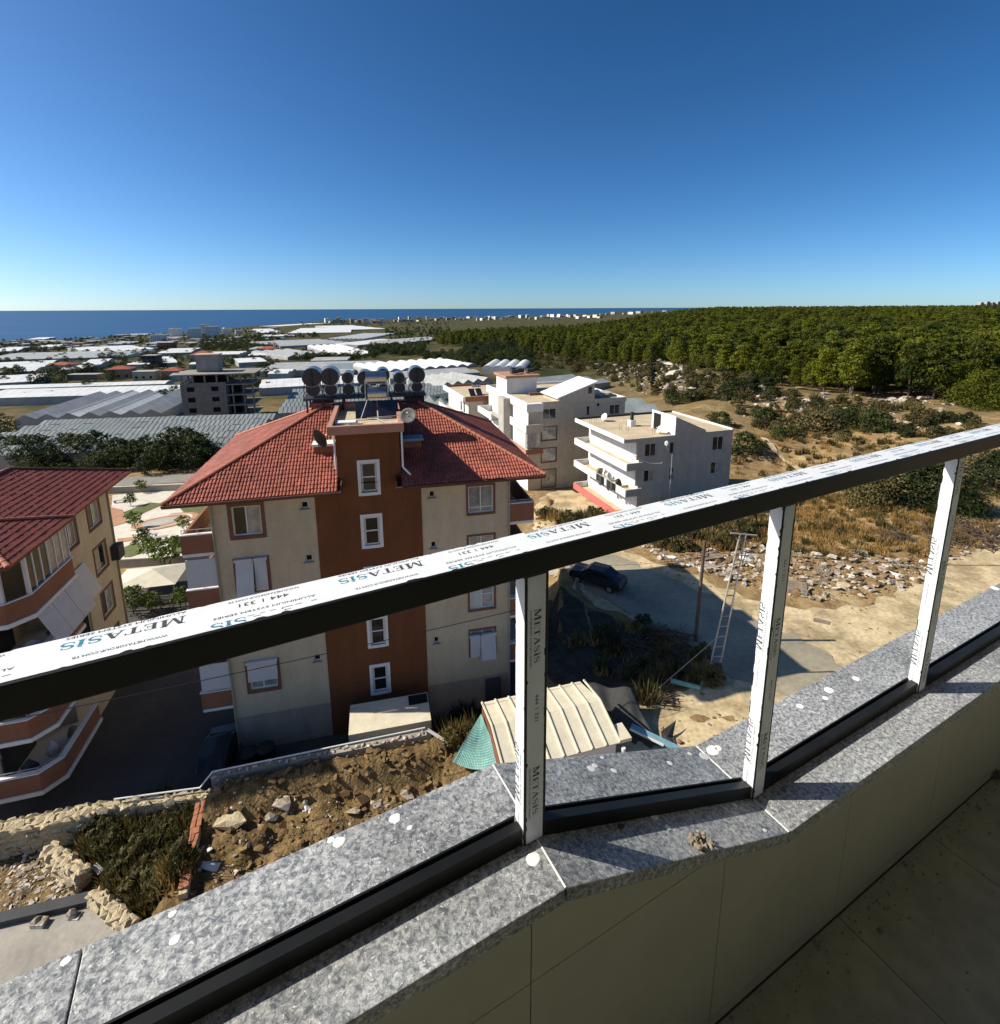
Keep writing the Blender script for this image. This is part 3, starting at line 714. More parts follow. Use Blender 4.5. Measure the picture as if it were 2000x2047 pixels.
# --- channel for the glass, bottom rail
def channel(s0, s1, z0, z1):
    mb = MB(); y0, y1 = .622, .650; h = .032; t = .0035
    def P(x, y, z): return (x, y, z)
    for ya, yb, hh in ((y0, y0 + .017, h), (y1 - t, y1, h), (y0 + .017, y1 - t, .008)):
        V = []
        for x, z in ((s0, z0), (s1, z1)): V += [(x, ya, z + .0005), (x, yb, z + .0005), (x, yb, z + hh), (x, ya, z + hh)]
        mb.add(V, [(0,1,2,3), (7,6,5,4), (3,2,6,7), (0,4,5,1), (0,3,7,4), (1,5,6,2)])
    mb.obj('glass_channel', m_alu, rail)
channel(-.335, .360, HL, HL); channel(-1.07, -.385, HL, HL); channel(-2.6, -1.125, HL, HL)
channel(.406, .965, top_at(.406), top_at(.965)); channel(1.011, 1.69, HR, HR); channel(1.735, 2.415, HR, HR); channel(2.465, 4.2, HR, HR)
# ---------------------------------------------------------------- building kit
def wall_panel(mb, o, u, n, L, z0, z1, ops, dep=.16):
    """vertical wall face starting at o (x, y), running along u, facing n, with openings (u0, u1, za, zb) sunk by dep"""
    us = sorted({0, L} | {q for a in ops for q in a[:2]}); zs = sorted({z0, z1} | {q for a in ops for q in a[2:4]})
    P = lambda a, z, d=0: (o[0] + u[0] * a - n[0] * d, o[1] + u[1] * a - n[1] * d, z)
    for a, b in zip(us, us[1:]):
        for c, d in zip(zs, zs[1:]):
            if any(q[0] <= a + 1e-5 and b - 1e-5 <= q[1] and q[2] <= c + 1e-5 and d - 1e-5 <= q[3] for q in ops): continue
            mb.quad(P(a, c), P(b, c), P(b, d), P(a, d))
    for q in ops:
        a, b, c, d = q[:4]
        mb.quad(P(a, c), P(a, c, dep), P(a, d, dep), P(a, d)); mb.quad(P(b, c, dep), P(b, c), P(b, d), P(b, d, dep))
        mb.quad(P(a, c), P(b, c), P(b, c, dep), P(a, c, dep)); mb.quad(P(a, d, dep), P(b, d, dep), P(b, d), P(a, d))
        mb.quad(P(a, c, dep), P(b, c, dep), P(b, d, dep), P(a, d, dep))
def window(parent, o, u, n, q, dep=.16, vs=(.5,), hs=(), fw=.07, frame=None, glass=None, surround=None, sw=.13, sproud=.03, base=(0,0,0), name='window', sill=None):
    a, b, c, d = q[:4]; frame = frame or m_pvc; glass = glass or m_glass
    bx = Vector(base)
    def W(al, ze, de): return Vector((o[0] + u[0] * al - n[0] * de, o[1] + u[1] * al - n[1] * de, ze)) - bx
    def bar(mb, a0, a1, c0, c1, d0, d1):
        P = [W(x, z, y) for z in (c0, c1) for x, y in ((a0, d0), (a1, d0), (a1, d1), (a0, d1))]
        mb.add(P, [(3,2,1,0),(4,5,6,7),(0,1,5,4),(1,2,6,5),(2,3,7,6),(3,0,4,7)])
    e = .004; a += e; b -= e; c += e; d -= e
    mb = MB(); d0, d1 = dep - .07, dep - .02
    bar(mb, a, a + fw, c, d, d0, d1); bar(mb, b - fw, b, c, d, d0, d1); bar(mb, a + fw, b - fw, c, c + fw, d0, d1); bar(mb, a + fw, b - fw, d - fw, d, d0, d1)
    for v in vs: x = a + (b - a) * v; bar(mb, x - fw * .45, x + fw * .45, c + fw, d - fw, d0, d1)
    for h in hs:
        z = c + (d - c) * h; cuts = [a + fw] + [w for v in vs for w in (a + (b - a) * v - fw * .45, a + (b - a) * v + fw * .45)] + [b - fw]
        for i in range(0, len(cuts), 2): bar(mb, cuts[i], cuts[i+1], z - fw * .4, z + fw * .4, d0, d1)
    w = mb.obj(name, frame, parent)
    gl = glass if isinstance(glass, (list, tuple)) else [glass] * (len(vs) + 1)
    cuts = [a] + [a + (b - a) * v for v in vs] + [b]
    for i in range(len(cuts) - 1):
        g = MB(); bar(g, cuts[i] + .01, cuts[i+1] - .01, c + .01, d - .01, dep - .045, dep - .03); g.obj('pane', gl[i % len(gl)], w)
    if surround:
        s = MB(); a -= e; b += e; c -= e; d += e
        bar(s, a - sw, a, c - sw, d + sw, -sproud, .0); bar(s, b, b + sw, c - sw, d + sw, -sproud, 0); bar(s, a, b, c - sw, c, -sproud - .02, 0); bar(s, a, b, d, d + sw, -sproud, 0)
        s.obj('surround', surround, w)
    if sill:
        s = MB(); bar(s, a - .08, b + .08, c - .07, c - .01, -.07, .0); s.obj('sill', sill, w)
    return w
def tile_slope(p0, u, w, L, H, clips, tw=.155, cl=.30, amp=.042, seed=0, samples=3):
    """waved clay tiles in stepped courses; p0 eave corner, u along the eave, w up the slope"""
    u = Vector(u); w = Vector(w); nn = u.cross(w).normalized(); p0 = Vector(p0)
    nc = int(math.ceil(L / tw)); nr = int(math.ceil(H / cl)); V = []; F = []; rnd = random.Random(seed)
    jit = [[rnd.gauss(0, .006) for _ in range(nc + 1)] for _ in range(nr)]
    for j in range(nr):
        for e in (0, 1):
            y = (j + e) * cl
            for i in range(nc * samples + 1):
                x = i * tw / samples; h = amp * abs(sin(pi * x / tw)) ** .8 + jit[j][min(nc, i // samples)]
                V.append(tuple(p0 + u * x + w * y + nn * (h + (.032 if e == 0 else .004))))
    m = nc * samples + 1
    for r in range(2 * nr - 1):
        for i in range(m - 1): F.append((r*m + i, r*m + i + 1, (r+1)*m + i + 1, (r+1)*m + i))
    bm = bmesh.new(); vs = [bm.verts.new(v) for v in V]
    for f in F: bm.faces.new([vs[i] for i in f])
    # closed eave edge
    for i in range(m - 1):
        a, b = vs[i], vs[i+1]; c = bm.verts.new(b.co - nn * .06); d = bm.verts.new(a.co - nn * .06); bm.faces.new((d, c, b, a))
    for co, no in clips:
        bmesh.ops.bisect_plane(bm, geom=bm.verts[:] + bm.edges[:] + bm.faces[:], plane_co=co, plane_no=no, clear_outer=True)
    return bm
def bm_obj(bm, name, mat, parent=None, kind=None, off=(0,0,0)):
    for v in bm.verts: v.co -= Vector(off)
    me = bpy.data.meshes.new(name); bm.to_mesh(me); bm.free(); me.materials.append(mat)
    return tag(link(bpy.data.objects.new(name, me), parent), kind=kind)
ridge_me = {}
def ridge_line(a, b, parent, mat, r=.11, step=.36, name='ridge_tile'):
    a = Vector(a); b = Vector(b); d = b - a; n = max(1, int(d.length / step)); q = d.to_track_quat('X', 'Z')
    if mat.name not in ridge_me:
        mb = MB(); k = 7; V = []
        for x, rr, zz in ((0, r * 1.12, 0), (step * 1.08, r * .88, 0)):
            for i in range(k): t = pi * i / (k - 1); V.append((x, rr * cos(t), rr * .8 * sin(t) + .0))
        F = [(i + 1, i, k + i, k + i + 1) for i in range(k - 1)] + [tuple(range(k)), tuple(range(k, 2*k))[::-1]]
        mb.add(V, F); ridge_me[mat.name] = mb.mesh('ridge_tile', mat)
    for i in range(n):
        o = inst(name, ridge_me[mat.name], parent, tuple(a + d * (i / n)) if True else None); o.rotation_euler = q.to_euler()
def hip_roof(parent, x0, x1, y0, y1, z, rise, mat, ridgem, cut=None, seed=0, sides='FRBL', tw=.26, cl=.36, under=None, front_cuts=None):
    """hipped roof on rectangle; local coordinates; returns ridge ends"""
    hw = (y1 - y0) / 2; run = min(hw, (x1 - x0) / 2)
    if hw <= (x1 - x0) / 2: A = Vector((x0 + hw, (y0 + y1) / 2, z + rise)); B = Vector((x1 - hw, (y0 + y1) / 2, z + rise))
    else: A = Vector(((x0 + x1) / 2, y0 + run, z + rise)); B = Vector(((x0 + x1) / 2, y1 - run, z + rise))
    return A, B
def slope_between(parent, e0, e1, apex_pts, mat, clips=(), **kw):
    """a roof plane from eave e0->e1 up through the apex point(s)"""
    e0 = Vector(e0); e1 = Vector(e1); u = (e1 - e0).normalized(); ap = Vector(apex_pts[0]); w = ap - e0; w = (w - u * w.dot(u)); H = w.length; w.normalize()
    L = (e1 - e0).length; nn = u.cross(w)
    cl = list(clips)
    # side clips: the hips from e0 to first apex, e1 to last apex
    a0 = Vector(apex_pts[0]); a1 = Vector(apex_pts[-1])
    h0 = (a0 - e0).normalized(); n0 = nn.cross(h0); cl.append((e0, n0)) if n0.dot(u) < 0 else cl.append((e0, -n0))
    h1 = (a1 - e1).normalized(); n1 = nn.cross(h1); cl.append((e1, n1)) if n1.dot(u) > 0 else cl.append((e1, -n1))
    cl.append((a0, w))
    # extend sideways so that planes leaning outward are covered
    return tile_slope(e0 , u, w, L, H, cl, **kw)

# ---------------------------------------------------------------- the orange and cream block of flats in front of us
CE = radians(13.4)
def cbase(s, o, z=0): return Vector((s * cos(CE) - o * sin(CE), s * sin(CE) + o * cos(CE), z))
B0 = Vector((0, 26, 0))
cen = thing('apartment_block', 'four storey cream block of flats with burnt orange stair tower and red tiled hip roof', 'apartment block', tuple(cbase(0, 26)), CE)
def L3(s, o, z): return (s, o - 26, z)
W0, W1 = -8.0, 6.65; T0, T1 = -3.3, 1.95; EZ = 14.35
DEPTH = 12.0
fw_l = []; fw_r = []; fw_t = []
for k in range(4):
    z = 13.79 - 2.85 * k
    fw_l.append((-7.15 - W0, -5.83 - W0, z - 1.65, z - .12)); fw_l.append((-3.98 - W0, -3.62 - W0, z - .52, z - .15))
    fw_r.append((4.42 - T1, 5.80 - T1, z - 1.63, z - .1)); fw_r.append((2.35 - T1, 2.66 - T1, z - .52, z - .15))
for k in range(5):
    z = 15.42 - 2.89 * k; fw_t.append((-1.02 - T0, -.24 - T0, z - 1.55, z))
body = MB()
wall_panel(body, (W0, 0), (1, 0), (0, -1), T0 - W0, 2.1, EZ + .1, fw_l)
wall_panel(body, (T1, 0), (1, 0), (0, -1), W1 - T1, 2.1, EZ + .1, fw_r)
# sides and back
body.quad((W0, 0, 0), (W0, 0, EZ), (W0, DEPTH, EZ), (W0, DEPTH, 0)); body.quad((W1, 0, 0), (W1, DEPTH, 0), (W1, DEPTH, EZ), (W1, 0, EZ))
body.quad((W0, DEPTH, 0), (W0, DEPTH, EZ), (W1, DEPTH, EZ), (W1, DEPTH, 0))
cw = body.obj('wall', m_cream, cen)
MB().box(W0, T0, .03, 1, -.2, 2.1).obj('plinth', m_base, cen); MB().box(T1, W1, .03, 1, -.2, 2.1).obj('plinth', m_base, cen)
tw_ = MB(); wall_panel(tw_, (T0, -.035), (1, 0), (0, -1), T1 - T0, -.2, 14.35, [q if q[3] < 14.35 else (q[0] - .15, q[1] + .15, q[2] - .15, 14.35) for q in fw_t], dep=.16)
tw_.quad((T0, -.035, -.2), (T0, -.035, 14.35), (T0, .1, 14.35), (T0, .1, -.2)); tw_.quad((T1, -.035, -.2), (T1, .1, -.2), (T1, .1, 14.35), (T1, -.035, 14.35))
U0, U1 = -2.13, .95                       # the tower above the roof is narrower
tw_.obj('tower_wall', m_orange, cen)
tu = MB(); wall_panel(tu, (U0, -.07), (1, 0), (0, -1), U1 - U0, 12.9, 17.1, [(q[0] + T0 - U0, q[1] + T0 - U0, q[2], q[3]) for q in fw_t if q[3] > 14.9], dep=.18)
tu.quad((U0, -.07, 12.9), (U0, -.07, 17.1), (U0, 5.4, 17.1), (U0, 5.4, 12.9)); tu.quad((U1, -.07, 12.9), (U1, 5.4, 12.9), (U1, 5.4, 17.1), (U1, -.07, 17.1)); tu.quad((U0, 5.4, 12.9), (U0, 5.4, 17.1), (U1, 5.4, 17.1), (U1, 5.4, 12.9))
tu.obj('tower_wall', m_orange, cen)
co = MB(); a, b, y0, y1, z0, z1 = U0 - .3, U1 + .22, -.75, 5.7, 17.08, 17.5; t = .22
co.box(a, b, y0, y0 + t, z0, z1); co.box(a, b, y1 - t, y1, z0, z1); co.box(a, a + t, y0 + t, y1 - t, z0, z1); co.box(b - t, b, y0 + t, y1 - t, z0, z1)
co.obj('cornice', m_cornice, cen)
MB().box(a + t, b - t, y0 + t, y1 - t, z0 + .002, 17.14).obj('roof_deck', m_sandroof, cen)
# windows
O = (W0, 0)
for i, q in enumerate(fw_l):
    if i % 2 == 0:
        k = i // 2; window(cen, O, (1,0), (0,-1), q, vs=(.47,), surround=m_brown, sw=.17, sproud=.035, glass=[m_glass, m_curtain] if k == 0 else [m_curtain, m_curtain])
    else: window(cen, O, (1,0), (0,-1), q, vs=(), fw=.05, frame=m_pvc, glass=m_dark, sill=m_base)
for i, q in enumerate(fw_r):
    if i % 2 == 0: window(cen, (T1, 0), (1,0), (0,-1), q, vs=(.5,), hs=(.2,) if i < 4 else (.55,), surround=m_brown, sw=.11, sproud=.035, glass=[m_curtain, m_curtain] if i != 4 else [m_shutter, m_curtain])
    else: window(cen, (T1, 0), (1,0), (0,-1), q, vs=(), fw=.05, frame=m_pvc, glass=m_dark, sill=m_base)
for i, q in enumerate(fw_t):
    if i == 0: window(cen, (U0, -.07), (1,0), (0,-1), (q[0] + T0 - U0, q[1] + T0 - U0, q[2], q[3]), dep=.18, vs=(), hs=(.5,), fw=.09, surround=m_white, sw=.16, sproud=.04)
    else: window(cen, (T0, -.035), (1,0), (0,-1), q, dep=.12, vs=(), hs=(.5,), fw=.09, surround=m_white, sw=.16, sproud=.04)
# awning boxes and open shutters on some windows
def shutter(parent, x0, x1, z0, z1, tilt, y=-.08, mat=m_shutter, box=True):
    m = MB()
    m.add([(x0, y, z1), (x1, y, z1), (x1, y - tilt, z0), (x0, y - tilt, z0), (x0, y + .02, z1), (x1, y + .02, z1), (x1, y - tilt + .02, z0), (x0, y - tilt + .02, z0)], [(0,3,2,1),(4,5,6,7),(0,1,5,4),(1,2,6,5),(2,3,7,6),(3,0,4,7)])
    if box: m.box(x0 - .05, x1 + .05, y - .12, y + .06, z1, z1 + .13)
    m.obj('awning', mat, parent)
shutter(cen, -7.2, -6.4, 9.15, 10.85, .35); shutter(cen, -6.36, -5.8, 9.2, 10.85, .02)
shutter(cen, -7.2, -5.78, 4.15, 5.2, .05); shutter(cen, 5.0, 5.85, 3.35, 4.8, .22); shutter(cen, 4.4, 4.98, 3.5, 4.8, .02)
# roof
ex0, ex1, ey0, ey1 = -9.7, 8.4, -1.0, 12.4; AL = Vector((-2.95, 5.7, 17.45)); AR = Vector((2.25, 5.7, 17.45)); ez = EZ
FL_, FR_, BL_, BR_ = Vector((ex0, ey0, ez)), Vector((ex1, ey0, ez)), Vector((ex0, ey1, ez)), Vector((ex1, ey1, ez))
bmf = slope_between(cen, FL_, FR_, [AL, AR], m_tile, seed=1)
# the front slope leaves a gap for the stair tower
def cut_gap(bm, x0, x1, ymax):
    for q in (x0, x1):
        bmesh.ops.bisect_plane(bm, geom=bm.verts[:] + bm.edges[:] + bm.faces[:], plane_co=(q, 0, 0), plane_no=(1, 0, 0))
    dead = [f for f in bm.faces if x0 < f.calc_center_median().x < x1 and f.calc_center_median().y < ymax]
    bmesh.ops.delete(bm, geom=dead, context='FACES')
cut_gap(bmf, -1.95, .68, .6); cut_gap(bmf, U0, U1, 5.4)
bm_obj(bmf, 'roof_tiles', m_tile, cen, kind='stuff')
for e0, e1, ap in ((BL_, FL_, [AL]), (FR_, BR_, [AR]), (BR_, BL_, [AR, AL])):
    bm_obj(slope_between(cen, e0, e1, ap, m_tile, seed=2), 'roof_tiles', m_tile, cen, kind='stuff')
for a, b in ((FL_, AL), (FR_, AR), (BL_, AL), (BR_, AR)): ridge_line(a + Vector((0,0,.05)), b + Vector((0,0,.06)), cen, m_ridge)
ridge_line(AL + Vector((0,0,.05)), AR + Vector((0,0,.05)), cen, m_ridge)
# soffit and fascia
so_ = MB()
for x0, x1, y0, y1 in ((ex0, -1.95, ey0, .0), (.68, ex1, ey0, .0), (ex0, W0, .0, ey1), (W1, ex1, 0, ey1)): so_.box(x0 + .03, x1 - .03, y0 + .03, y1, ez - .12, ez - .02)
so_.obj('soffit', m_brown, cen)
fa = MB(); fa.box(ex0, -1.95, ey0 - .02, ey0 + .03, ez - .17, ez - .005); fa.box(.68, ex1, ey0 - .02, ey0 + .03, ez - .17, ez - .005); fa.box(ex0 - .02, ex0 + .03, ey0, ey1, ez - .17, ez - .005); fa.box(ex1 - .03, ex1 + .02, ey0, ey1, ez - .17, ez - .005)
fa.box(-1.98, -1.93, ey0, 0, ez - .17, ez + .3); fa.box(.66, .71, ey0, 0, ez - .17, ez + .3)
fa.obj('fascia', m_fascia, cen)
gt = MB(); gt.cyl((ex0, ey0 - .07, ez - .04), (-1.95, ey0 - .07, ez - .04), .055, 8); gt.cyl((.68, ey0 - .07, ez - .04), (ex1, ey0 - .07, ez - .04), .055, 8); gt.obj('gutter', m_fascia, cen)
# chimneys either side of the tower
for x0, x1, yy, cap in ((-3.35, -2.4, 1.6, m_white), (1.2, 2.2, 1.6, m_bluep)):
    c = MB().box(x0, x1, yy, yy + .7, 14.9, 16.0).obj('chimney', m_band, cen)
    MB().box(x0 - .1, x1 + .1, yy - .1, yy + .8, 16.0, 16.12).obj('cap', cap, c)
    MB().box(x0 - .12, x1 + .1, yy - .18, yy - .02, 15.18, 15.3).obj('flashing', m_white, c)
# downpipes
dp = [[(U0 - .06, -.1, 17.0), (U0 - .06, -.1, 15.2)], [(U1 + .1, -.65, 17.05), (U1 + .1, -.65, 15.25), (U1 + .45, -.9, 14.9)], [(W1 + .02, -.08, 14.2), (W1 + .02, -.08, 0)], [(W0 - .02, -.08, 14.2), (W0 + .0, -.08, 0)]]
for i, p in enumerate(dp): MB().tube([Vector(q) for q in p], .05, 7).obj('downpipe', m_white if i < 2 else m_base, cen)
# balconies on both flanks
for side in (-1, 1):
    xw, xo = (W0, -9.5) if side < 0 else (W1, 8.1)
    x0, x1 = min(xw, xo), max(xw, xo)
    for k in range(4):
        z = 11.45 - 2.85 * k
        if z < 1: continue
        zz = z
        bal = MB(); y0, y1 = .0, 5.2
        if side < 0: bal.box(x0, x1, y0, y0 + .14, zz, zz + .95); bal.box(x0, x0 + .14, y0 + .14, y1, zz, zz + .95)
        else: bal.box(x0, x1, y0, y0 + .14, zz, zz + 1.05); bal.box(x1 - .14, x1, y0 + .14, y1, zz, zz + 1.05)
        g = bal.obj('balcony', m_band, cen)
        MB().box(x0 + .01, x1 - .01, y0 + .01, y1, zz - .16, zz - .002).obj('slab', m_white, g)
        tr = MB(); tr.box(x0 - .03, x1, y0 - .03, y0 + .17, zz + .951 + (.1 if side > 0 else 0), zz + 1.0 + (.1 if side > 0 else 0)); tr.obj('rail_cap', m_white, g)
        hz = zz + 1.22
        r_ = MB(); r_.cyl((x0 + .05, y0 + .07, hz), (x1 - .02, y0 + .07, hz), .02, 6); 
        for xx in (x0 + .07, (x0 + x1) / 2, x1 - .05): r_.cyl((xx, y0 + .07, zz + .95), (xx, y0 + .07, hz), .015, 5)
        r_.obj('rail', m_steel, g)
        if side < 0 and k in (1, 3): MB().add([(x0 + .1, y0 - .02, zz + 2.55), (x1 - .05, y0 - .02, zz + 2.55), (x1 - .05, y0 - .06, zz + 1.1), (x0 + .1, y0 - .06, zz + 1.1), (x0 + .1, y0 + .02, zz + 2.55), (x1 - .05, y0 + .02, zz + 2.55), (x1 - .05, y0 - .02, zz + 1.1), (x0 + .1, y0 - .02, zz + 1.1)], [(0,3,2,1),(4,5,6,7),(0,1,5,4),(1,2,6,5),(2,3,7,6),(3,0,4,7)]).obj('awning', m_shutter, g)
        # wall of the flat behind the balcony is set back: a dark glazed door
        MB().box(xw - .02 if side < 0 else xw - .0, xw + (.0 if side < 0 else .02), 1.2, 3.4, zz + .02, zz + 2.2).obj('balcony_door', m_glass, g)
# low annex at the foot of the tower
an = MB().box(-2.2, 1.8, -3.2, -1.2, 0, 2.7).obj('annex', m_creamsheet, cen)
MB().box(.78, 1.75, -1.95, -1.3, 2.702, 2.74).obj('hatch', m_dark, an)
# meter cabinets and scooter-like clutter by the wall
MB().box(5.25, 6.1, -.35, .02, .2, 1.9).obj('meter_cabinet', m_tank, cen)

# aerial dishes, tanks
def dish(name, label, s, o, z, r, az, el, mat=m_steel, group=None, post=.6, E0=None):
    c = (cbase(s, o, z) if E0 is None else Vector((s, o, z)))
    t = thing(name, label, 'satellite dish', tuple(c), 0, group)
    d = Vector((sin(az) * cos(el), cos(az) * cos(el), sin(el))); u = d.orthogonal().normalized(); w = d.cross(u)
    mb = MB(); n = 18; rings = 4; V = []
    top = Vector((0, 0, post))
    for k in range(rings + 1):
        q = k / rings; rr = r * q
        for i in range(n): a = 2 * pi * i / n; V.append(top + (u * cos(a) + w * sin(a)) * rr + d * (.22 * r * q * q))
    F = [(k*n + i, k*n + (i+1) % n, (k+1)*n + (i+1) % n, (k+1)*n + i) for k in range(rings) for i in range(n)]
    mb.add(V, F); m = mb.obj('reflector', mat, t, smooth=True)
    so2 = m.modifiers.new('thick', 'SOLIDIFY'); so2.thickness = .015
    MB().cyl((0,0,0), top, .022, 7).obj('mast', m_darksteel, t)
    f = top + d * r * .9; a = MB(); a.cyl(top + w * (-r * .95) + d * .2 * r, f, .012, 5); a.obj('arm', m_darksteel, t)
    MB().cyl(f, f + d * .1, .04, 8).obj('receiver', m_white, t)
    return t
dish('satellite_dish', 'pale grey dish seen from behind beside the right edge of the stair tower', 1.45, 25.9, 16.75, .42, radians(180), radians(35), m_unfin, post=.95)
dish('satellite_dish', 'brownish dish turned edge-on on the red tiles left of the stair tower', -2.95, 26.2, 15.6, .50, radians(95), radians(30), m_tank, post=1.1)

# steel platform with pairs of round water tanks behind the tower
pf = thing('tank_platform', 'black steel platform carrying water tanks behind the stair tower', 'platform', tuple(cbase(-.6, 32.2, 17.0)), CE)
m = MB(); m.box(-3.6, 3.45, -.9, .9, .80, .90); m.obj('deck', m_darksteel, pf)
for x in (-3.4, -2.5, -1.4, 0, 1.4, 2.5, 3.3):
    for y in (-.8, .8): MB().box(x - .05, x + .05, y - .05, y + .05, -1.7, .80).obj('leg', m_darksteel, pf)
MB().box(-3.2, -2.0, -.7, .7, -.6, .6).obj('side_panel', m_band, pf); MB().box(2.2, 3.3, -.75, .75, -.9, .7).obj('side_panel', m_darksteel, pf)
for x in (-1.95, 2.1):
    for i in range(5): MB().cyl((x - .14, -.92, -.2 + i * .2), (x + .14, -.92, -.2 + i * .2), .02, 5).obj('ladder_rung', m_steel, pf)
def tank_pair(s, zt, r1, r2, label, o=31.6):
    t = thing('water_tank', label, 'water tank', tuple(cbase(s, o, 17.9)), CE, 'water tanks on the stair tower platform')
    h1 = zt - 17.9; h2 = r2 + .08
    MB().cyl((0, -.15, h1), (0, 1.05, h1), r1, 24).obj('upper_tank', m_chrome, t)
    MB().cyl((0, -.155, h1), (0, -.151, h1), r1 * .97, 24).obj('tank_end', m_tank, t)
    MB().cyl((0, .05, h2), (0, 1.0, h2), r2, 20).obj('lower_tank', m_chrome, t)
    MB().cyl((0, .045, h2), (0, .049, h2), r2 * .97, 20).obj('tank_end', m_tank, t)
    MB().box(-.03, .03, -.2, -.156, h1 - r1 * .85, h1 + r1 * .85).obj('strap', m_darksteel, t)
    for x in (-r1 * .85, r1 * .85):
        for y in (-.05, .95): MB().beam((x * 1.1, y, 0), (x * .9, y, h1 - r1 * .2), .035).obj('leg', m_darksteel, t)
    return t
for s, z, r1, r2, lb in ((-3.64, 19.12, .56, .40, 'leftmost of the big round water tanks above the tower'), (-2.65, 19.13, .53, .36, 'second big round water tank from the left above the tower'), (-1.66, 19.03, .34, .34, 'small round water tank left of the shiny horizontal tanks'), (-.69, 18.98, .44, .30, 'round water tank half hidden behind the left end of the shiny horizontal tanks'), (.36, 19.12, .40, .3, 'round water tank peeping over the right end of the shiny tanks'), (1.31, 18.92, .34, .34, 'small round water tank right of the shiny horizontal tanks'), (2.36, 19.06, .5, .34, 'rightmost big round water tank above the tower')):
    tank_pair(s, z, r1, r2, lb)
hz = thing('solar_water_heater', 'pair of shiny steel cylinders lying above tilted solar panels on the tower roof', 'water heater', tuple(cbase(-.05, 28.9, 17.14)), CE)
MB().cyl((-.56, .3, 2.15), (.56, .3, 2.15), .36, 28).obj('upper_tank', m_chrome, hz, smooth=False)
MB().cyl((-.48, .05, 1.32), (.52, .05, 1.32), .34, 28).obj('lower_tank', m_chrome, hz)
for x in (-.6, .6):
    MB().beam((x, -.2, 0), (x, .1, 2.0), .05).obj('leg', m_steel, hz); MB().beam((x, .6, 0), (x, .5, 2.0), .05).obj('leg', m_steel, hz)
for x0, x1 in ((-1.15, -.03), (.03, 1.1)):
    MB().add([(x0, -.75, .12), (x1, -.75, .12), (x1, -.2, .95), (x0, -.2, .95), (x0, -.69, .08), (x1, -.69, .08), (x1, -.14, .91), (x0, -.14, .91)], [(0,1,2,3),(7,6,5,4),(0,4,5,1),(1,5,6,2),(2,6,7,3),(3,7,4,0)]).obj('solar_panel', m_collector, hz)
bx = thing('roof_box', 'white flat-topped box lying on the sandy tower roof', 'box', tuple(cbase(-1.55, 27.1, 17.14)), CE)
MB().box(-.55, .5, -.3, .35, 0, .18).obj('body', m_steel, bx); MB().box(-.6, .4, -.32, .3, .18, .22).obj('lid', m_white, bx)
mb = MB(cbase(0, 27.8, 17.2)); mb.tube([cbase(-2.2, 26.2, 17.2), cbase(-1.4, 26.8, 17.28), cbase(-.9, 27.7, 17.35), cbase(-.55, 28.4, 18.2)], .018, 5)
mb.obj('hose', m_white, None, loc=cbase(0, 27.8, 17.2), label='thin pale hose running across the tower roof up to the shiny tanks', cat='hose')
mb = MB(cbase(0, 27.8, 17.2)); mb.tube([cbase(1.1, 25.9, 17.55), cbase(0.2, 26.8, 17.35), cbase(-.2, 27.8, 17.3)], .02, 5); mb.tube([cbase(1.15, 26.7, 17.6), cbase(-.6, 27.0, 17.5)], .02, 5)
mb.obj('hose', m_steel, None, loc=cbase(0, 27.8, 17.2), label='crossed grey pipes lying on the right half of the tower roof', cat='pipe')
# ---------------------------------------------------------------- block on the left edge with the maroon roof
LE = radians(16.3)
def rot2(s, o, e, z=0): return Vector((s * cos(e) - o * sin(e), s * sin(e) + o * cos(e), z))
MB((-30,36,0)).box(-36, -24.5, 33, 43, -1, 12).obj('far_wing', m_cream, None, loc=(-30,36,0), label='further wing of the left block, out of frame beyond its maroon roof', cat='building') if False else None
lb = thing('apartment_block', 'cream block at the left edge with dark maroon tiled roof and glazed corner balcony', 'apartment block', tuple(rot2(-14.9, 27, LE)), LE)
ops = []
for k in range(4):
    z = 12.0 - 2.8 * k
    ops.append((6.72 - 2.3, 8.2 - 2.3, z - 1.55, z)); ops.append((4.0 - 2.3, 5.3 - 2.3, z - 1.6, z - .2))
bd = MB(); XB = -6.5; YF = -.25
wall_panel(bd, (0, 2.3), (0, 1), (1, 0), 7.1, -.1, 12.65, ops)
fops = [(2.2, 3.6, z - 1.5, z) for z in (11.9, 9.1, 6.3, 3.5)]
wall_panel(bd, (XB, YF), (1, 0), (0, -1), -1.4 - XB, -.1, 12.65, fops)
bd.quad((-1.4, YF, -.1), (-1.4, 2.3, -.1), (-1.4, 2.3, 12.65), (-1.4, YF, 12.65)); bd.quad((-1.4, 2.3, -.1), (0, 2.3, -.1), (0, 2.3, 12.65), (-1.4, 2.3, 12.65))
bd.quad((0, 9.4, -.1), (XB, 9.4, -.1), (XB, 9.4, 12.65), (0, 9.4, 12.65)); bd.quad((XB, 9.4, -.1), (XB, YF, -.1), (XB, YF, 12.65), (XB, 9.4, 12.65))
bd.obj('wall', m_cream, lb)
for i, q in enumerate(ops):
    if i % 2 == 0 or i == 1: window(lb, (0, 2.3), (0, 1), (1, 0), q, vs=(.5,), surround=m_brown, sw=.12, glass=[m_glass, m_curtain] if i != 2 else [m_curtain, m_glass])
    else: window(lb, (0, 2.3), (0, 1), (1, 0), q, vs=(), glass=m_dark)
for q in fops: window(lb, (XB, YF), (1, 0), (0, -1), q, vs=(.5,), surround=m_brown, sw=.12, glass=[m_glass, m_curtain])
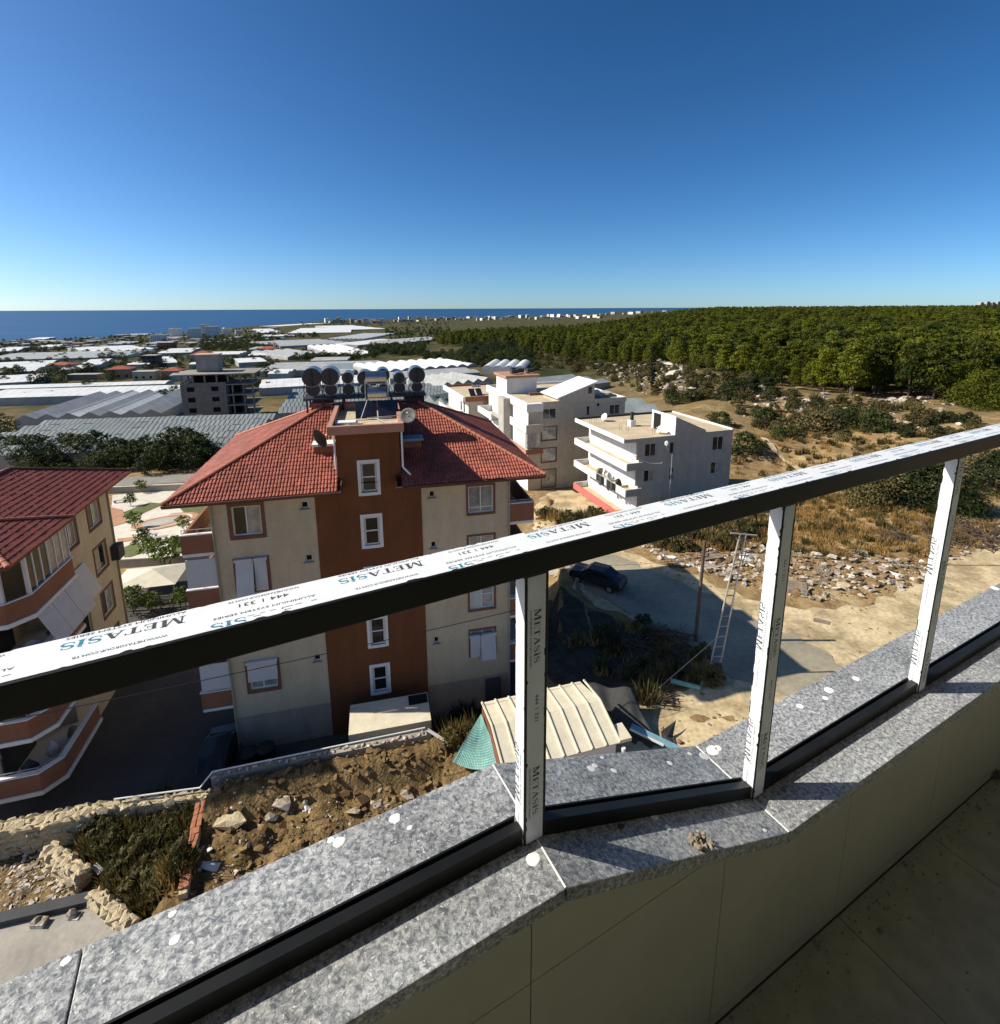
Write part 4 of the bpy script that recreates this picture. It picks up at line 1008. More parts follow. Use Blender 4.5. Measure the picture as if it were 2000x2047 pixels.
# balconies with a chamfered outline
for k in range(4):
    zt = 10.8 - 2.8 * k; zb = zt - .9
    out = [(-1.9, -2.0), (.35, -2.0), (1.0, -1.3), (1.0, 2.3)]
    inn = [(-1.9, -1.86), (.28, -1.86), (.85, -1.24), (.85, 2.3)]
    bal = MB()
    for (a, b, c, d) in zip(out, out[1:], inn[1:], inn):
        bal.add([(a[0],a[1],zb),(b[0],b[1],zb),(c[0],c[1],zb),(d[0],d[1],zb),(a[0],a[1],zt),(b[0],b[1],zt),(c[0],c[1],zt),(d[0],d[1],zt)], [(3,2,1,0),(4,5,6,7),(0,1,5,4),(1,2,6,5),(2,3,7,6),(3,0,4,7)])
    g = bal.obj('balcony', m_band, lb)
    MB().prism([(-1.95, -2.07), (.38, -2.07), (1.08, -1.33), (1.08, 2.32), (-1.4, 2.32), (-1.4, -.3), (-1.95, -.3)][::1], zb - .2, zb - .001).obj('slab', m_white, g)
    MB().prism([(-1.93, -2.05), (.37, -2.05), (1.05, -1.32), (1.05, 2.3), (.8, 2.3), (.8, -1.22), (.26, -1.80), (-1.93, -1.80)], zt + .001, zt + .06).obj('rail_cap', m_pvc if k == 0 else m_white, g)
    if k == 0:
        # glazing: mullions and panes
        pts = []
        for a, b, n in (((-1.9, -1.93), (.32, -1.93), 3), ((.32, -1.93), (.94, -1.28), 1), ((.94, -1.28), (.94, 2.25), 6)):
            for i in range(n): t = i / n; pts.append((a[0] + (b[0] - a[0]) * t, a[1] + (b[1] - a[1]) * t))
        pts.append((.94, 2.25))
        for i, (x, y) in enumerate(pts):
            w = .14 if i in (3, 4) else .07
            MB().box(x - w/2, x + w/2, y - w/2, y + w/2, zt + .06, zt + 1.72).obj('mullion', m_pvc, g)
        for i, (a, b) in enumerate(zip(pts, pts[1:])):
            d = Vector((b[0] - a[0], b[1] - a[1])).normalized(); a2 = Vector(a) + d * .06; b2 = Vector(b) - d * .06; nn = Vector((d.y, -d.x)) * .012
            MB().add([(a2.x, a2.y, zt + .07), (b2.x, b2.y, zt + .07), (b2.x, b2.y, zt + 1.7), (a2.x, a2.y, zt + 1.7), (a2.x - nn.x, a2.y - nn.y, zt + .07), (b2.x - nn.x, b2.y - nn.y, zt + .07), (b2.x - nn.x, b2.y - nn.y, zt + 1.7), (a2.x - nn.x, a2.y - nn.y, zt + 1.7)], [(0,1,2,3),(7,6,5,4),(0,4,5,1),(1,5,6,2),(2,6,7,3),(3,7,4,0)]).obj('pane', m_curtain if i in (1, 7, 8, 9) else m_glass, g)
    elif k == 1:
        for y0, y1 in ((-1.3, -.2), (-.15, .95), (1.0, 2.15)):
            MB().add([(1.1, y0, 9.7), (1.1, y1, 9.7), (1.75, y1, 8.15), (1.75, y0, 8.15), (1.07, y0, 9.7), (1.07, y1, 9.7), (1.72, y1, 8.15), (1.72, y0, 8.15)], [(0,3,2,1),(4,5,6,7),(0,1,5,4),(1,2,6,5),(2,3,7,6),(3,0,4,7)]).obj('awning', m_shutter, g)
        MB().add([(.1, 3.9, 9.2), (.1, 5.3, 9.2), (.75, 5.3, 7.5), (.75, 3.9, 7.5), (.07, 3.9, 9.2), (.07, 5.3, 9.2), (.72, 5.3, 7.5), (.72, 3.9, 7.5)], [(0,3,2,1),(4,5,6,7),(0,1,5,4),(1,2,6,5),(2,3,7,6),(3,0,4,7)]).obj('awning', m_shutter, g)
    r_ = MB()
    if k:
        pp = [(-1.88, -1.95), (.32, -1.95), (.95, -1.28), (.95, 2.2)]
        r_.tube([Vector((x, y, zt + .28)) for x, y in pp], .022, 6)
        for x, y in pp[:3]: r_.cyl((x, y, zt), (x, y, zt + .28), .018, 5)
        r_.obj('rail', m_steel, g)
        MB().box(-1.38, -1.34, -1.2, 1.2, zb, zb + 2.1).obj('balcony_door', m_glass, g)
        # odds and ends kept on the balconies
        for i in range(3): MB().blob((-.5 + .5 * i, -1.0 + i * .9, zb + .5), .35, i + k, 1, (1, .8, 1.2)).obj('stored_bundle', [m_tank, m_shutter, m_wood][i], g)
for z0 in (0,): MB().tube([Vector((-1.95, -.35, 12.4)), Vector((-1.95, -.35, 0))], .05, 7).obj('downpipe', m_base, lb)
MB().tube([Vector((.06, 9.35, 12.4)), Vector((.06, 9.35, 0))], .05, 7).obj('downpipe', m_base, lb)
MB().box(.0, .45, 8.7, 9.5, 7.6, 8.5).obj('air_conditioner', m_tank, lb)
# roofs: the long one behind, and the front one whose right eave starts at the step
def hip4(parent, x0, x1, y0, y1, z, rise, mat, rmat, seed, faces=(0,1,2,3), cl=.30):
    hw = min(y1 - y0, x1 - x0) / 2
    if (y1 - y0) < (x1 - x0): A = Vector((x0 + hw, (y0 + y1) / 2, z + rise)); B = Vector((x1 - hw, (y0 + y1) / 2, z + rise)); ap = {0: [A, B], 1: [B], 2: [B, A], 3: [A]}
    else: A = Vector(((x0 + x1) / 2, y0 + hw, z + rise)); B = Vector(((x0 + x1) / 2, y1 - hw, z + rise)); ap = {0: [A], 1: [A, B], 2: [B], 3: [B, A]}
    c = [Vector((x0, y0, z)), Vector((x1, y0, z)), Vector((x1, y1, z)), Vector((x0, y1, z))]
    for i in faces:
        bm_obj(slope_between(parent, c[i], c[(i + 1) % 4], ap[i], mat, seed=seed + i, cl=cl), 'roof_tiles', mat, parent, kind='stuff')
    if (y1 - y0) < (x1 - x0): hips = ((c[0], A), (c[1], B), (c[2], B), (c[3], A), (A, B))
    else: hips = ((c[0], A), (c[1], A), (c[2], B), (c[3], B), (A, B))
    for a, b in hips: ridge_line(a + Vector((0,0,.05)), b + Vector((0,0,.05)), parent, rmat)
    MB().box(x0 + .03, x1 - .03, y0 + .03, y1 - .03, z - .12, z - .03).obj('soffit', m_brown, parent)
hip4(lb, -7.6, .85, -.9, 11.3, 12.62, 1.75, m_maroon, m_fascia, 5)
hip4(lb, -4.6, 1.12, -2.6, 2.95, 12.70, 1.15, m_maroon, m_ridge, 9)
# second stair tower of this block, out of sight on the left: it throws the shadow seen on its roof
tw2 = MB().box(-8.6, -6.0, 1.3, 4.2, 12.6, 16.2); tw2.obj('stair_tower', m_orange, lb)

# ---------------------------------------------------------------- white blocks on the right of the centre
WE = radians(18.7)
def box_ops(mb, x0, x1, y0, y1, z0, z1, front=(), left=()):
    wall_panel(mb, (x0, y0), (1, 0), (0, -1), x1 - x0, z0, z1, list(front)); wall_panel(mb, (x0, y1), (0, -1), (-1, 0), y1 - y0, z0, z1, list(left))
    mb.quad((x1, y0, z0), (x1, y1, z0), (x1, y1, z1), (x1, y0, z1)); mb.quad((x1, y1, z0), (x0, y1, z0), (x0, y1, z1), (x1, y1, z1)); mb.quad((x0, y0, z1), (x1, y0, z1), (x1, y1, z1), (x0, y1, z1))
def parapet_ring(x0, x1, y0, y1, z0, z1, t=.2):
    m = MB(); m.box(x0, x1, y0, y0 + t, z0, z1); m.box(x0, x1, y1 - t, y1, z0, z1); m.box(x0, x0 + t, y0 + t, y1 - t, z0, z1); m.box(x1 - t, x1, y0 + t, y1 - t, z0, z1); return m
b2 = thing('white_house', 'three storey white house with long open balconies on its sunlit left side', 'house', tuple(rot2(31.4, 46.2, WE)), WE)
F2 = [(.7, 2.1, 7.15, 8.6), (.75, 2.05, 4.3, 5.65), (3.85, 4.45, 7.15, 8.55), (4.0, 4.6, 4.9, 5.6), (4.0, 4.6, 4.15, 4.75), (9.6, 11.1, 7.0, 8.65), (9.6, 11.05, 4.25, 5.65)]
Lw = [(1.2, 1.8, 6.9, 8.3), (2.3, 2.9, 7.2, 8.3), (3.4, 4.0, 7.2, 8.3), (5.0, 5.6, 7.2, 8.3), (6.6, 7.1, 7.2, 8.3), (7.3, 7.8, 7.2, 8.3), (2.0, 3.0, 3.6, 5.5), (4.5, 5.1, 4.4, 5.5), (6.2, 6.8, 4.2, 5.5), (8.0, 8.6, 4.2, 5.5), (1.0, 2.2, 1.3, 2.6), (3.0, 3.9, .4, 2.6), (5.0, 6.0, 1.3, 2.6), (7.5, 8.7, 1.3, 2.6)]
mb = MB(); box_ops(mb, 0, 12.35, 0, 11.2, -1.2, 9.1, F2, [(11.2 - b, 11.2 - a, c, d) for a, b, c, d in Lw])
mb.obj('wall', m_gwall, b2)
# the left wall faces the sun: a whiter skin puts that light into its colour
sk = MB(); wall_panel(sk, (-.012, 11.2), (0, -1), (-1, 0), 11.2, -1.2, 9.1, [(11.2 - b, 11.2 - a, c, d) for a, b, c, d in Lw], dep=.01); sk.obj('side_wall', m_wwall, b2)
for i, q in enumerate(F2): window(b2, (0, 0), (1, 0), (0, -1), q, vs=(.5,) if q[1] - q[0] > 1 else (), frame=m_pvc, glass=[m_glass, m_curtain] if i in (1, 6) else m_glass, fw=.06)
for i, q in enumerate(Lw): window(b2, (-.01, 11.2), (0, -1), (-1, 0), (11.2 - q[1], 11.2 - q[0], q[2], q[3]), vs=(), frame=m_brown if q[2] < 1 else m_pvc, glass=m_glass if i != 11 else m_dark, fw=.06)
MB().box(-1.95, 12.4, -.03, 11.25, 9.1, 9.22).obj('roof_slab', m_sandroof, b2)
MB().box(-2.0, -1.85, -.05, 11.3, 8.92, 9.4).obj('parapet', m_wwall, b2); MB().box(-1.85, 6.2, -.05, .1, 8.92, 9.3).obj('parapet', m_gwall, b2)
MB().box(-1.85, 12.4, 11.1, 11.3, 8.92, 9.45).obj('parapet', m_darksteel, b2)
MB().box(8.2, 12.4, -.05, .1, 9.1, 9.3).obj('parapet', m_gwall, b2); MB().box(12.3, 12.45, .1, 11.1, 9.0, 9.4).obj('parapet', m_wwall, b2)
# penthouse wall with door and slanting top
pw = MB(); x0, x1, y0, y1 = 4.5, 8.5, -.02, 4.3
P = [(x0,y0,9.22),(x1,y0,9.22),(x1,y1,9.22),(x0,y1,9.22),(x0,y0,11.3),(x1,y0,9.55),(x1,y1,9.55),(x0,y1,11.3)]
pw.add(P, [(4,5,6,7),(0,1,5,4),(1,2,6,5),(2,3,7,6),(3,0,4,7)]); pn = pw.obj('stair_house', m_gwall, b2)
MB().box(4.40, 4.49, -.03, 4.32, 9.22, 11.36).obj('wall', m_wwall, pn); MB().box(4.36, 4.40, 2.6, 3.9, 9.24, 11.1).obj('door', m_dark, pn)
for i, (zt, zb) in enumerate(((6.85, 6.05), (3.95, 3.15), (.95, .15))):
    mt = m_wwall if i < 2 else m_redband; L1 = -.75 if i < 2 else 1.0
    g = MB().box(-2.0, -1.85, L1, 11.3, zb, zt).obj('balcony', mt, b2)
    MB().box(-1.85, -.02, 11.15, 11.3, zb, zt).obj('end_wall', m_wwall, g); MB().box(-1.85, -.02, L1, L1 + .15, zb, zt).obj('end_wall', m_gwall if i < 2 else mt, g)
    MB().box(-1.85, -.02, L1 + .15, 11.15, zb, zb + .12).obj('slab', m_sandroof, g)
# near end walls close the two upper balconies
for z0, z1 in ((6.9, 8.95),(4.0, 6.05)): MB().box(-.35, -.02, -.02, .12, z0, z1).obj('wing_wall', m_gwall, b2)
for i, (y, z, m_) in enumerate(((2.2, 3.3, m_tank), (4.4, 3.3, m_shutter), (6.5, 3.3, m_wood), (5.2, 3.3, m_white))):
    MB().blob((-1.0, y, z + .45), .42, i, 1, (1, 1, 1.3), .4).obj('stored_bundle', m_, b2)
for i in range(7): MB().box(-2.07, -2.02, 1.2 + i * .62, 1.7 + i * .62, 3.2 - (i % 3) * .2, 4.0).obj('laundry', [m_dark, m_tank, m_darksteel, m_shutter][i % 4], b2)
for x, y in ((.2, 4.2), (1.0, 4.0), (2.6, 1.3), (-1.3, 8.5), (-.6, 8.5)):
    m = MB()
    for dx in (-.12, .12): m.cyl((x + dx, y, 9.2), (x + dx * 1.3, y + .05, 10.1), .015, 4)
    m.obj('rebar', m_darksteel, b2, kind='stuff')
ch = MB().box(2.3, 3.0, 5.4, 6.1, 9.22, 9.95).obj('chimney', m_white, b2); MB().box(2.5, 2.8, 5.6, 5.9, 9.95, 10.9).obj('pipe', m_darksteel, ch)
def wdish(px, off, e, x, y, z, r, az, label):
    o = rot2(px, off, e); q = Vector((cos(e) * x - sin(e) * y, sin(e) * x + cos(e) * y, 0)); p = o + q
    return dish('satellite_dish', label, p.x, p.y, z, r, radians(az), radians(30), m_white, 'white dishes on the flat roofs', post=.5, E0=1)
wdish(31.4, 46.2, WE, 1.0, 9.2, 9.22, .5, -115, 'white satellite dish near the back edge of the right white house roof')
wdish(31.4, 46.2, WE, 3.4, 1.3, 9.22, .45, -100, 'white satellite dish beside the roof door of the right white house')

b1 = thing('white_house', 'tall white block with brown framed windows and a slanting white roof slab', 'house', tuple(rot2(24.7, 61.5, WE)), WE)
F1 = [(2.05, 3.95, 8.6, 10.0), (1.95, 4.05, 5.75, 7.5), (1.95, 4.05, 2.75, 4.6), (2.0, 4.05, -.8, 1.65), (8.45, 9.0, 8.65, 10.0), (10.0, 10.5, 9.8, 10.3), (12.0, 13.6, 8.55, 9.9)]
L1 = [(2.8, 3.7, 8.7, 9.5), (5.6, 6.2, 7.2, 9.3), (2.8, 3.7, 5.5, 6.8), (10, 12.5, 6.8, 8.9), (10, 12.5, 3.8, 5.9), (2.8, 3.7, 2.3, 3.6)]
mb = MB(); box_ops(mb, 0, 14.4, 0, 17, -4.2, 10.5, F1, [(17 - b, 17 - a, c, d) for a, b, c, d in L1]); mb.obj('wall', m_gwall, b1)
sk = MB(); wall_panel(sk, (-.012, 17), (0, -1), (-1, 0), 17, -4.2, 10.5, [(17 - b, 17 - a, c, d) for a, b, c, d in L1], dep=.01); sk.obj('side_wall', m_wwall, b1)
for i, q in enumerate(F1): window(b1, (0, 0), (1, 0), (0, -1), q, vs=(.5,) if i not in (4, 5) else (), frame=m_pvc if i in (0, 5, 6, 4) else m_curtain, glass=m_glass if i in (0, 4, 5, 6) else m_curtain, fw=.06, surround=m_brown if i in (1, 2, 3) else None, sw=.12)
for q in L1: window(b1, (-.01, 17), (0, -1), (-1, 0), (17 - q[1], 17 - q[0], q[2], q[3]), vs=(.5,), frame=m_pvc, glass=m_glass, fw=.06)
MB().box(-.1, 14.5, -.1, 17.1, 10.5, 10.62).obj('roof_slab', m_sandroof, b1)
MB().box(-.35, -.1, -.1, 17.1, 9.9, 10.98).obj('parapet', m_wwall, b1); MB().box(-.1, 4.5, -.12, .1, 10.3, 10.95).obj('parapet', m_gwall, b1); MB().box(9.6, 14.5, -.12, .1, 10.3, 10.9).obj('parapet', m_gwall, b1); MB().box(14.3, 14.52, .1, 17.1, 10.3, 10.9).obj('parapet', m_wwall, b1); MB().box(-.1, 14.3, 16.9, 17.12, 10.3, 10.95).obj('parapet', m_wwall, b1)
sp_ = MB(); x0, x1, y0, y1 = 4.4, 9.55, -.1, 5.2
sp_.add([(x0,y0,10.62),(x1,y0,10.62),(x1,y1,10.62),(x0,y1,10.62),(x0,y0,11.35),(x1,y0,13.05),(x1,y1,13.05),(x0,y1,11.35)], [(0,1,5,4),(1,2,6,5),(2,3,7,6),(3,0,4,7),(4,5,6,7)]); sh = sp_.obj('stair_house', m_gwall, b1)
MB().add([(x0-.4,y0-.2,11.25),(x1+.3,y0-.2,13.2),(x1+.3,y1+.2,13.2),(x0-.4,y1+.2,11.25),(x0-.4,y0-.2,11.4),(x1+.3,y0-.2,13.35),(x1+.3,y1+.2,13.35),(x0-.4,y1+.2,11.4)], [(3,2,1,0),(4,5,6,7),(0,1,5,4),(1,2,6,5),(2,3,7,6),(3,0,4,7)]).obj('slanting_slab', m_wwall, sh)
MB().box(8.6, 9.1, -.13, -.1, 11.7, 12.6).obj('window', m_glass, sh)
MB().box(-1.3, -.02, 6.1, 8.6, -4, 10.6).obj('column', m_slab, b1)
for zt in (8.0, 4.9, 1.8):
    g = MB().box(-2.3, -2.1, 8.7, 15.6, zt - .9, zt).obj('balcony', m_wwall, b1); MB().box(-2.1, -.02, 8.7, 15.6, zt - 1.05, zt - .9).obj('slab', m_slab, g); MB().box(-2.1, -.02, 15.4, 15.6, zt - .9, zt).obj('end_wall', m_wwall, g)
for zt, zb, mt in ((8.25, 7.2, m_wwall), (5.0, 4.3, m_cornice)):
    g = MB().box(-.75, -.6, -1.1, 5.0, zb, zt).obj('balcony', mt, b1); MB().box(-.6, 1.7, -1.1, -.95, zb, zt).obj('front_wall', m_gwall if mt is m_wwall else m_band, g); MB().box(-.6, 1.7, -.95, -.02, zb, zb + .12).obj('slab', m_slab, g)
    MB().box(-.6, -.02, -.02, 5.0, zb, zb + .12).obj('slab', m_slab, g)
MB().box(-.6, 1.7, -.95, -.08, 9.9, 10.95).obj('corner_canopy', m_wwall, b1)
MB().box(-.45, 1.3, -.8, -.06, 5.0, 7.2).obj('glazed_bay', m_curtain, b1)
tr_ = MB().box(.3, 5.0, 9.2, 14.0, 10.62, 13.0).obj('roof_room', m_wwall, b1); MB().box(.0, 5.4, 8.8, 14.4, 13.0, 13.35).obj('slab', m_cornice, tr_)
for i, (x, y) in enumerate(((1.3, 10.2), (2.6, 11.2), (3.9, 10.5), (2.1, 12.6))):
    MB().cyl((x, y, 13.8), (x + 1.1, y + .2, 13.8), .35, 14).obj('water_tank', m_tank, tr_)
MB().box(3.0, 10.0, 7.0, 7.3, 10.62, 11.0).obj('kerb', m_band, b1); MB().box(4.8, 5.6, 3.6, 4.4, 10.62, 11.3).obj('chimney', m_band, b1)
for x, y, r, a, lab in ((10.5, 4.5, .9, 150, 'large white satellite dish behind the slanting roof slab'), (11.6, 3.0, .55, 200, 'small white satellite dish right of the slanting roof slab')): wdish(24.7, 61.5, WE, x, y, 11.6 if r > .8 else 10.62, r, a, lab)
for i in range(5): MB().box(10.2 + i * .7, 11.1 + i * .7, 2.2, 4.5, 10.9 + .05 * i, 11.0 + .05 * i).obj('stacked_sheet', m_slab, b1)

b3 = thing('white_house', 'lower cream white house with open balcony standing behind the tall white block', 'house', tuple(rot2(21.7, 80, WE)), WE)
F3 = [(2.7, 4.6, 6.2, 8.2), (2.8, 4.6, 3.0, 4.9)]
mb = MB(); box_ops(mb, 0, 8, 0, 14, -6, 8.5, F3, [(11.0, 11.8, 6, 8), (9, 9.8, 6, 8)]); mb.obj('wall', m_gwall, b3)
for q in F3: window(b3, (0, 0), (1, 0), (0, -1), q, vs=(.5,), frame=m_pvc, glass=m_curtain, surround=m_brown, sw=.12)
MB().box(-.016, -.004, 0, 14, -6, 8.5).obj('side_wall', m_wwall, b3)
for y0 in (2.2, 4.2): MB().box(-.06, -.02, y0, y0 + .8, 6, 8).obj('window', m_glass, b3)
MB().box(-.6, 8.1, -.1, 14.1, 8.5, 8.62).obj('roof_slab', m_sandroof, b3)
for q in ((-1.0, -.6, -.3, 14.2), (-.6, 8.1, -.3, -.05), (-.6, 8.1, 13.9, 14.2)): MB().box(q[0], q[1], q[2], q[3], 8.2, 9.0).obj('parapet', m_wwall if q[0] < -.8 else m_band, b3)
g = MB().box(-1.9, -1.75, 3.5, 14, 5.2, 6.0).obj('balcony', m_wwall, b3); MB().box(-1.75, -.02, 3.5, 14, 5.05, 5.2).obj('slab', m_slab, g); MB().box(-1.75, -.02, 3.5, 3.65, 5.2, 6.0).obj('end_wall', m_gwall, g)
th = thing('solar_water_heater', 'small solar water heater with two dark panels on the low white house roof', 'water heater', tuple(rot2(23.6, 83.5, WE, 8.6)), WE)
MB().cyl((-.1, .5, 1.6), (1.3, .5, 1.6), .35, 16).obj('tank', m_chrome, th); MB().beam((.2, .5, 0), (.2, .5, 1.4), .06).obj('leg', m_steel, th); MB().beam((1.0, .5, 0), (1.0, .5, 1.4), .06).obj('leg', m_steel, th)
for x in (-.9, .3): MB().add([(x, -1.2, .1), (x + .95, -1.2, .1), (x + .95, .2, 1.1), (x, .2, 1.1), (x, -1.15, .02), (x + .95, -1.15, .02), (x + .95, .25, 1.02), (x, .25, 1.02)], [(0,1,2,3),(7,6,5,4),(0,4,5,1),(1,5,6,2),(2,6,7,3),(3,7,4,0)]).obj('solar_panel', m_collector, th)

# ---------------------------------------------------------------- unfinished frame building on the left, farther out
m_ubslab = M('weathered_slab', (.27, .25, .22), rough=.95, var=.2, scale=.5)
ub = thing('unfinished_building', 'unfinished grey block walled building with overhanging slabs and empty window holes', 'building', (-92.5, 149, -12), radians(14))
hs_ = [3.1 * k for k in range(5)]
UF = []
for k in range(4):
    UF += [(1.6, 3.6, 3.1 * k + 1.1 + 1.0, 3.1 * k + 2.5 + 1.0), (8.0, 10.0, 3.1 * k + 2.1, 3.1 * k + 3.5)]
mb = MB(); wall_panel(mb, (0, 0), (1, 0), (0, -1), 12, -2, 14.0, UF, dep=.5)
mb.quad((0, 12, -2), (0, 0, -2), (0, 0, 14), (0, 12, 14)); mb.quad((12, 0, -2), (12, 12, -2), (12, 12, 14), (12, 0, 14)); mb.obj('wall', m_unfin, ub)
inn_ = MB().box(.4, 11.6, .47, 11.6, -2, 13.9).obj('dark_interior', m_dark, ub)
for k in range(1, 5):
    z = 3.1 * k + 1.0
    MB().box(12.02, 19.5, -.6, 12, z - .3, z - .02).obj('slab', m_ubslab, ub)
    for x in (13.5, 16.5, 19): MB().box(x, x + .4, .3, .7, z - 3.1, z - .3).obj('column', m_unfin, ub)
    MB().box(12.02, 15, 4, 11, z - 3.1, z - .3).obj('back_wall', m_dark, ub)
MB().box(-1.5, 20.5, -1.2, 12.5, 16.3, 16.6).obj('roof_slab', m_ubslab, ub)
for x in (0.3, 3.2, 6.3, 9.5, 12.5, 16, 19): 
    for y in (0.2, 6, 11.4): MB().box(x, x + .4, y, y + .4, 14, 16.3).obj('column', m_unfin, ub)
MB().box(2, 11, 4, 10, 14, 16.25).obj('back_wall', m_dark, ub)
MB().box(3.5, 9.5, 4.5, 9, 16.7, 21.6).obj('stair_tower', m_ubslab, ub)
MB().box(3.2, 9.8, 4.2, 9.3, 21.6, 21.9).obj('slab', m_sandroof, ub)
# ---------------------------------------------------------------- greenhouses on the plain
def greenhouse(name, label, FL, FR, BL, spans, kind, h=3.6, ridge=.9, along='u', mat=None, group=None, curved=False, wallmat=None):
    """corners are photograph sight lines met with the plane of the eaves, h above the ground there"""
    P = [on_ground(*q, h) for q in (FL, FR, BL)]
    z = sum(p.z for p in P) / 3; P = [at(q[0], q[1], z) for q in (FL, FR, BL)]
    o = P[0]; u = P[1] - o; v = P[2] - o; U, V_ = u.length, v.length; u.normalize()
    v = (v - u * v.dot(u)).normalized() if abs(u.dot(v.normalized())) < .9 else v.normalized()
    g0 = min(ground_z((o + u * a * U + v * b * V_).x, (o + u * a * U + v * b * V_).y) for a in (0, .5, 1) for b in (0, .5, 1)) - .4
    t = thing(name, label, 'greenhouse', (o.x, o.y, z - h), 0, group)
    ang = atan2(u.y, u.x); t.rotation_euler = (0, 0, ang)
    V_ = abs((P[2] - P[0]).dot(v)); zb = g0 - (z - h)
    mat = mat or m_ghgrey; wallmat = wallmat or mat
    # spans: number of ridges; along 'u' means ridges parallel to the front edge
    m = MB(); n = spans; K = 6 if curved else 2; prof = []
    W_ = V_ if along == 'u' else U; L_ = U if along == 'u' else V_; sw = W_ / n
    for i in range(n):
        for k in range(K):
            q = k / K; prof.append((i * sw + q * sw, h + ridge * (sin(pi * q) if curved else 1 - abs(2 * q - 1))))
    prof.append((W_, h))
    pt = (lambda a, b, zz: (b, a, zz)) if along == 'u' else (lambda a, b, zz: (a, b, zz))
    vv = []
    nl = max(1, int(L_ / 6)) if False else 1
    vv = [pt(a, 0, zz) for a, zz in prof] + [pt(a, L_, zz) for a, zz in prof]; q = len(prof)
    F = [(i, i+1, q+i+1, q+i) for i in range(q - 1)]
    if along == 'u': F = [f[::-1] for f in F]
    m.add(vv, F); rf = m.obj('roof', mat, t)
    if 'two long white strips' in label:
        for i in (2, 4):
            a, b = i * sw + sw * .45, (i + 1) * sw; MB().add([(a, 0, h + ridge + .1), (a, L_, h + ridge + .1), (b, L_, h + .1), (b, 0, h + .1)], [(3, 2, 1, 0)]).obj('white_strip', m_plastic, t)
    w = MB()
    for L0 in (0, L_):
        for i in range(q - 1):
            a, za = prof[i]; b, zc = prof[i+1]; w.quad(pt(a, L0, zb), pt(b, L0, zb), pt(b, L0, zc), pt(a, L0, za))
    for W0_ in (0, W_): w.quad(pt(W0_, 0, zb), pt(W0_, L_, zb), pt(W0_, L_, h), pt(W0_, 0, h))
    w.obj('wall', wallmat, t)
    # glazing bars / hoops standing proud of the skin
    if kind:
        b = MB(); step = {1: 1.1, 2: 3.0}[kind]; x = step; wd = .1 if kind == 1 else .07
        while x < L_ and len(b.f) < 30000:
            for i in range(q - 1):
                a, za = prof[i]; c, zc = prof[i+1]
                b.quad(pt(a, x - wd, za + .05), pt(c, x - wd, zc + .05), pt(c, x + wd, zc + .05), pt(a, x + wd, za + .05))
            x += step
        b.obj('glazing_bars', m_ghframe if kind == 1 else mat, t, kind='stuff')
        g = MB()
        for i in range(1, n): g.box(*( (0, L_, i * sw - .12, i * sw + .12, h - .05, h + .08) if along == 'u' else (i * sw - .12, i * sw + .12, 0, L_, h - .05, h + .08)))
        if n > 1: g.obj('gutter', m_ghframe, t, kind='stuff')
        if kind == 1:
            rnd = random.Random(n)
            for i in range(n):
                for k in range(5):
                    x = (k + rnd.random() * .6 + .1) * L_ / 5; a = i * sw + sw * .62
                    MB().box(*((x, x + 1.5, a, a + .9, h + ridge * .8, h + ridge * .8 + .12) if along == 'u' else (a, a + .9, x, x + 1.5, h + ridge * .8, h + ridge * .8 + .12))).obj('roof_vent', m_ghframe, t)
    return t
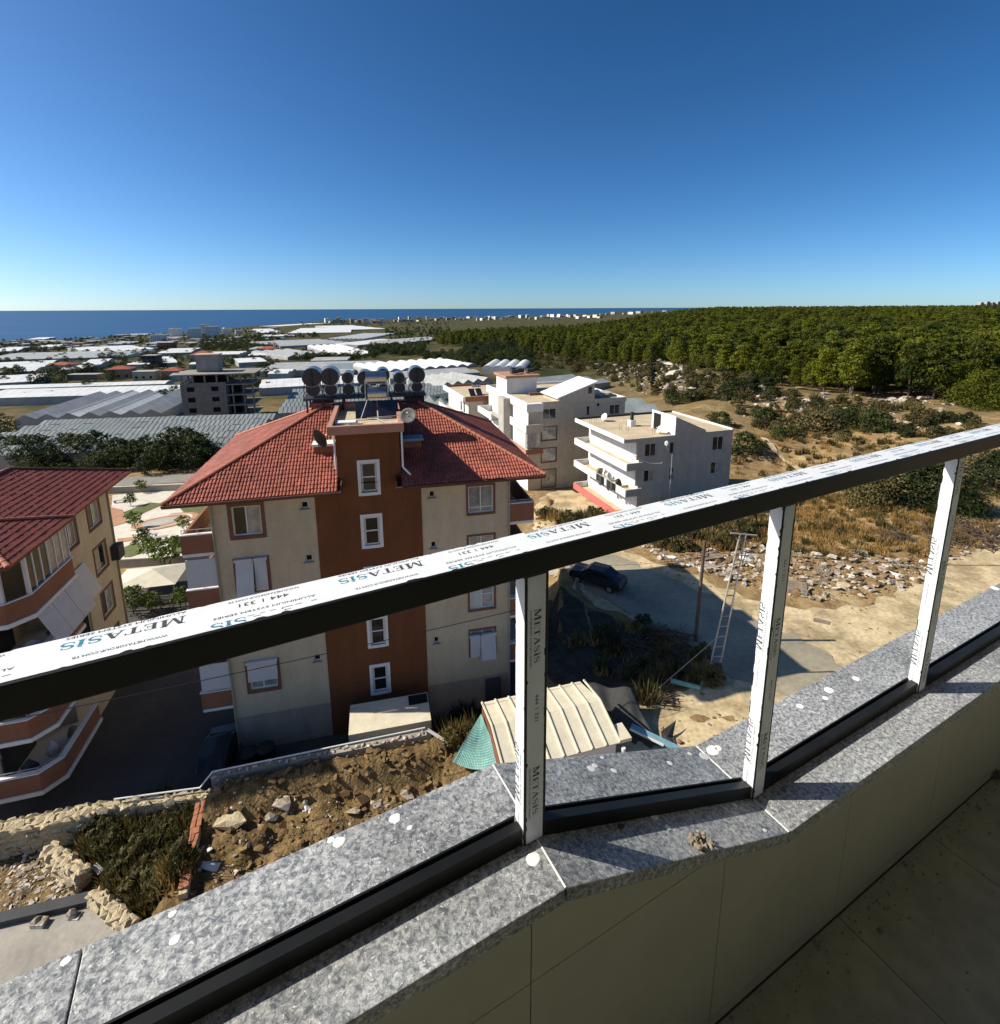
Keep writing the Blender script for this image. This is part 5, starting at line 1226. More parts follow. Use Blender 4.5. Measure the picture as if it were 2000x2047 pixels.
GH = [
 ('large glass greenhouse with striped grey roof in the left foreground of the plain', (-130,915),(470,893),(-4,846),5,1,3.8,1.1,'u',m_ghglass,False),
 ('grey multi span greenhouse with two long white strips, behind the striped glass one', (28,840),(322,826),(110,793),7,2,3.6,1.4,'v',m_ghgrey,False),
 ('long white film greenhouse crossing the left edge, just above the grey one', (-60,797),(358,785),(-60,781),2,2,3.2,.8,'u',m_plastic,True),
 ('thin white greenhouse strip right behind the long white one at left', (-60,779),(330,767),(-20,772),1,2,3.2,.8,'u',m_plastic,True),
 ('short white film greenhouse by dark trees at the left edge', (-60,769),(66,762),(-40,753),2,2,3.2,.8,'u',m_plastic,True),
 ('pale greenhouse block at the left edge below the long grey walled one', (-70,748),(70,741),(-40,726),3,2,3.2,.8,'u',m_plastic,True),
 ('very long greenhouse with white roof and grey wall across the left', (-70,721),(245,713),(-40,707),2,2,4.0,.8,'u',m_ghgrey,True),
 ('pale greenhouse behind the long one, left of the brown unfinished block', (184,704),(311,697),(190,693),2,2,3.5,.8,'u',m_plastic,True),
 ('white greenhouse just right of the brown unfinished block', (315,706),(382,704),(320,697),2,2,3.5,.8,'u',m_plastic,True),
 ('small white greenhouse between dark trees left of the red roofed farm house', (155,730),(202,728),(160,719),2,2,3.2,.8,'u',m_plastic,True),
 ('small white greenhouse behind the unfinished grey building', (318,726),(355,724),(320,713),2,2,3.2,.8,'u',m_plastic,True),
 ('little white greenhouse at the far left edge', (-20,703),(35,701),(-15,695),1,0,3.2,.8,'u',m_plastic,True),
 ('bright white shed roof far away near the left edge', (45,680),(84,679),(48,675),1,0,3.5,.5,'u',m_plastic,True),
 ('small pale shed in front of the red roofed house in the middle distance', (477,725),(534,722),(479,716),1,0,3.5,.5,'u',m_plastic,False),
 ('long grey greenhouse with finely lined roof behind the roof water tanks', (520,742),(755,736),(474,728),4,2,3.8,.9,'u',m_ghgrey,True),
 ('dull grey greenhouse roofs right above the round water tanks', (634,741),(762,739),(632,728),3,2,3.8,.9,'u',m_ghglass,True),
 ('white film greenhouse rows left of the water tanks', (518,776),(742,764),(516,760),2,2,3.4,.8,'u',m_plastic,True),
 ('grey glass greenhouse wall and roof behind the stair tower roof', (556,826),(930,806),(552,782),6,1,3.8,1.0,'u',m_ghglass,False),
 ('white round arched tunnels above the rightmost water tanks', (755,744),(955,730),(725,728),9,2,3.4,1.2,'v',m_plastic,True),
 ('long grey greenhouse strip right of the water tanks', (780,757),(960,744),(780,745),2,2,3.6,.8,'u',m_ghgrey,True),
 ('gabled grey glass greenhouse left of the low white house', (848,800),(915,812),(850,762),3,1,3.8,1.6,'v',m_ghglass,False),
 ('zigzag white and grey greenhouse gables behind the low white house', (884,772),(985,760),(872,752),5,2,3.6,1.3,'v',m_ghgrey,False),
 ('grey greenhouse roof between the tall white house and the scrub', (1029,760),(1116,776),(1052,738),3,2,3.8,.8,'v',m_ghglass,False),
 ('dark green sheeted roof behind the right white house', (1215,826),(1322,824),(1240,798),2,2,3.0,1.0,'u',m_ghglass,False),
 ('white arched tunnels in front of the scrub, behind the tall white house', (963,735),(1050,736),(965,722),4,2,3.2,1.2,'v',m_plastic,True),
 ('bright white arched greenhouse with round gable ends in the middle distance', (672,712),(757,708),(655,690),5,2,3.6,1.3,'v',m_plastic,True),
 ('grey arched greenhouse beside the bright white one', (575,714),(662,708),(572,699),4,2,3.6,1.2,'v',m_ghgrey,True),
 ('long dull grey greenhouse behind the bright arched one', (560,692),(702,685),(556,681),5,2,3.6,.9,'u',m_ghgrey,True),
 ('row of small white arched tunnels in the middle distance', (652,678),(726,678),(655,667),8,0,3.6,1.6,'v',m_plastic,True),
 ('wide white greenhouse field nearest the coast, left part', (575,666),(702,664),(578,656),4,0,3.6,.8,'u',m_plastic,True),
 ('small white greenhouse on the left of the coastal field', (520,665),(562,664),(521,657),2,0,3.6,.8,'u',m_plastic,True),
 ('wide white greenhouse field nearest the coast, right part', (690,659),(772,657),(692,650),4,0,3.6,.8,'u',m_plastic,True),
 ('long white strip greenhouse at the edge of the dark trees', (715,690),(808,679),(716,682),2,0,3.6,.8,'u',m_plastic,True),
 ('long pale strip greenhouse running to the pine forest', (810,684),(908,676),(812,676),2,0,3.6,.8,'u',m_ghgrey,True),
 ('long low hall with a white roof far off near the sea', (518,652),(560,652),(520,646),1,0,6,.5,'u',m_plastic,False),
]
for r in GH: greenhouse('greenhouse', r[0], r[1], r[2], r[3], r[4], r[5], r[6], r[7], r[8], r[9], group='greenhouses on the coastal plain', curved=r[10], wallmat=m_ghgrey if r[9] is m_plastic else None)

r5 = random.Random(77); taken = []
for i in range(400):
    if len(taken) >= 46: break
    px = r5.uniform(-20, 640); py = r5.uniform(668 if px < 420 else 662, 752); w = r5.uniform(34, 100); dy = 2.2 + (py - 660) * .06
    if any(abs(py - b[1]) < dy + b[3] + 1.5 and px < b[0] + b[2] + 8 and px + w > b[0] - 8 for b in taken): continue
    if any(min(r[1][0], r[3][0]) - 12 < px + w and max(r[2][0], r[2][0]) + 12 > px and min(r[3][1], r[2][1]) - 5 < py < max(r[1][1], r[2][1]) + 5 for r in GH): continue
    if 330 < px + w and px < 480 and 655 < py < 700 or (px < 330 < px + w + 130 and 730 < py): continue
    taken.append((px, py, w, dy)); white = r5.random() < .6
    greenhouse('greenhouse', 'white film greenhouse in the jumble between the farm houses and the sea' if white else 'dull grey greenhouse in the jumble between the farm houses and the sea', (px, py), (px + w, py - w * .02), (px + w * .12, py - dy), r5.randrange(2, 5), 0, 3.4, .8, 'u', m_plastic if white else m_ghgrey, group='white greenhouses towards the sea' if white else 'grey greenhouses towards the sea', curved=white, wallmat=m_ghgrey)

# ---------------------------------------------------------------- vegetation
def crown_mesh(name, seed, mat, h=8.0, r=3.0, clumps=26, leaves=34, ls=.42, base=.22, shape='pine', trunkmat=None):
    rnd = random.Random(seed); mb = MB(); cs = []
    for i in range(clumps):
        t = base + (1 - base) * (i + rnd.random()) / clumps
        if shape == 'pine': rr = r * (1.15 - t) ** .55 * (.55 + .45 * min(1, (t - base) * 4))
        elif shape == 'round': rr = r * sqrt(max(0.02, 1 - ((t - .55) / .48) ** 2))
        elif shape == 'column': rr = r * (1 - t) ** .35 * min(1, t * 6)
        else: rr = r * sqrt(max(.05, 1 - t * t))
        a = i * 2.4 + rnd.random(); q = rr * (.35 + .55 * rnd.random())
        cs.append((Vector((q * cos(a), q * sin(a), h * t * (.94 + .1 * rnd.random()))), max(r * .22, rr * .42) * rnd.uniform(.75, 1.2)))
    for c, cr in cs:
        for k in range(leaves):
            d = Vector((rnd.gauss(0, 1), rnd.gauss(0, 1), rnd.gauss(.25, .8))).normalized()
            p = c + Vector((d.x * cr, d.y * cr, d.z * cr * .62)) * rnd.uniform(.55, 1.05)
            nrm = (d + Vector((rnd.gauss(0, .5), rnd.gauss(0, .5), rnd.gauss(.3, .5)))).normalized(); u = nrm.orthogonal().normalized(); u.rotate(Matrix.Rotation(rnd.random() * 6.28, 3, nrm)); w = nrm.cross(u); s = ls * rnd.uniform(.6, 1.3)
            mb.add([p - u * s * .5 - w * s * .22, p + u * s * .5 - w * s * .28, p + u * s * .1 + w * s * .5], [(0, 1, 2)])
    return mb.mesh(name, mat)
def trunk_mesh(name, seed, h=8.0, r=.22, lean=.3, limbs=5):
    rnd = random.Random(seed); mb = MB(); pts = [Vector((0, 0, -.3))]; n = 5
    for i in range(1, n + 1): pts.append(Vector((rnd.gauss(0, lean * .4), rnd.gauss(0, lean * .4), h * .85 * i / n)))
    for i in range(n): mb.cyl(pts[i], pts[i+1], r * (1 - i / (n + 1)), 6, r * (1 - (i + 1) / (n + 1)))
    for k in range(limbs):
        t = rnd.uniform(.3, .85); b = pts[0].lerp(pts[-1], t); a = rnd.random() * 6.28
        mb.cyl(b, b + Vector((cos(a), sin(a), .5)) * h * .2, r * .35, 5, r * .1)
    return mb.mesh(name, m_bark)
PINE = [(crown_mesh('crown', 10 + i, m_green1, 9.0, 3.5, 44, 60, .38), trunk_mesh('trunk', i, 9.0)) for i in range(4)]
BROAD = [(crown_mesh('crown', 30 + i, m_green2, 6.0, 3.1, 30, 44, .40, .15, 'round'), trunk_mesh('trunk', 40 + i, 5.0, .18)) for i in range(3)]
CYPRESS = (crown_mesh('crown', 50, M('cypress_foliage', (.012, .020, .008), var=.4, scale=2), 14.0, 1.25, 60, 70, .42, .03, 'column'), trunk_mesh('trunk', 51, 12.0, .2, .1, 0))
GARD = [(crown_mesh('crown', 60 + i, m_green4, 2.6, 1.15, 18, 32, .24, .35, 'round'), trunk_mesh('trunk', 65 + i, 2.2, .06, .12)) for i in range(2)]
SHR = [crown_mesh('shrub', 70 + i, m_green3 if i % 2 else m_green2, 1.9, 1.7, 22, 60, .22, .05, 'bush') for i in range(4)]
def blade_mesh(name, seed, mat, n=46, r=.45, h=.6, w=.035, bend=.35):
    rnd = random.Random(seed); mb = MB()
    for i in range(n):
        a = rnd.random() * 6.28; q = r * sqrt(rnd.random()); b = Vector((q * cos(a), q * sin(a), -.03)); hh = h * rnd.uniform(.5, 1.15)
        d = Vector((cos(a), sin(a), 0)) * bend * hh * rnd.random() + Vector((rnd.gauss(0, .1), rnd.gauss(0, .1), 0)); e = rnd.random() * 6.28; s = Vector((cos(e), sin(e), 0)) * w
        m = b + d * .4 + Vector((0, 0, hh * .6)); t = b + d + Vector((0, 0, hh))
        mb.add([b - s, b + s, m + s * .7, m - s * .7, t], [(0, 1, 2, 3), (3, 2, 4)])
    return mb.mesh(name, mat)
GRASS = [blade_mesh('grass_tuft', 80 + i, m_dry, 44, .5, .5 + .1 * i) for i in range(3)]
BUSH = [crown_mesh('bush', 95, m_green2, 4.6, 4.0, 70, 95, .26, .02, 'bush'), crown_mesh('bush', 96, m_green3, 4.6, 4.0, 70, 95, .26, .02, 'bush'), crown_mesh('bush', 97, m_green1, 6.2, 5.0, 70, 110, .32, .05, 'bush')]
def tree(name, label, cat, pair, p, sc, rz=0, group=None):
    t = thing(name, label, cat, tuple(p), rz, group); t.scale = (sc, sc, sc)
    inst('trunk', pair[1], t); inst('crown', pair[0], t); return t
rnd = random.Random(11)
# the pine wood: where its near edge runs, as seen from here (bearing tan, distance)
EDGE = [(-.12, 560), (.0, 470), (.06, 390), (.12, 330), (.2, 275), (.27, 240), (.33, 212), (.42, 184), (.50, 166), (.60, 158), (.70, 152), (.88, 162), (1.0, 185), (1.2, 210)]
def in_wood(x, y):
    t = x / max(y, 1)
    if t < -.12 or t > 1.25: return False
    e = interp(EDGE, t); far = interp([(-.12, 900), (0, 1100), (.15, 1300), (.35, 1700), (.6, 2300), (1.2, 2400)], t)
    return e + 9 * noise.noise(Vector((x * .03, y * .03, 0))) < hypot(x, y) < far
pts = []
d = 70.0
while d < 2400:
    sp = 5.6 if d < 260 else 6.6 + (d - 260) * .011
    a = -.13
    while a < 1.26:
        bearing = math.atan(a); x = d * sin(bearing) + rnd.uniform(-.42, .42) * sp; y = d * cos(bearing) + rnd.uniform(-.42, .42) * sp
        if in_wood(x, y): pts.append((hypot(x, y), x, y))
        a += sp / d * (1 + a * a)
    d += sp * .92
pts.sort()
near = pts[:300]; farp = pts[300:]
for i, (dd, x, y) in enumerate(near):
    sc = rnd.uniform(.6, 1.35) * (1.3 if x > .6 * y else 1)
    tree('pine_tree', 'green pine near the lower edge of the big pine wood on the right', 'pine tree', PINE[i % 4], (x, y, ground_z(x, y) - .2), sc, rnd.random() * 6.28, 'pines along the near edge of the wood')
# the rest of the wood
me = bpy.data.meshes.new('pine_wood'); me.from_pydata([(x, y, ground_z(x, y) - .2) for _, x, y in farp], [], [])
wood = link(bpy.data.objects.new('pine_wood', me)); tag(wood, 'pine wood covering the plain on the right as far as the horizon', 'wood', kind='stuff')
def scatter_gn(obj, meshes, smin, smax, seed=0, mat=None):
    tmpl = []
    ng = bpy.data.node_groups.new('scatter_' + obj.name, 'GeometryNodeTree')
    ng.interface.new_socket('Geometry', in_out='INPUT', socket_type='NodeSocketGeometry'); ng.interface.new_socket('Geometry', in_out='OUTPUT', socket_type='NodeSocketGeometry')
    N = ng.nodes; L = ng.links; gi = N.new('NodeGroupInput'); go = N.new('NodeGroupOutput')
    jn = N.new('GeometryNodeJoinGeometry')
    for m in meshes:
        oi = N.new('GeometryNodeObjectInfo'); oi.inputs['Object'].default_value = m; oi.inputs['As Instance'].default_value = True; oi.transform_space = 'ORIGINAL'
        L.new(oi.outputs['Geometry'], jn.inputs[0])
    ip = N.new('GeometryNodeInstanceOnPoints'); L.new(gi.outputs[0], ip.inputs['Points']); L.new(jn.outputs[0], ip.inputs['Instance']); ip.inputs['Pick Instance'].default_value = True
    ri = N.new('FunctionNodeRandomValue'); ri.data_type = 'INT'; ri.inputs[4].default_value = 0; ri.inputs[5].default_value = len(meshes) - 1; ri.inputs['Seed'].default_value = seed; L.new(ri.outputs[2], ip.inputs['Instance Index'])
    rr = N.new('FunctionNodeRandomValue'); rr.data_type = 'FLOAT_VECTOR'; rr.inputs[0].default_value = (0, 0, 0); rr.inputs[1].default_value = (0, 0, 6.28); rr.inputs['Seed'].default_value = seed + 1; L.new(rr.outputs[0], ip.inputs['Rotation'])
    rs = N.new('FunctionNodeRandomValue'); rs.data_type = 'FLOAT'; rs.inputs[2].default_value = smin; rs.inputs[3].default_value = smax; rs.inputs['Seed'].default_value = seed + 2; L.new(rs.outputs[1], ip.inputs['Scale'])
    L.new(ip.outputs[0], go.inputs[0])
    md = obj.modifiers.new('scatter', 'NODES'); md.node_group = ng
crown_objs = [o for o in bpy.data.objects if o.name.startswith('crown') and o.data in [p[0] for p in PINE]][:4]
uniq = {o.data.name: o for o in crown_objs}
scatter_gn(wood, list(uniq.values()), .6, 1.45, 3)
bpy.context.view_layer.update()

# scattered scrub, singly
def on_ok(x, y):
    if in_wood(x, y): return False
    return True
def shrub(px, py, sc, label, k=None, group=None, name='shrub', meshes=None, zoff=-.1):
    p = on_ground(px, py); m = (meshes or SHR)[rnd.randrange(len(meshes or SHR)) if k is None else k]
    o = inst(name, m, None, (p.x, p.y, p.z + zoff), (0, 0, rnd.random() * 6.28), (sc * rnd.uniform(.85, 1.15), sc * rnd.uniform(.85, 1.15), sc * rnd.uniform(.8, 1.1)), label=label, cat='shrub', group=group); return o
zone = [((1060, 1500), (715, 800), 95, (.7, 1.7), 'low bush on the rocky slope right of the tall white house'), ((1180, 1900), (780, 860), 60, (.6, 1.5), 'low bush on the tan slope behind the right white house'), ((1500, 1960), (840, 885), 26, (.6, 1.3), 'small bush on the bare ground just above the handrail'), ((960, 1300), (700, 760), 26, (1.2, 2.3), 'taller bush between the white tunnels and the pine wood'), ((1310, 1560), (735, 800), 30, (1.2, 2.4), 'taller bush right of the lone cypress at the wood edge')]
for (xa, xb), (ya, yb), n, (sa, sb), zl in zone:
    for i in range(n):
        px, py = rnd.uniform(xa, xb), rnd.uniform(ya, yb); p = on_ground(px, py)
        if (1270 < px < 1390 and 712 < py < 790) or in_wood(p.x, p.y) or (1040 < px < 1270 and py > 745) or (px < 1480 and py > 810 and px > 1130) : continue
        shrub(px, py, rnd.uniform(sa, sb), zl, group=zl.replace('bush', 'bushes'))
for px, py, sc, lab in ((1440, 850, 1.6, 'dark bush on the slope just right of the right white house'), (1530, 845, 1.9, 'dark rounded bush alone on the bare slope, left one of two'), (1630, 865, 2.4, 'big dark bush on the bare slope in the middle right'), (1745, 860, 2.0, 'dark bush near the yellow patch of bare earth'), (1490, 905, 1.7, 'low dark bush beside the end of the right white house'), (1575, 875, .9, 'small dark bush on the bare slope'), (1960, 815, 104.2, 'large yellow-green pine-like bush at the right edge above the handrail'), (1500, 770, 2.4, 'dark thicket bush at the foot of the wood'), (1850, 1010, 101.0, 'very large dark green bush below the handrail right of the second post'), (1735, 1008, 101.0, 'large dark green bush below the handrail, left part of the pair'), (2000, 985, 101.2, 'large green bush at the right edge below the handrail'), (1930, 1025, 100.6, 'green bush between the two large ones at the right edge')):
    if sc > 100: shrub(px, py, (sc - 100) if py > 900 else 1.25, lab, k=2 if py < 900 else int(px) % 2, meshes=BUSH, name='bush')
    else: shrub(px, py, sc, lab)
cp = on_ground(1303, 776); tree('cypress_tree', 'slim dark cypress standing alone in front of the pine wood', 'cypress', CYPRESS, cp, .95)
# trees and hedges on the plain, left half
tl = [(0,940,1.0),(40,930,1.1),(75,945,.9),(110,932,1.0),(150,935,1.2),(185,945,.9),(215,930,1.1),(250,940,1.0),(285,935,.9),(318,932,1.1),(345,925,1.4),(375,928,1.5),(400,930,1.3),(20,905,.9),(95,918,.8),(235,915,.8),(60,960,.8),(130,955,.7),(290,950,.8),(-20,900,1.6),(5,880,1.5),
 (330,812,1.3),(352,800,1.2),(450,800,1.5),(470,790,1.3),(490,782,1.4),(430,815,1.2),(480,812,1.1),(505,775,1.2),(40,730,1.6),(95,765,1.6),(70,772,1.5),(110,750,1.7),(125,770,1.6),(30,765,1.2),(10,772,1.1),(85,735,1.2),(205,720,1.7),(225,718,1.9),(245,720,1.7),(270,712,1.5),(165,740,1.2),(185,745,1.3),(285,735,1.5),(300,745,1.2),(215,755,1.2),(350,750,1.0),(290,715,1.9),(310,722,1.7),(50,805,.8),(105,800,.8)]
r6 = random.Random(6)
tl += [(x + r6.uniform(-6, 6), r6.uniform(918, 943), r6.uniform(.8, 1.3)) for x in range(-10, 420, 9)]
for i, (px, py, sc) in enumerate(tl):
    p = on_ground(px, py); tree('broadleaf_tree', 'dark green tree in the hedge between the road and the greenhouses' if py > 890 else 'dark green tree among the greenhouses and farm houses on the left', 'tree', BROAD[i % 3], (p.x, p.y, p.z - .2), sc * rnd.uniform(.9, 1.1) * (.78 if py > 890 else .8), rnd.random() * 6.28, 'hedge trees behind the road' if py > 890 else 'dark trees among the greenhouses')
r4 = random.Random(44)
for i in range(70):
    px, py = r4.uniform(-10, 560), r4.uniform(702, 815)
    if 20 < px < 500 and py > 785: continue
    p = on_ground(px, py); tree('broadleaf_tree', 'dark tree growing in the gaps between the near greenhouses at left', 'tree', BROAD[i % 3], (p.x, p.y, p.z - .2), r4.uniform(.45, .95), r4.random() * 6.28, 'trees in the gaps between the near greenhouses')
# denser thickets farther out
th_ = []
for (xa, xb, ya, yb, n) in ((400, 560, 672, 702, 110), (740, 850, 690, 712, 46), (510, 640, 668, 676, 26), (560, 750, 700, 722, 24), (600,720,714,722,12), (0, 130, 685, 705, 34), (130, 340, 668, 690, 34), (0, 420, 665, 676, 60), (400, 560, 656, 668, 40), (930, 1060, 690, 735, 70), (850, 960, 712, 730, 22), (770, 900, 655, 672, 50), (600, 900, 642, 652, 60), (780,1000,664,690,60)):
    for i in range(int(n * 3.2)): th_.append((rnd.uniform(xa, xb), rnd.uniform(ya, yb)))
for i in range(330): th_.append((rnd.uniform(-10, 560), 675 + 85 * rnd.random() ** 1.3))
loc_ = []
for px, py in th_:
    p = on_ground(px, py); loc_.append(p)
loc_.sort(key=lambda p: hypot(p.x, p.y))
for i, p in enumerate(loc_[:240]): tree('broadleaf_tree', 'dark tree in one of the thickets between the far greenhouses', 'tree', BROAD[i % 3], (p.x, p.y, p.z - .2), rnd.uniform(.6, 1.0), rnd.random() * 6.28, 'trees in the thickets on the plain')
me = bpy.data.meshes.new('far_trees'); me.from_pydata([tuple(p) for p in loc_[240:]] , [], []); ft = link(bpy.data.objects.new('far_trees', me)); tag(ft, 'dark far off trees between the greenhouses and the coast', 'trees', kind='stuff')
bc = {}
for o in bpy.data.objects:
    if o.data in [p[0] for p in BROAD] and o.data.name not in bc: bc[o.data.name] = o
scatter_gn(ft, list(bc.values()), .6, 1.1, 9)

# ---------------------------------------------------------------- farm houses and the far town
def farmhouse(label, px, py, w, dpt, h, roof, wallm, rz=0.1, roofh=1.6, cat='house', name='farm_house', group=None, wins=True):
    p = on_ground(px, py); t = thing(name, label, cat, tuple(p), rz, group)
    MB().box(-w/2, w/2, 0, dpt, -1.5, h).obj('wall', wallm, t)
    if roof:
        e = .6; r0 = [(-w/2 - e, -e), (w/2 + e, -e), (w/2 + e, dpt + e), (-w/2 - e, dpt + e)]; k = min(w, dpt) / 2 * .98
        A = (-w/2 + k, dpt/2, h + roofh); B = (w/2 - k, dpt/2, h + roofh) if w > dpt else (w/2 - k, dpt/2, h + roofh)
        m = MB(); V = [(x, y, h) for x, y in r0] + [A, B]
        m.add(V, [(0,1,5,4), (1,2,5), (2,3,4,5), (3,0,4), (3,2,1,0)]); m.obj('roof', roof, t)
    else: MB().box(-w/2 - .2, w/2 + .2, -.2, dpt + .2, h, h + .35).obj('roof', m_slab, t)
    if wins:
        n = max(2, int(w / 3.2)); fl_ = max(1, int(h / 2.9))
        for f in range(fl_):
            for i in range(n):
                x = -w/2 + (i + .5) * w / n; MB().box(x - .6, x + .6, -.05, -.0, f * 2.9 + .9, f * 2.9 + 2.3).obj('window', m_glass, t)
    return t
farmhouse('two storey farm house with red hip roof near the left edge', 117, 745, 15, 11, 5.5, m_rred, m_slab)
farmhouse('pink walled farm house with red roof left of centre of the plain', 238, 757, 12, 10, 5.5, m_rred, m_pink, .3)
farmhouse('low cream flat roofed house beside the pink farm house', 288, 760, 11, 8, 4.5, None, m_cream, .15)
farmhouse('pink house with red roof beside the unfinished grey building', 342, 757, 10, 8, 4.5, m_rred, m_pink)
farmhouse('red hip roofed house behind the unfinished grey building roof', 402, 722, 18, 14, 5.5, m_rred, m_cream, .2, 3.2)
farmhouse('red roofed house with dull walls among fields in the middle distance', 534, 711, 17, 12, 7, m_rred, m_unfin, .1, 2.2)
farmhouse('brown unfinished block with open floors among the greenhouses', 330, 698, 19, 14, 9, None, m_band, .1)
farmhouse('low grey shed beside the pink farm house', 165, 760, 16, 6, 3, None, m_unfin, .1, wins=False)
farmhouse('dark grey tall house hidden in trees left of the unfinished building', 300, 735, 10, 9, 9, None, m_tank, .1)
for i, (px, py, w, h) in enumerate(((352, 676, 26, 22), (392, 676, 26, 22), (426, 674, 28, 24), (318, 684, 26, 14), (455, 668, 24, 14), (478, 668, 16, 10), (410, 668, 22, 26))):
    farmhouse('pale apartment block in the cluster near the sea, behind the left greenhouses', px, py, w, 16, h, None, m_white, .5, name='apartment_block', cat='apartment block', group='pale apartment blocks near the sea')
# hotels and villages along the coast
names = []
def far_box(px, py, w, h, m, lab, grp):
    p = on_ground(px, py); d = hypot(p.x, p.y); s = d / 1100
    t = farmhouse(lab, px, py, w * s, 14 * s, h * s, None, m, rnd.uniform(-.4, .6), name='far_building', cat='building', group=grp, wins=False)
    for k in range(3): MB().box(-w * s / 2 * .9, w * s / 2 * .9, -.3 * s, -.02, h * s * (.18 + .28 * k), h * s * (.28 + .28 * k)).obj('window_band', m_tank, t)
r2 = random.Random(5)
for i in range(16): far_box(655 + i * 7.2 + r2.uniform(-2, 2), 646 + r2.uniform(-2, 1), r2.uniform(5, 10), r2.uniform(4, 10), r2.choice([m_white, m_slab, m_pink, m_cream]), 'hotel building on the shore above the roof water tanks', 'hotels on the shore')
for i in range(70):
    px = 790 + 420 * (i / 70) + r2.uniform(-5, 5); py = 641 - (px - 790) * .016 + r2.uniform(-3, 3)
    far_box(px, py, r2.uniform(3, 9), r2.uniform(2.5, 6), r2.choice([m_white, m_white, m_slab, m_cream]), 'small pale building of the coastal town beyond the pine wood', 'buildings of the coastal town')
for i in range(22):
    px = 1200 + 260 * (i / 22) + r2.uniform(-5, 5); far_box(px, 630 - (px - 1200) * .025 + r2.uniform(-2.5, 2.5), r2.uniform(3, 7), r2.uniform(2, 4.5), r2.choice([m_white, m_slab, m_slab]), 'tiny pale building of the far end of the coastal town', 'buildings at the far end of the town')
for i in range(150):
    px = r2.uniform(0, 560); py = r2.uniform(666 if px < 420 else 656, 690) 
    if r2.random() < .35: px, py = r2.uniform(0, 340), r2.uniform(684, 700)
    far_box(px, py, r2.uniform(5, 22), r2.uniform(1.2, 3.2), r2.choice([m_plastic, m_plastic, m_white, m_slab, m_ghgrey]), 'small pale shed or house scattered among trees near the sea', 'sheds and houses on the coastal plain')
for i in range(16):
    px = 1592 + 150 * (i / 16) + r2.uniform(-4, 4); p = ray(px, 618); d = 2700; x, y = p.x / p.y * d, d; z = ground_z(x, y)
    t = thing('far_building', 'small white building on the wooded skyline at right', 'building', (x, y, z), .2, 'white buildings on the wooded skyline'); h = EYE - (618.5 - 615) / FPX * d * 1.02 - z + r2.uniform(0, 6); w = r2.uniform(8, 26)
    MB().box(-w/2, w/2, 0, 14, -5, max(h, 8)).obj('wall', m_white, t)
for i, px in enumerate((1964, 1976, 1987, 1998, 2008)):
    p = ray(px, 612); d = 2500; x, y = p.x / p.y * d, d; z = ground_z(x, y)
    t = thing('tower_block', 'pale tower block on the horizon at the far right edge', 'tower block', (x, y, z), .2, 'tower blocks on the horizon'); MB().box(-9, 9, 0, 14, -5, EYE + 16 + (i % 2) * 4 - z).obj('wall', m_slab, t)
    for k in range(4): MB().box(-8, 8, -.5, -.05, EYE + 12 - z - 6 * k, EYE + 14 - z - 6 * k).obj('window_band', m_tank, t)
# ---------------------------------------------------------------- stones, rubble and plants on the near plot
STONES = []
for i in range(6):
    mb = MB(); mb.blob((0, 0, 0), .5, i * 3 + 1, 1, (1, random.Random(i).uniform(.6, .9), random.Random(i + 9).uniform(.45, .7)), .5); STONES.append(mb)
def stone_me(i, mat): 
    k = ('st', i % 6, mat.name)
    if k not in ridge_me: ridge_me[k] = STONES[i % 6].mesh('stone', mat)
    return ridge_me[k]
def stone_wall(name, label, a, b, z0, z1, th, cat='wall', rowh=.26, seed=0):
    a = Vector(a); b = Vector(b); d = (b - a); L = d.length; ang = atan2(d.y, d.x)
    t = thing(name, label, cat, (a.x, a.y, z0), ang); h = z1 - z0
    MB().box(0, L, -th/2 + .06, th/2 - .06, -.4, h - .08).obj('core', m_stone, t)
    r = random.Random(seed)
    for side in (-1, 1):
        z = h - .12
        while z > 0:
            x = r.uniform(0, .2)
            while x < L:
                w = r.uniform(.24, .5); inst('stone', stone_me(r.randrange(6), m_stone), t, (x, side * (th/2 - .08), z), (0, 0, r.uniform(-.2, .2)), (w * 1.15, .3, rowh * 2.0)); x += w
            z -= rowh
            if side == 1 and z < h - .5: break
    x = 0
    while x < L:
        w = r.uniform(.25, .5); inst('stone', stone_me(r.randrange(6), m_stone), t, (x, r.uniform(-.06, .06), h - .06), (0, 0, r.uniform(-.4, .4)), (w * 1.15, th * .8, .28)); x += w * .8
    return t
stone_wall('stone_wall', 'sunlit dry stone wall along the shaded courtyard at the left edge', (-25.5, 16.4), (-17.3, 18.45), .2, 2.2, .75, seed=1)
stone_wall('stone_wall', 'narrower sunlit stone wall top between the courtyard and the weedy pit', (-17.2, 18.5), (-12.8, 19.1), .2, 2.25, .45, seed=2)
p1, p2 = at(95, 1690, 1.9), at(165, 1745, 1.7); stone_wall('stone_wall', 'ruined tan stone wall running diagonally below the sunlit wall, upper part', p1[:2], p2[:2], .6, 1.8, .6, seed=3)
p1, p2 = at(185, 1782, 1.7), at(262, 1850, 1.6); stone_wall('stone_wall', 'ruined tan stone wall next to the concrete slab, lower part', p1[:2], p2[:2], .4, 1.7, .55, seed=4)
rw = thing('retaining_wall', 'concrete retaining wall between the shaded courtyard and the earth bank', 'wall', (-12.7, 19.2, 0), atan2(21.5 - 19.2, 9.1)); Lr = hypot(9.1, 2.3)
MB().box(0, Lr, -.12, .18, -.1, 2.95).obj('wall', m_concrete, rw)
for i in range(34): inst('stone', stone_me(i, m_rubble), rw, (Lr * i / 34 + .1, .02 + random.uniform(-.1, .1), 2.98), (0, 0, i), (.3, .22, .16))
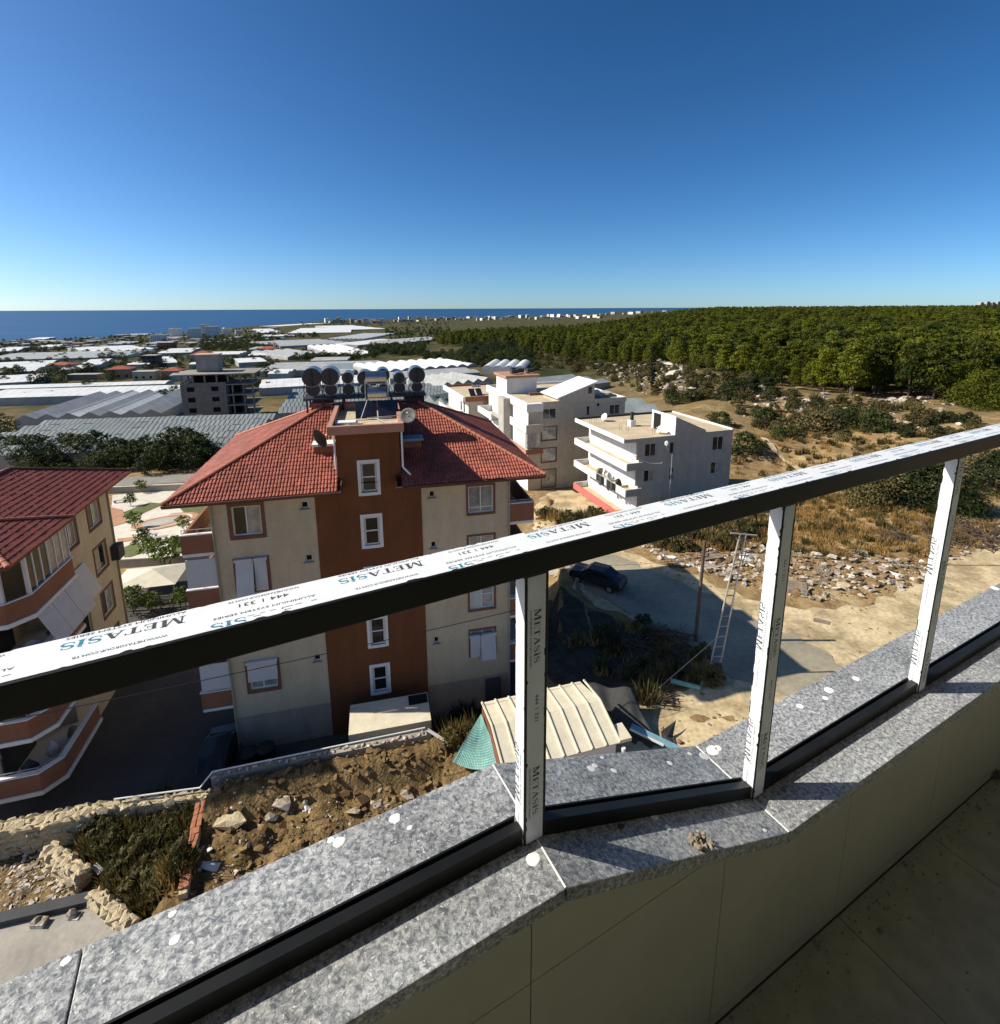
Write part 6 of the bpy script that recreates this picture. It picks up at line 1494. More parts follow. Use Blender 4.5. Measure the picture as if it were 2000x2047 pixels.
# pipe rail on top of it
a = at(425, 1543, 3.3); b = at(850, 1455, 3.3); c = at(400, 1575, 2.45); e = at(228, 1598, 2.45); g = at(905, 1490, 2.7)
mb = MB(a); mb.tube([e, c, a, a.lerp(b, .5), b], .035, 8)
mb.obj('pipe_rail', m_white, None, loc=a, label='long white pipe rail on the retaining wall, bent down at its left end', cat='rail')
mb = MB(b); mb.beam(b + Vector((.1, 0, -.1)), g, .14, .05); mb.obj('plank', m_white, None, loc=b, label='pale plank lying askew at the right end of the pipe rail', cat='plank')
# brick edge between pit and bank
p1, p2 = at(402, 1605, 2.3), at(366, 1795, 2.1); d = p2 - p1
bw = thing('brick_wall', 'low wall of orange bricks and stone edging the weedy pit', 'wall', tuple(p1), atan2(d.y, d.x)); L = d.xy.length
MB().box(0, L, -.14, .14, -1.3, -.02).obj('core', m_stone, bw)
bk = MB().box(-.14, .14, -.08, .08, -.04, .04).mesh('brick', m_brick)
for i in range(int(L / .3)):
    for y in (-.09, .1): inst('brick', bk, bw, (i * .3 + .15, y + random.uniform(-.03, .03), .03 + random.uniform(-.02, .02)), (0, 0, random.uniform(-.15, .15)))
# concrete beam and slab at the lower left
p1, p2 = at(-60, 1852, 1.55), at(184, 1795, 1.55); d = (p2 - p1); n = Vector((-d.y, d.x, 0)).normalized()
cb = thing('concrete_beam', 'long dark grey concrete beam lying above the bare slab', 'beam', tuple(p1), atan2(d.y, d.x)); MB().box(0, d.length, -.2, .2, -.9, .1).obj('beam', m_tank, cb)
sl_ = [at(x, y, 1.42)[:2] for x, y in ((-80, 1862), (190, 1805), (262, 1870), (420, 1980), (300, 2100), (-150, 2100))]
m = MB(); m.prism(sl_[::-1], .3, 1.42); m.obj('concrete_slab', m_concrete, None, kind='structure')
for i, (x, y, r, lab) in enumerate(((80, 1848, .22, 'broken pale rubble lump on the bare slab, left one'), (150, 1832, .2, 'flat white scrap on the bare slab under the dark beam'))):
    p = at(x, y, 1.42); mb = MB(p); mb.box(p.x - r, p.x + r, p.y - r * .7, p.y + r * .7, p.z, p.z + (.16 if i == 0 else .04)); mb.blob((p.x - .1, p.y, p.z + .12), .16, i, 1); mb.obj('rubble_lump', m_rubble, None, loc=p, label=lab, cat='rubble')
def plank(px1, py1, px2, py2, z, w, h, mat, lab, cat='plank', dz=0, name='plank'):
    a = on_ground(px1, py1) ; b = on_ground(px2, py2); a.z += z; b.z += z + dz; mb = MB(a); mb.beam(a, b, w, h); return mb.obj(name, mat, None, loc=a, label=lab, cat=cat)
plank(140, 1790, 158, 1740, .35, .22, .05, m_wood, 'grey board leaning against the ruined wall'); plank(192, 1750, 206, 1765, .5, .2, .05, m_slab, 'short grey board on the ruined wall')
a = on_ground(200, 1745); pts = [on_ground(x, y) + Vector((0, 0, .12)) for x, y in ((202, 1735), (228, 1752), (240, 1765), (270, 1768), (300, 1762), (330, 1783), (368, 1780))]
mb = MB(a); mb.tube(pts, .025, 5); mb.obj('hose', m_cornice, None, loc=a, label='pinkish hose curling through the weeds of the pit', cat='hose')
p = on_ground(255, 1800); mb = MB(p); mb.add([p + Vector(v) for v in ((-.5,-.2,.3),(.4,-.3,.3),(.55,.3,.35),(-.35,.4,.35),(-.5,-.2,.22),(.4,-.3,.22),(.55,.3,.27),(-.35,.4,.27))], [(0,1,2,3),(7,6,5,4),(0,4,5,1),(1,5,6,2),(2,6,7,3),(3,7,4,0)]); mb.obj('brown_sheet', m_wood, None, loc=p, label='brown sheet of board thrown in the pit beside the ruined wall', cat='board')

m_gravel = M('tan_gravel', (.27, .19, .11), rough=.97, var=.3, scale=1.2, fine=.25)
def rubble_field(name, label, poly, n, smin, smax, mat, seed, hump=0.0, kind='stuff', flat=.55):
    """loose stones scattered inside a photograph-bounded patch of ground"""
    r = random.Random(seed); P = [on_ground(x, y) for x, y in poly]; xs = [p.x for p in P]; ys = [p.y for p in P]; mb = MB(); k = 0
    def inside(x, y):
        c = False
        for i in range(len(P)):
            a, b = P[i], P[i-1]
            if (a.y > y) != (b.y > y) and x < (b.x - a.x) * (y - a.y) / (b.y - a.y) + a.x: c = not c
        return c
    while k < n:
        x, y = r.uniform(min(xs), max(xs)), r.uniform(min(ys), max(ys)); k += 1
        if not inside(x, y): continue
        s = smin * (smax / smin) ** (r.random() ** 2.2); z = ground_z(x, y) + s * .15 + hump * r.random()
        if r.random() < .35:   # slab like fragment
            a = r.random() * 6.28; u = Vector((cos(a), sin(a), r.gauss(0, .25))).normalized(); w = Vector((-sin(a), cos(a), r.gauss(0, .25))).normalized(); nn = u.cross(w) * s * .22; c = Vector((x, y, z + s * .1)); u *= s; w *= s * r.uniform(.3, .9)
            V = [c - u - w, c + u - w, c + u * .8 + w, c - u + w]; mb.add([v + nn for v in V] + [v - nn for v in V], [(0,1,2,3),(7,6,5,4),(0,4,5,1),(1,5,6,2),(2,6,7,3),(3,7,4,0)])
        else: mb.blob((x, y, z), s, r.random() * 40, 0 if s < .12 else 1, (1, r.uniform(.6, 1), r.uniform(.4, .8) * flat * 1.6), .55)
    o = mb.obj(name, mat, None, kind=kind, label=label, cat='rubble'); return o
m_clod = M('earth_clods', (.19, .12, .055), rough=.97, var=.3, scale=1.2, fine=.2, bump=.5, bscale=14)
rubble_field('clods', 'brown clods and stones of the earth bank below the pipe rail', [(430,1570),(840,1475),(905,1500),(900,1560),(640,1700),(380,1800),(400,1620)], 2600, .03, .22, m_clod, 1)
rubble_field('rubble', 'pale broken stone and plaster strewn over the foot of the earth bank', [(400,1620),(560,1600),(760,1560),(880,1540),(640,1700),(380,1800)], 520, .03, .16, m_rubble, 2)
rubble_field('rubble', 'small stones covering the ground left of the ruined wall', [(-20,1720),(85,1695),(160,1760),(150,1790),(-20,1830)], 900, .03, .14, m_rubble, 3)
rubble_field('rubble', 'band of builders rubble and litter between the dirt road and the dry grass', [(1250,1075),(1330,1060),(1480,1085),(1640,1110),(1840,1120),(1880,1150),(1800,1185),(1660,1205),(1560,1190),(1440,1160),(1330,1130)], 3000, .04, .36, m_rubble, 4, .15)
rubble_field('rubble', 'brown dirty part of the rubble band beyond the dirt road', [(1250,1070),(1330,1050),(1480,1075),(1640,1090),(1880,1110),(1880,1150),(1800,1180),(1660,1200),(1560,1188),(1440,1158),(1330,1130)], 1300, .06, .45, m_clod, 5, .1)
rubble_field('rubble', 'stones strewn along the right edge of the rubble band', [(1880,1085),(2000,1050),(2050,1075),(1960,1110),(1890,1130)], 350, .05, .3, m_rubble, 6, .1)
rubble_field('rubble', 'stones and rubbish in front of the red parapet of the right white house', [(1075,1020),(1180,1030),(1260,1055),(1180,1075),(1075,1060)], 500, .06, .4, m_clod, 7, .05)
rubble_field('rocks', 'pale limestone rocks scattered over the slope under the pine wood', [(1180,720),(1420,740),(1560,790),(1900,800),(1960,850),(1700,860),(1500,840),(1420,800),(1280,790),(1200,750)], 1500, .3, 1.7, m_rubble, 8)
rubble_field('rubble', 'brown rubbish and twigs in front of the dark tarpaulin', [(1160,1385),(1290,1360),(1370,1372),(1330,1395),(1250,1425),(1190,1400)], 260, .04, .2, m_clod, 9)
rubble_field('gravel', 'small stones scattered over the sandy lot and the dirt road', [(1165,1085),(1330,1140),(1530,1215),(1800,1190),(2050,1080),(2050,1300),(1600,1560),(1300,1560),(1250,1400),(1440,1365),(1385,1300),(1150,1180)], 3600, .025, .14, m_gravel, 31)
# bigger pieces that can be picked out
BIG = [((455,1655), .55, m_stone, 'largest flat tan stone on the earth bank'), ((560,1615), .5, m_rubble, 'long pale slab of render lying on the earth bank'), ((540,1635), .3, m_rubble, 'white broken lump next to the long slab on the bank'), ((612,1620), .22, m_white, 'small white block right of the long slab on the bank'), ((710,1625), .3, m_stone, 'upright pointed stone casting a dark shadow on the bank'), ((757,1610), .22, m_rubble, 'white stone near the marble edge on the earth bank'), ((815,1590), .28, m_rubble, 'pale pointed stone at the right of the earth bank'),
 ((415,1735), .35, m_shutter, 'bluish white bent sheet by the brick wall'), ((420,1700), .16, m_white, 'small white cup like scrap above the bent sheet'),
 ((1342,1118), .4, m_white, 'white plastic sack at the left end of the rubble band'), ((1495,1118), .6, m_white, 'white crumpled sheet between the lattice pole and the middle post'), ((1375,1132), .25, m_white, 'small white scrap by the road left of the wooden pole'), ((1450,1155), .6, m_rubble, 'pale slab of rubble lying beside the foot of the rubble band'), ((1715,1108), .55, m_white, 'upright white rag in the dry grass right of the middle post'), ((1712,1150), .4, m_carblk, 'black rubbish bag in the rubble'), ((1795,1150), .45, m_white, 'white rubbish heap near the right post'), ((1705,1022), .3, m_white, 'small white scrap in the dry grass under the handrail'), ((1690,1172), .5, m_stone, 'tan slab at the lower edge of the rubble'), ((1480,1130), .5, m_stone, 'brown boulder behind the lattice pole'), ((1640,1165), .45, m_rubble, 'pale block in the middle of the rubble band'), ((1950,1055), .5, m_rubble, 'pale stone on the branch pile at the right edge')]
for i, (q, r, mt, lab) in enumerate(BIG):
    p = on_ground(*q); mb = MB(p); rr = random.Random(i); mb.blob((p.x, p.y, p.z + r * .3), r * .8, i * 7 + 2, 1, (1.3, .8, .55), .7); mb.obj('stone' if mt in (m_stone, m_rubble) else 'litter', mt, None, loc=p, label=lab, cat='stone' if mt in (m_stone, m_rubble) else 'litter')
def timber_stack(label, px, py, n, L, rz, name='timber_stack', cat='timber', mat=None, th=.08, w=.2):
    p = on_ground(px, py); t = thing(name, label, cat, tuple(p), rz); r = random.Random(int(px))
    for i in range(n):
        y = (i % 5) * w * 1.15; z = (i // 5) * th * 1.1 + th / 2
        o = MB().box(-L/2, L/2, -w/2, w/2, -th/2, th/2).obj('board', mat or m_wood, t); o.location = (r.uniform(-.1, .1), y, z + .05); o.rotation_euler = (r.gauss(0, .03), r.gauss(0, .03), r.gauss(0, .08))
    return t
timber_stack('stack of grey pallet boards left of the lattice pole', 1425, 1122, 15, 1.7, .15); timber_stack('row of whitish boards lying in front of the pallet boards', 1430, 1138, 6, 1.9, .25, mat=m_rubble)
timber_stack('stack of weathered panels at the lower left of the rubble, right of the middle post', 1592, 1188, 10, 1.5, -.5, th=.12, w=.3); timber_stack('two boards lying alone on the sandy road', 1640, 1245, 2, .9, -.5, mat=m_wood, th=.04)
timber_stack('loose boards in the middle of the rubble band', 1660, 1150, 7, 1.2, .7)
def brush_pile(label, px, py, n, R_, H_, seed, mat=None, name='branch_pile', L=1.2, r0=.022):
    p = on_ground(px, py); r = random.Random(seed); mb = MB(p)
    for i in range(n):
        a = r.random() * 6.28; q = R_ * sqrt(r.random()); c = p + Vector((cos(a) * q, sin(a) * q * .7, H_ * (1 - q / R_) * r.random() + .08)); b = r.random() * 6.28; d = Vector((cos(b), sin(b) * .7, r.gauss(0, .25))) * L * r.uniform(.3, .8)
        m_ = c + Vector((r.gauss(0, .08), r.gauss(0, .08), .06)); mb.cyl(c - d, m_, r0 * r.uniform(.6, 1.6), 4); mb.cyl(m_, c + d, r0 * r.uniform(.4, 1), 4)
    return mb.obj(name, mat or m_bark, None, loc=p, label=label, cat='branches', kind=None)
brush_pile('tangled pile of dry branches left of the wooden pole', 1345, 1088, 170, 1.9, 1.1, 1); brush_pile('long pile of grey cut branches at the right edge above the sandy road', 1945, 1070, 260, 4.6, .9, 2, L=2.0, r0=.03); brush_pile('dead twiggy bush in the dry grass right of the middle post', 1790, 1078, 120, 1.3, 1.0, 3)
brush_pile('heap of dry branches and wire in the shade left of the lattice pole foot', 1330, 1290, 170, 2.2, .9, 4); brush_pile('twigs and scrap wood beside the green tuft near the tarpaulin', 1245, 1392, 90, .9, .4, 5, L=.7)
brush_pile('dry sticks at the right of the fallen pipe', 1330, 1395, 40, .7, .25, 6, L=.7); brush_pile('weedy twigs on top of the rubble, far left part', 1250, 1085, 60, .9, .5, 7, m_wood)
# fallen pipe
a, b = on_ground(1340, 1370) + Vector((0, 0, .3)), on_ground(1400, 1382) + Vector((0, 0, .2)); mb = MB(a); mb.cyl(a, b, .13, 12); mb.obj('fallen_pipe', m_net, None, loc=a, label='pale green pipe end lying at the edge of the sand', cat='pipe')
# weeds and grass
def tufts(name, label, poly, n, seed, meshes, smin, smax, near_edge=False):
    r = random.Random(seed); P = [on_ground(x, y) for x, y in poly]; xs = [p.x for p in P]; ys = [p.y for p in P]; V = []; k = 0
    while len(V) < n and k < n * 20:
        k += 1; x, y = r.uniform(min(xs), max(xs)), r.uniform(min(ys), max(ys)); c = False
        for i in range(len(P)):
            a, b = P[i], P[i-1]
            if (a.y > y) != (b.y > y) and x < (b.x - a.x) * (y - a.y) / (b.y - a.y) + a.x: c = not c
        if c: V.append((x, y, ground_z(x, y)))
    me = bpy.data.meshes.new(name); me.from_pydata(V, [], []); o = link(bpy.data.objects.new(name, me)); tag(o, label, 'grass', kind='stuff'); scatter_gn(o, meshes, smin, smax, seed); return o
# the first tufts are ordinary objects that the scattered ones copy
gd = [inst('grass_tuft', GRASS[i], None, tuple(on_ground(*q)), (0, 0, i), 1.4, label=lab, cat='grass') for i, (q, lab) in enumerate((((1640, 1075), 'dry grass tuft right of the middle post, lowest of three'), ((1600, 1060), 'dry grass tuft next to the middle post below the handrail'), ((1690, 1060), 'dry grass tuft left of the upright white rag')))]
gg = []
gm_ = blade_mesh('grass_tuft', 91, m_green3, 70, .4, .9, .03, .5)
gg.append(inst('grass_tuft', gm_, None, tuple(on_ground(1295, 1400)), (0, 0, 1), 1.5, label='green tuft of coarse grass on the sand by the tarpaulin', cat='grass'))
wd = crown_mesh('weed', 92, m_green3, .8, .55, 16, 40, .11, .02, 'bush'); gg.append(inst('weed', wd, None, tuple(on_ground(1430, 1362)), (0, 0, 1), 1.3, label='dark weed at the foot of the lattice pole', cat='weed'))
tufts('dry_grass', 'dry yellow grass field beyond the rubble band', [(1500,1090),(1600,985),(1760,1000),(1960,1050),(2050,1040),(1960,1090),(1820,1120),(1640,1115)], 850, 21, gd + gd + [gg[0]], .3, 1.0)
tufts('dry_grass', 'dry grass on the bare slope above the handrail', [(1480,880),(1560,820),(1800,850),(1960,900),(1990,940),(1500,960),(1455,930)], 420, 22, gd + gg, .6, 1.3)
tufts('dry_grass', 'dry grass around the rubble left of the lattice pole', [(1250,1070),(1340,1040),(1500,1020),(1560,1060),(1480,1100),(1330,1105)], 420, 23, gd + gg, .7, 1.6)
tufts('weeds', 'dark weeds filling the pit between the stone walls', [(165,1690),(200,1650),(370,1610),(398,1625),(365,1760),(300,1830),(240,1800)], 260, 24, [gg[1], gg[0]], .6, 1.3)
tufts('dry_grass', 'dry stalks among the weeds of the pit', [(165,1690),(200,1650),(370,1610),(398,1625),(365,1760),(300,1830),(240,1800)], 300, 25, gd, .5, 1.2)
tufts('weeds', 'weeds at the shaded foot of the mast and along the road edge', [(1180,1250),(1300,1240),(1410,1310),(1440,1370),(1330,1375),(1200,1350),(1130,1290)], 90, 26, gg + gd, .5, 1.0)
tufts('weeds', 'bushy weeds between the bank and the shed', [(860,1460),(940,1430),(955,1480),(900,1500)], 60, 27, gg + gd, .7, 1.3)
tufts('dry_grass', 'sparse dry grass at the edge of the yard by the right white house', [(1075,1030),(1200,1030),(1280,1060),(1180,1080)], 130, 28, gd + gg, .8, 1.6)
tufts('scrub', 'grey-green dwarf scrub over the slope under the pine wood', [(930,700),(1080,700),(1290,730),(1420,745),(1560,800),(1900,815),(1960,850),(1700,850),(1500,845),(1440,800),(1280,790),(1180,745),(1040,722),(940,715)], 480, 29, [gg[1], gg[1], gg[0]], 1.6, 3.4)

# ---------------------------------------------------------------- shed, net, tarpaulin
r1, r2_ = at(983, 1450, 5.1), at(1200, 1400, 5.1); d = (r2_ - r1); ang = atan2(d.y, d.x); L = d.length
sd = thing('shed', 'prefabricated hut with cream ribbed metal roof just beyond the parapet', 'shed', (r1.x, r1.y, 2.4), ang)
hs = 2.7; y1 = -1.95; y2 = 1.75
MB().add([(0,0,hs),(L,0,hs),(L,y1,hs-.5),(0,y1,hs-.5),(0,0,hs-.05),(L,0,hs-.05),(L,y1,hs-.55),(0,y1,hs-.55)], [(0,3,2,1),(4,5,6,7),(0,1,5,4),(1,2,6,5),(2,3,7,6),(3,0,4,7)]).obj('roof_panel', m_creamsheet, sd)
MB().add([(0,0,hs),(L,0,hs),(L-.2,y2,hs-.3),(0,y2,hs-.3),(0,0,hs-.05),(L,0,hs-.05),(L-.2,y2,hs-.35),(0,y2,hs-.35)], [(0,1,2,3),(7,6,5,4),(0,4,5,1),(1,5,6,2),(2,6,7,3),(3,7,4,0)]).obj('roof_panel', m_creamsheet, sd)
MB().box(L, L + .55, y1, y1 * .55, hs - .56, hs - .40).obj('roof_panel', m_creamsheet, sd)
n = 8
for i in range(n + 1):
    x = L * i / n
    MB().add([(x-.03,0,hs+.07),(x+.03,0,hs+.07),(x+.03,y1,hs-.43),(x-.03,y1,hs-.43),(x-.045,0,hs),(x+.045,0,hs),(x+.045,y1,hs-.5),(x-.045,y1,hs-.5)], [(0,3,2,1),(0,1,5,4),(1,2,6,5),(2,3,7,6),(3,0,4,7)]).obj('roof_rib', m_creamsheet, sd)
    MB().add([(x-.03,0,hs+.07),(x+.03,0,hs+.07),(x+.03,y2,hs-.23),(x-.03,y2,hs-.23),(x-.045,0,hs),(x+.045,0,hs),(x+.045,y2,hs-.3),(x-.045,y2,hs-.3)], [(0,1,2,3),(0,4,5,1),(1,5,6,2),(2,6,7,3),(3,7,4,0)]).obj('roof_rib', m_creamsheet, sd)
MB().box(.12, L - .12, y1 + .15, y2 - .15, -.3, hs - .5).obj('wall', m_white, sd); MB().box(-.02, .1, y1 + .05, y2 - .1, 0, hs - .45).obj('edge_frame', m_brown, sd)
p = at(1247, 1495, 4.4); mb = MB(p); mb.cyl(p, Vector((p.x, p.y, 2.4)), .09, 10); mb.obj('white_post', m_white, None, loc=p, label='short white fluted post at the right corner of the hut', cat='post')
# net: a sagging triangular sheet of teal mesh, threads built one by one
A = at(962, 1428, 4.6); Bq = at(905, 1522, 2.9); Cq = at(1002, 1527, 4.1)
mb = MB(A); NN = 26
def netp(u, v):   # u along B->C, v from A down
    q = A.lerp(Bq.lerp(Cq, u), v); q = q.copy(); q.z -= .5 * sin(pi * u) * v * (1 - .3 * v); return q
for i in range(NN + 1):
    u = i / NN; mb.tube([netp(u, v / 6) for v in range(7)], .012, 4)
for j in range(1, 22):
    v = j / 21; mb.tube([netp(u / 8, v) for u in range(9)], .014, 4)
V = [netp(i / 12, j / 8) - Vector((0, 0, .03)) for j in range(9) for i in range(13)]
nt = thing('safety_net', 'sagging teal safety net hung from the corner of the hut', 'net', tuple(A)); mb.obj('net_threads', m_net, nt, kind='stuff')
m = MB(A); m.add(V, [(j*13+i, j*13+i+1, (j+1)*13+i+1, (j+1)*13+i) for j in range(8) for i in range(12)]); m.obj('net_cloth', m_net, nt)
# tarpaulin wall and its loose corner
Tp = [at(x, y, z) for x, y, z in ((1185,1374,3.6),(1262,1378,3.6),(1268,1420,3.4),(1300,1470,2.7),(1318,1500,2.6),(1345,1452,2.9))]
mb = MB(Tp[0]); G_ = []
for j in range(9):
    for i in range(17):
        u = i / 16; v = j / 8; top = at(1172 + 92 * u, 1366 + 12 * u, 4.0 - .3 * u); bot = at(1215 + 105 * u, 1470 + 28 * u, 2.55)
        q = top.lerp(bot, v); q = q + Vector((0, .12 * sin(u * 22) * v, .1 * sin(v * 5 + u * 9))); G_.append(q)
mb.add(G_, [(j*17+i, j*17+i+1, (j+1)*17+i+1, (j+1)*17+i) for j in range(8) for i in range(16)]); o = mb.obj('tarpaulin', m_tarp, None, loc=Tp[0], smooth=True, label='dark grey tarpaulin hanging in folds behind the hut', cat='tarpaulin'); mo = o.modifiers.new('t', 'SOLIDIFY'); mo.thickness = .02
q = [at(x, y, z) for x, y, z in ((1322,1462,2.9),(1352,1440,3.0),(1346,1470,2.6),(1352,1490,2.6),(1325,1490,2.6))]
mb = MB(q[0]); mb.add(q + [v - Vector((0, 0, .03)) for v in q], [(0,1,2,3,4),(9,8,7,6,5)] + [(i, (i+1) % 5 + 0, (i+1) % 5 + 5, i + 5) for i in range(5)]); mb.obj('tarpaulin', m_tarp, None, loc=q[0], label='pointed loose flap of dark tarpaulin on the sand', cat='tarpaulin')
a, b = at(1262, 1452, 3.5), at(1372, 1505, 3.2); mb = MB(a); mb.beam(a, b, .34, .07); mb.obj('blue_panel', m_bluep, None, loc=a, label='light blue translucent strip panel lying on the tarpaulin', cat='panel')
mb = MB(a); e_ = (b - a).normalized().cross(Vector((0, 0, 1))) * .19; mb.beam(a + e_, a.lerp(b, .62) + e_, .05, .1); mb.obj('panel_edge', m_white, None, loc=a, label='white edge strip of the light blue panel', cat='panel')
p = at(1358, 1482, 2.6); mb = MB(p); mb.blob((p.x, p.y, p.z), .16, 3, 1, (1, 1, .5)); mb.obj('red_scrap', m_brick, None, loc=p, label='small orange-red scrap on the sand by the tarpaulin flap', cat='litter')

# ---------------------------------------------------------------- poles and wires
pb = at(1426, 1352, 2.45); pt_ = pb + Vector((1.1, .3, 8.5))
lp = thing('lattice_pole', 'leaning pale grey lattice mast made like a ladder', 'pole', tuple(pb))
dv = (pt_ - pb); H = dv.length
def lpt(s, h): 
    w = .60 * (1 - .45 * h / H) * (1 if h > 1.2 else (.55 + .45 * h / 1.2)); return dv * (h / H) + Vector((s * w / 2, 0, 0))
for s in (-1, 1): MB().tube([lpt(s, h) for h in (0, 1.2, 3, 5, 7, H)], .045, 6).obj('upright', m_slab, lp)
h = .6
while h < H - .2: MB().cyl(lpt(-1, h), lpt(1, h + .05), .032, 5).obj('rung', m_slab, lp); h += .62
MB().beam(lpt(-1, H) + Vector((-.5, 0, .05)), lpt(1, H) + Vector((.6, 0, -.1)), .07).obj('crossarm', m_slab, lp)
MB().beam(lpt(-1, H - 1.2) + Vector((-.1, 0, .0)), lpt(1, H - 1.2) + Vector((.3, 0, -.05)), .05).obj('crossarm', m_slab, lp); MB().cyl(lpt(1, H - .9) + Vector((.2, 0, 0)), lpt(1, H - 1.9) + Vector((.1, 0, 0)), .03, 5).obj('brace', m_slab, lp)
wb = at(1390, 1284, 2.45); wt = wb + Vector((.1, 0, 6.8))
wp_ = thing('wooden_pole', 'dark wooden utility pole left of the lattice mast', 'pole', tuple(wb)); MB().cyl((0,0,-.3), (.12, 0, 6.8), .12, 9, .09).obj('shaft', m_bark, wp_)
for k, z in enumerate((6.3, 6.0, 5.7)): MB().beam((-.15 * (k % 2), 0, z), (.42, 0, z + .12), .04).obj('bracket', m_darksteel, wp_); 
for k, z in enumerate((6.4, 6.1, 5.8)): MB().cyl((.4, 0, z), (.4, 0, z + .16), .045, 7).obj('insulator', m_tank, wp_)
lm = on_ground(1324, 990); q = rot2(34.4, 44.6, WE, 0); lt = thing('street_lamp', 'pale grey lamp post in front of the right white house', 'lamp post', (q.x, q.y, ground_z(q.x, q.y)))
hh = 7.3; MB().cyl((0,0,-.5), (0,0,hh), .09, 8, .06).obj('shaft', m_steel, lt); MB().tube([Vector((0,0,hh)), Vector((-.5,0,hh+.3)), Vector((-.7,0,hh+1.0))], .03, 6).obj('arm', m_steel, lt); MB().blob((-.65, 0, hh + 1.15), .25, 1, 1, (1, 1, 1.3), .1).obj('lamp_head', m_white, lt)
def wire(a, b, sag, label, r=.012, n=16, mat=None):
    a = Vector(a); b = Vector(b); mb = MB(a); mb.tube([a.lerp(b, i / n) - Vector((0, 0, sag * 4 * (i / n) * (1 - i / n))) for i in range(n + 1)], r, 5); return mb.obj('cable', mat or m_carblk, None, loc=a, label=label, cat='cable')
wire(at(-120, 1468, 8.0), at(1080, 1208, 8.6), .15, 'black overhead cable crossing the lower storeys of the cream and orange block', .018)
wire(wt + Vector((.3, 0, -.6)), lpt(-1, H - 1.1) + pb, .12, 'upper short cable from the wooden pole to the lattice mast'); wire(wt + Vector((.3, 0, -1.0)), on_ground(1185, 1158) + Vector((0, 0, 1.2)), .2, 'cable dropping left from the wooden pole over the shaded road')
wire(lpt(1, H - 1.0) + pb, at(2100, 1128, 7.0), .35, 'black cable running right from the lattice mast over the dry grass', .02); wire(lpt(-1, 2.4) + pb, at(1300, 1390, 2.6), .02, 'stay wire slanting down left from the lattice mast', .018, mat=m_slab)
wire(at(1265, 908, 8.9), at(1325, 925, 7.8), .4, 'pale cable sagging from the white house roof corner to the lamp post', .03, mat=m_white)

# ---------------------------------------------------------------- cars
def car(label, p, rz, paint, sc=1.0, group=None):
    t = thing('parked_car', label, 'car', tuple(p), rz); t.scale = (sc, sc, sc)
    prof = [(-2.1,.35),(-2.12,.75),(-1.95,.92),(-1.1,1.0),(-.55,1.42),(.75,1.45),(1.45,1.05),(2.0,.95),(2.1,.7),(2.1,.35)]
    bm = bmesh.new(); rows = []
    for y, k in ((-.84, 1), (-.62, 1.0), (0, 1.0), (.62, 1.0), (.84, 1)):
        row = []
        for x, z in prof:
            yy = y * (1 if z < 1.0 else .82) * (1 if abs(x) < 1.9 else .93); zz = z + (.03 if abs(y) < .5 and z > .9 else 0)
            row.append(bm.verts.new((x * (1 if abs(y) < .7 else .98), yy, zz)))
        rows.append(row)
    for a, b in zip(rows, rows[1:]):
        for i in range(len(prof) - 1): bm.faces.new((a[i], a[i+1], b[i+1], b[i]))
        bm.faces.new((a[-1], a[0], b[0], b[-1]))
    bm.faces.new(rows[0][::-1]); bm.faces.new(rows[-1])
    bmesh.ops.recalc_face_normals(bm, faces=bm.faces)
    o = bm_obj(bm, 'body', paint, t); md = o.modifiers.new('b', 'BEVEL'); md.width = .06; md.segments = 2
    for s in (-1, 1):
        y = s * .735
        for xs in ([(-.92, 1.03), (-.5, 1.36), (.1, 1.38), (.1, 1.03)], [(.18, 1.03), (.18, 1.38), (.68, 1.38), (1.2, 1.07)]):
            V = [(x, y - s * (z - 1.03) * .2, z) for x, z in xs] + [(x, y + s * .02 - s * (z - 1.03) * .2, z) for x, z in xs]
            MB().add(V, [(0,1,2,3),(7,6,5,4),(0,4,5,1),(1,5,6,2),(2,6,7,3),(3,7,4,0)]).obj('side_window', m_glass, t)
        for x in (-1.3, 1.3):
            w = MB(); w.cyl((x, s * .66, .33), (x, s * .87, .33), .33, 18); wo = w.obj('wheel', m_rubber, t); MB().cyl((x, s * .871, .33), (x, s * .885, .33), .2, 12).obj('rim', m_steel, wo)
        MB().box(-2.16, -2.08, s * .62 - .15, s * .62 + .15, .62, .78).obj('headlight', m_pvc, t); MB().box(2.06, 2.13, s * .62 - .15, s * .62 + .15, .66, .82).obj('tail_light', m_redband, t)
    MB().add([(-1.06,-.58,1.04),(-1.06,.58,1.04),(-.6,.5,1.405),(-.6,-.5,1.405),(-1.02,-.58,1.0),(-1.02,.58,1.0),(-.56,.5,1.38),(-.56,-.5,1.38)], [(0,1,2,3),(7,6,5,4),(0,4,5,1),(1,5,6,2),(2,6,7,3),(3,7,4,0)][::1]).obj('windscreen', m_glass, t)
    MB().add([(1.44,-.58,1.1),(1.44,.58,1.1),(.84,.5,1.45),(.84,-.5,1.45),(1.40,-.58,1.06),(1.40,.58,1.06),(.8,.5,1.41),(.8,-.5,1.41)], [(3,2,1,0),(4,5,6,7),(1,5,4,0),(2,6,5,1),(3,7,6,2),(0,4,7,3)]).obj('rear_window', m_glass, t)
    return t
car('dark car parked at the road edge in the shadow of the orange block', on_ground(1195, 1168) + Vector((0, 0, .05)), radians(-35), m_car, 1.0)
car('black car in the courtyard under the left balconies of the orange block', cbase(-8.8, 25.0, .05), CE + radians(90), m_carblk, 1.0)
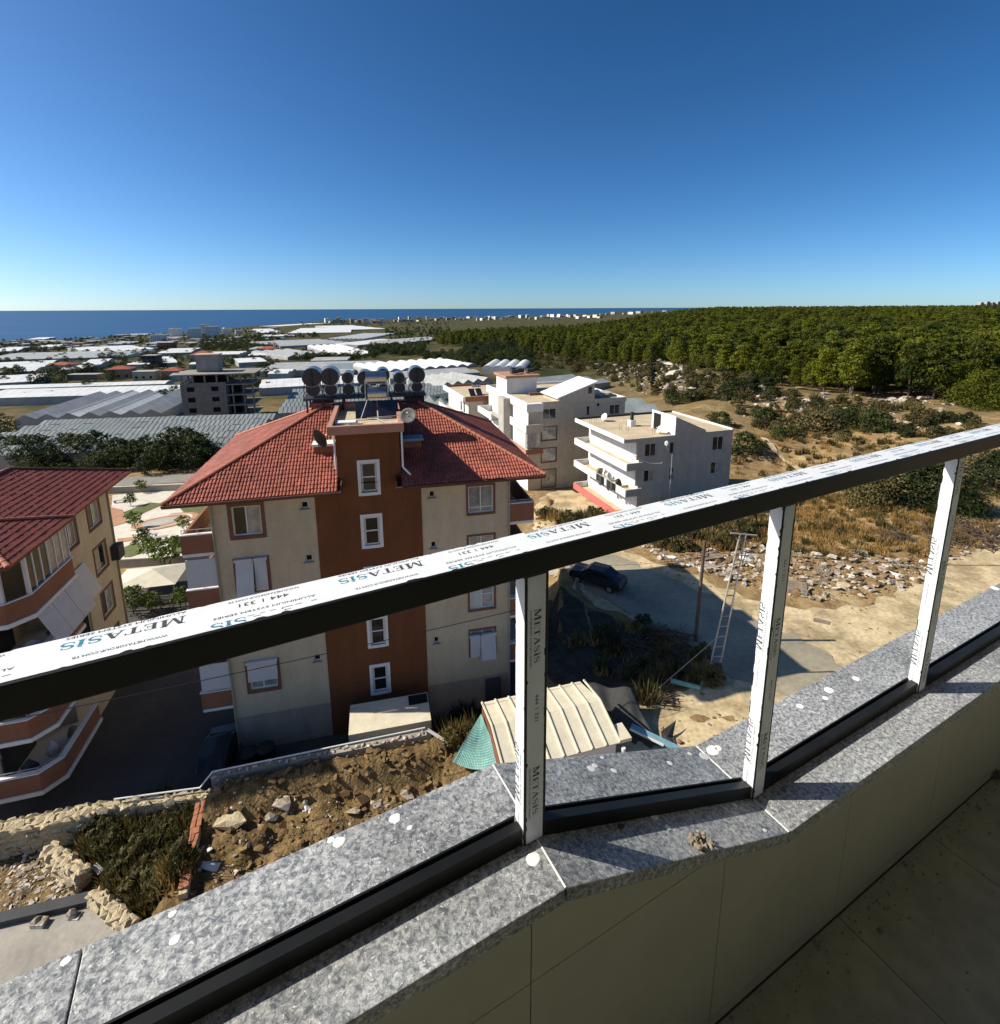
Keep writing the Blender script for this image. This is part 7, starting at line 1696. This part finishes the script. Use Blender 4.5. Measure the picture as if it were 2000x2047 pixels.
for i, (s, o, lab) in enumerate(((-7.3, 24.9, 'black round bin at the wall foot, left one of two'), (-6.5, 25.0, 'black round bin at the wall foot, right one of two'))):
    t = thing('rubbish_bin', lab, 'bin', tuple(cbase(s, o, .03))); MB().cyl((0,0,0), (0,0,.9), .38, 14, .44).obj('body', m_carblk, t); MB().cyl((0,0,.9), (0,0,1.0), .46, 14, .3).obj('lid', m_darksteel, t)
for i, (s, o) in enumerate(((3.3, 25.2), (4.2, 25.2))): 
    t = thing('tyre', ('dark tyre leaning by the meter cabinet, left one', 'dark tyre leaning by the meter cabinet, right one')[i], 'tyre', tuple(cbase(s, o, .4))); MB().cyl((0, 0, 0), (.1, .22, .03), .38, 16).obj('tread', m_rubber, t)
t = thing('tyre', 'small pale rimmed wheel on the ground beside the annex', 'wheel', tuple(cbase(2.25, 24.4, .3))); MB().cyl((0, 0, 0), (.05, .1, .02), .3, 16).obj('tread', m_rubber, t); MB().cyl((0, -.01, 0), (0, .0, 0), .2, 16).obj('rim', m_white, t)
for i, (px, py) in enumerate(((1010, 897), (1050, 903))): pass

# ---------------------------------------------------------------- small garden between the two blocks
gz = lambda px, py: on_ground(px, py)
def gdrape(name, pts, mat, off, label=None): return drape(name, [tuple(on_ground(x, y)[:2]) for x, y in pts], mat, off=off, step=1.5, kind='structure')
gdrape('paving', [(205,1125),(430,1118),(445,1000),(400,975),(225,990)], m_pave, .04)
gdrape('lawn', [(238,1028),(300,1005),(330,1008),(290,1025),(262,1040)], m_lawn, .08); gdrape('lawn', [(330,1080),(400,1065),(420,1095),(350,1110)], m_lawn, .08); gdrape('lawn', [(355,1010),(420,1005),(430,1025),(372,1030)], m_lawn, .08); gdrape('lawn', [(240,1100),(275,1082),(290,1105),(250,1118)], m_lawn, .08)
cg = on_ground(322, 1044)
def ringmesh(name, c, r0, r1, mat, off, a0=0, a1=2*pi, n=48):
    mb = MB(); V = []
    for i in range(n + 1):
        a = a0 + (a1 - a0) * i / n
        for r in (r0, r1): x, y = c.x + r * cos(a), c.y + r * sin(a); V.append((x, y, ground_z(x, y) + off))
    mb.add(V, [(2*i, 2*i+1, 2*i+3, 2*i+2) for i in range(n)]); return mb.obj(name, mat, None, kind='structure')
ringmesh('paving', cg, 2.1, 3.2, m_pavered, .10); ringmesh('paving', cg, 3.2, 3.6, m_pave, .12); ringmesh('paving', cg, 3.6, 4.3, m_pavered, .10, -1.2, 1.9); ringmesh('paving', cg, 0, 2.1, m_slab, .11)
gdrape('paving', [(222,1015),(245,1020),(255,1045),(222,1055)], m_pavered, .09); gdrape('paving', [(235,1078),(275,1074),(278,1080),(235,1086)], m_pavered, .09)
def low_wall(label, a, b, h, th, mat):
    p, q = on_ground(*a), on_ground(*b); d = q - p; t = thing('garden_wall', label, 'wall', tuple(p), atan2(d.y, d.x)); L = d.xy.length; dz = q.z - p.z
    MB().add([(0,-th,-.5),(L,-th,-.5+dz),(L,th,-.5+dz),(0,th,-.5),(0,-th,h),(L,-th,h+dz),(L,th,h+dz),(0,th,h)], [(3,2,1,0),(4,5,6,7),(0,1,5,4),(1,2,6,5),(2,3,7,6),(3,0,4,7)]).obj('wall', mat, t)
    MB().add([(0,-th-.04,h),(L,-th-.04,h+dz),(L,th+.04,h+dz),(0,th+.04,h),(0,-th-.04,h+.08),(L,-th-.04,h+dz+.08),(L,th+.04,h+dz+.08),(0,th+.04,h+.08)], [(3,2,1,0),(4,5,6,7),(0,1,5,4),(1,2,6,5),(2,3,7,6),(3,0,4,7)]).obj('coping', m_pave, t); return t
low_wall('beige wall between the garden and the grey road', (-60, 998), (470, 975), 1.0, .15, m_base); low_wall('low beige wall on the near side of the garden', (240, 1136), (440, 1125), .9, .15, m_base)
low_wall('beige wall across the shaded yard behind the two blocks', (215, 1215), (380, 1200), .5, .15, m_base)
pv = on_ground(300, 1192); t = thing('pavilion', 'cream pyramid roofed canopy between the two blocks', 'canopy', tuple(pv), .25)
MB().add([(-2.2,-1.8,1.7),(2.6,-1.8,1.7),(2.6,2.0,1.7),(-2.2,2.0,1.7),(.4,.1,2.35)], [(0,1,4),(1,2,4),(2,3,4),(3,0,4),(3,2,1,0)]).obj('roof', m_creamsheet, t)
for x in (-2.0, 2.4):
    for y in (-1.6, 1.8): MB().cyl((x, y, -.5), (x, y, 1.7), .06, 6).obj('post', m_steel, t)
fp, fq = on_ground(245, 1225), on_ground(372, 1212); d = fq - fp; fe = thing('fence', 'brown rail fence in front of the pavilion', 'fence', tuple(fp), atan2(d.y, d.x))
for k in range(4): MB().box(0, d.length, -.02, .02, .25 + k * .28, .31 + k * .28).obj('rail', m_wood, fe)
for k in range(6): MB().box(k * d.length / 5 - .03, k * d.length / 5 + .03, -.03, .03, -.2, 1.2).obj('post', m_wood, fe)
for i, (px, py, sc, lab) in enumerate(((268, 1228, 1.25, 'young tree in front of the pavilion, left one'), (305, 1225, 1.0, 'young tree in front of the pavilion, right one'), (362, 1218, 1.0, 'small tree beside the awning of the orange block'), (283, 985, 1.2, 'small tree by the road wall with a thin trunk'), (262, 1012, 1.1, 'dark narrow tree at the back of the garden'), (270, 1058, 1.3, 'forked tree in the middle of the garden'), (288, 1100, 1.3, 'dark tree at the left front of the garden'), (330, 1138, 1.7, 'largest leafy tree at the near wall of the garden'), (298, 1118, 1.2, 'leafy tree behind the near garden wall'), (368, 1062, 1.1, 'yellow-green little tree at the right of the garden circle'), (352, 1105, 1.0, 'leafy tree next to the garden bench'))):
    p = on_ground(px, py); tree('garden_tree', lab, 'tree', GARD[i % 2], p, sc * .68)
for i, (px, py) in enumerate(((240, 1005), (258, 1000), (300, 1075), (320, 1080))):
    p = on_ground(px, py); t = thing('garden_bench', ('pale bench at the back left of the garden', 'pale bench next to the dark narrow tree', 'pale seat left of the circle', 'pale seat in front of the circle')[i], 'bench', tuple(p), .3); MB().box(-.8, .8, -.25, .25, .38, .45).obj('seat', m_slab, t); MB().box(-.7, -.55, -.2, .2, 0, .38).obj('leg', m_slab, t); MB().box(.55, .7, -.2, .2, 0, .38).obj('leg', m_slab, t)
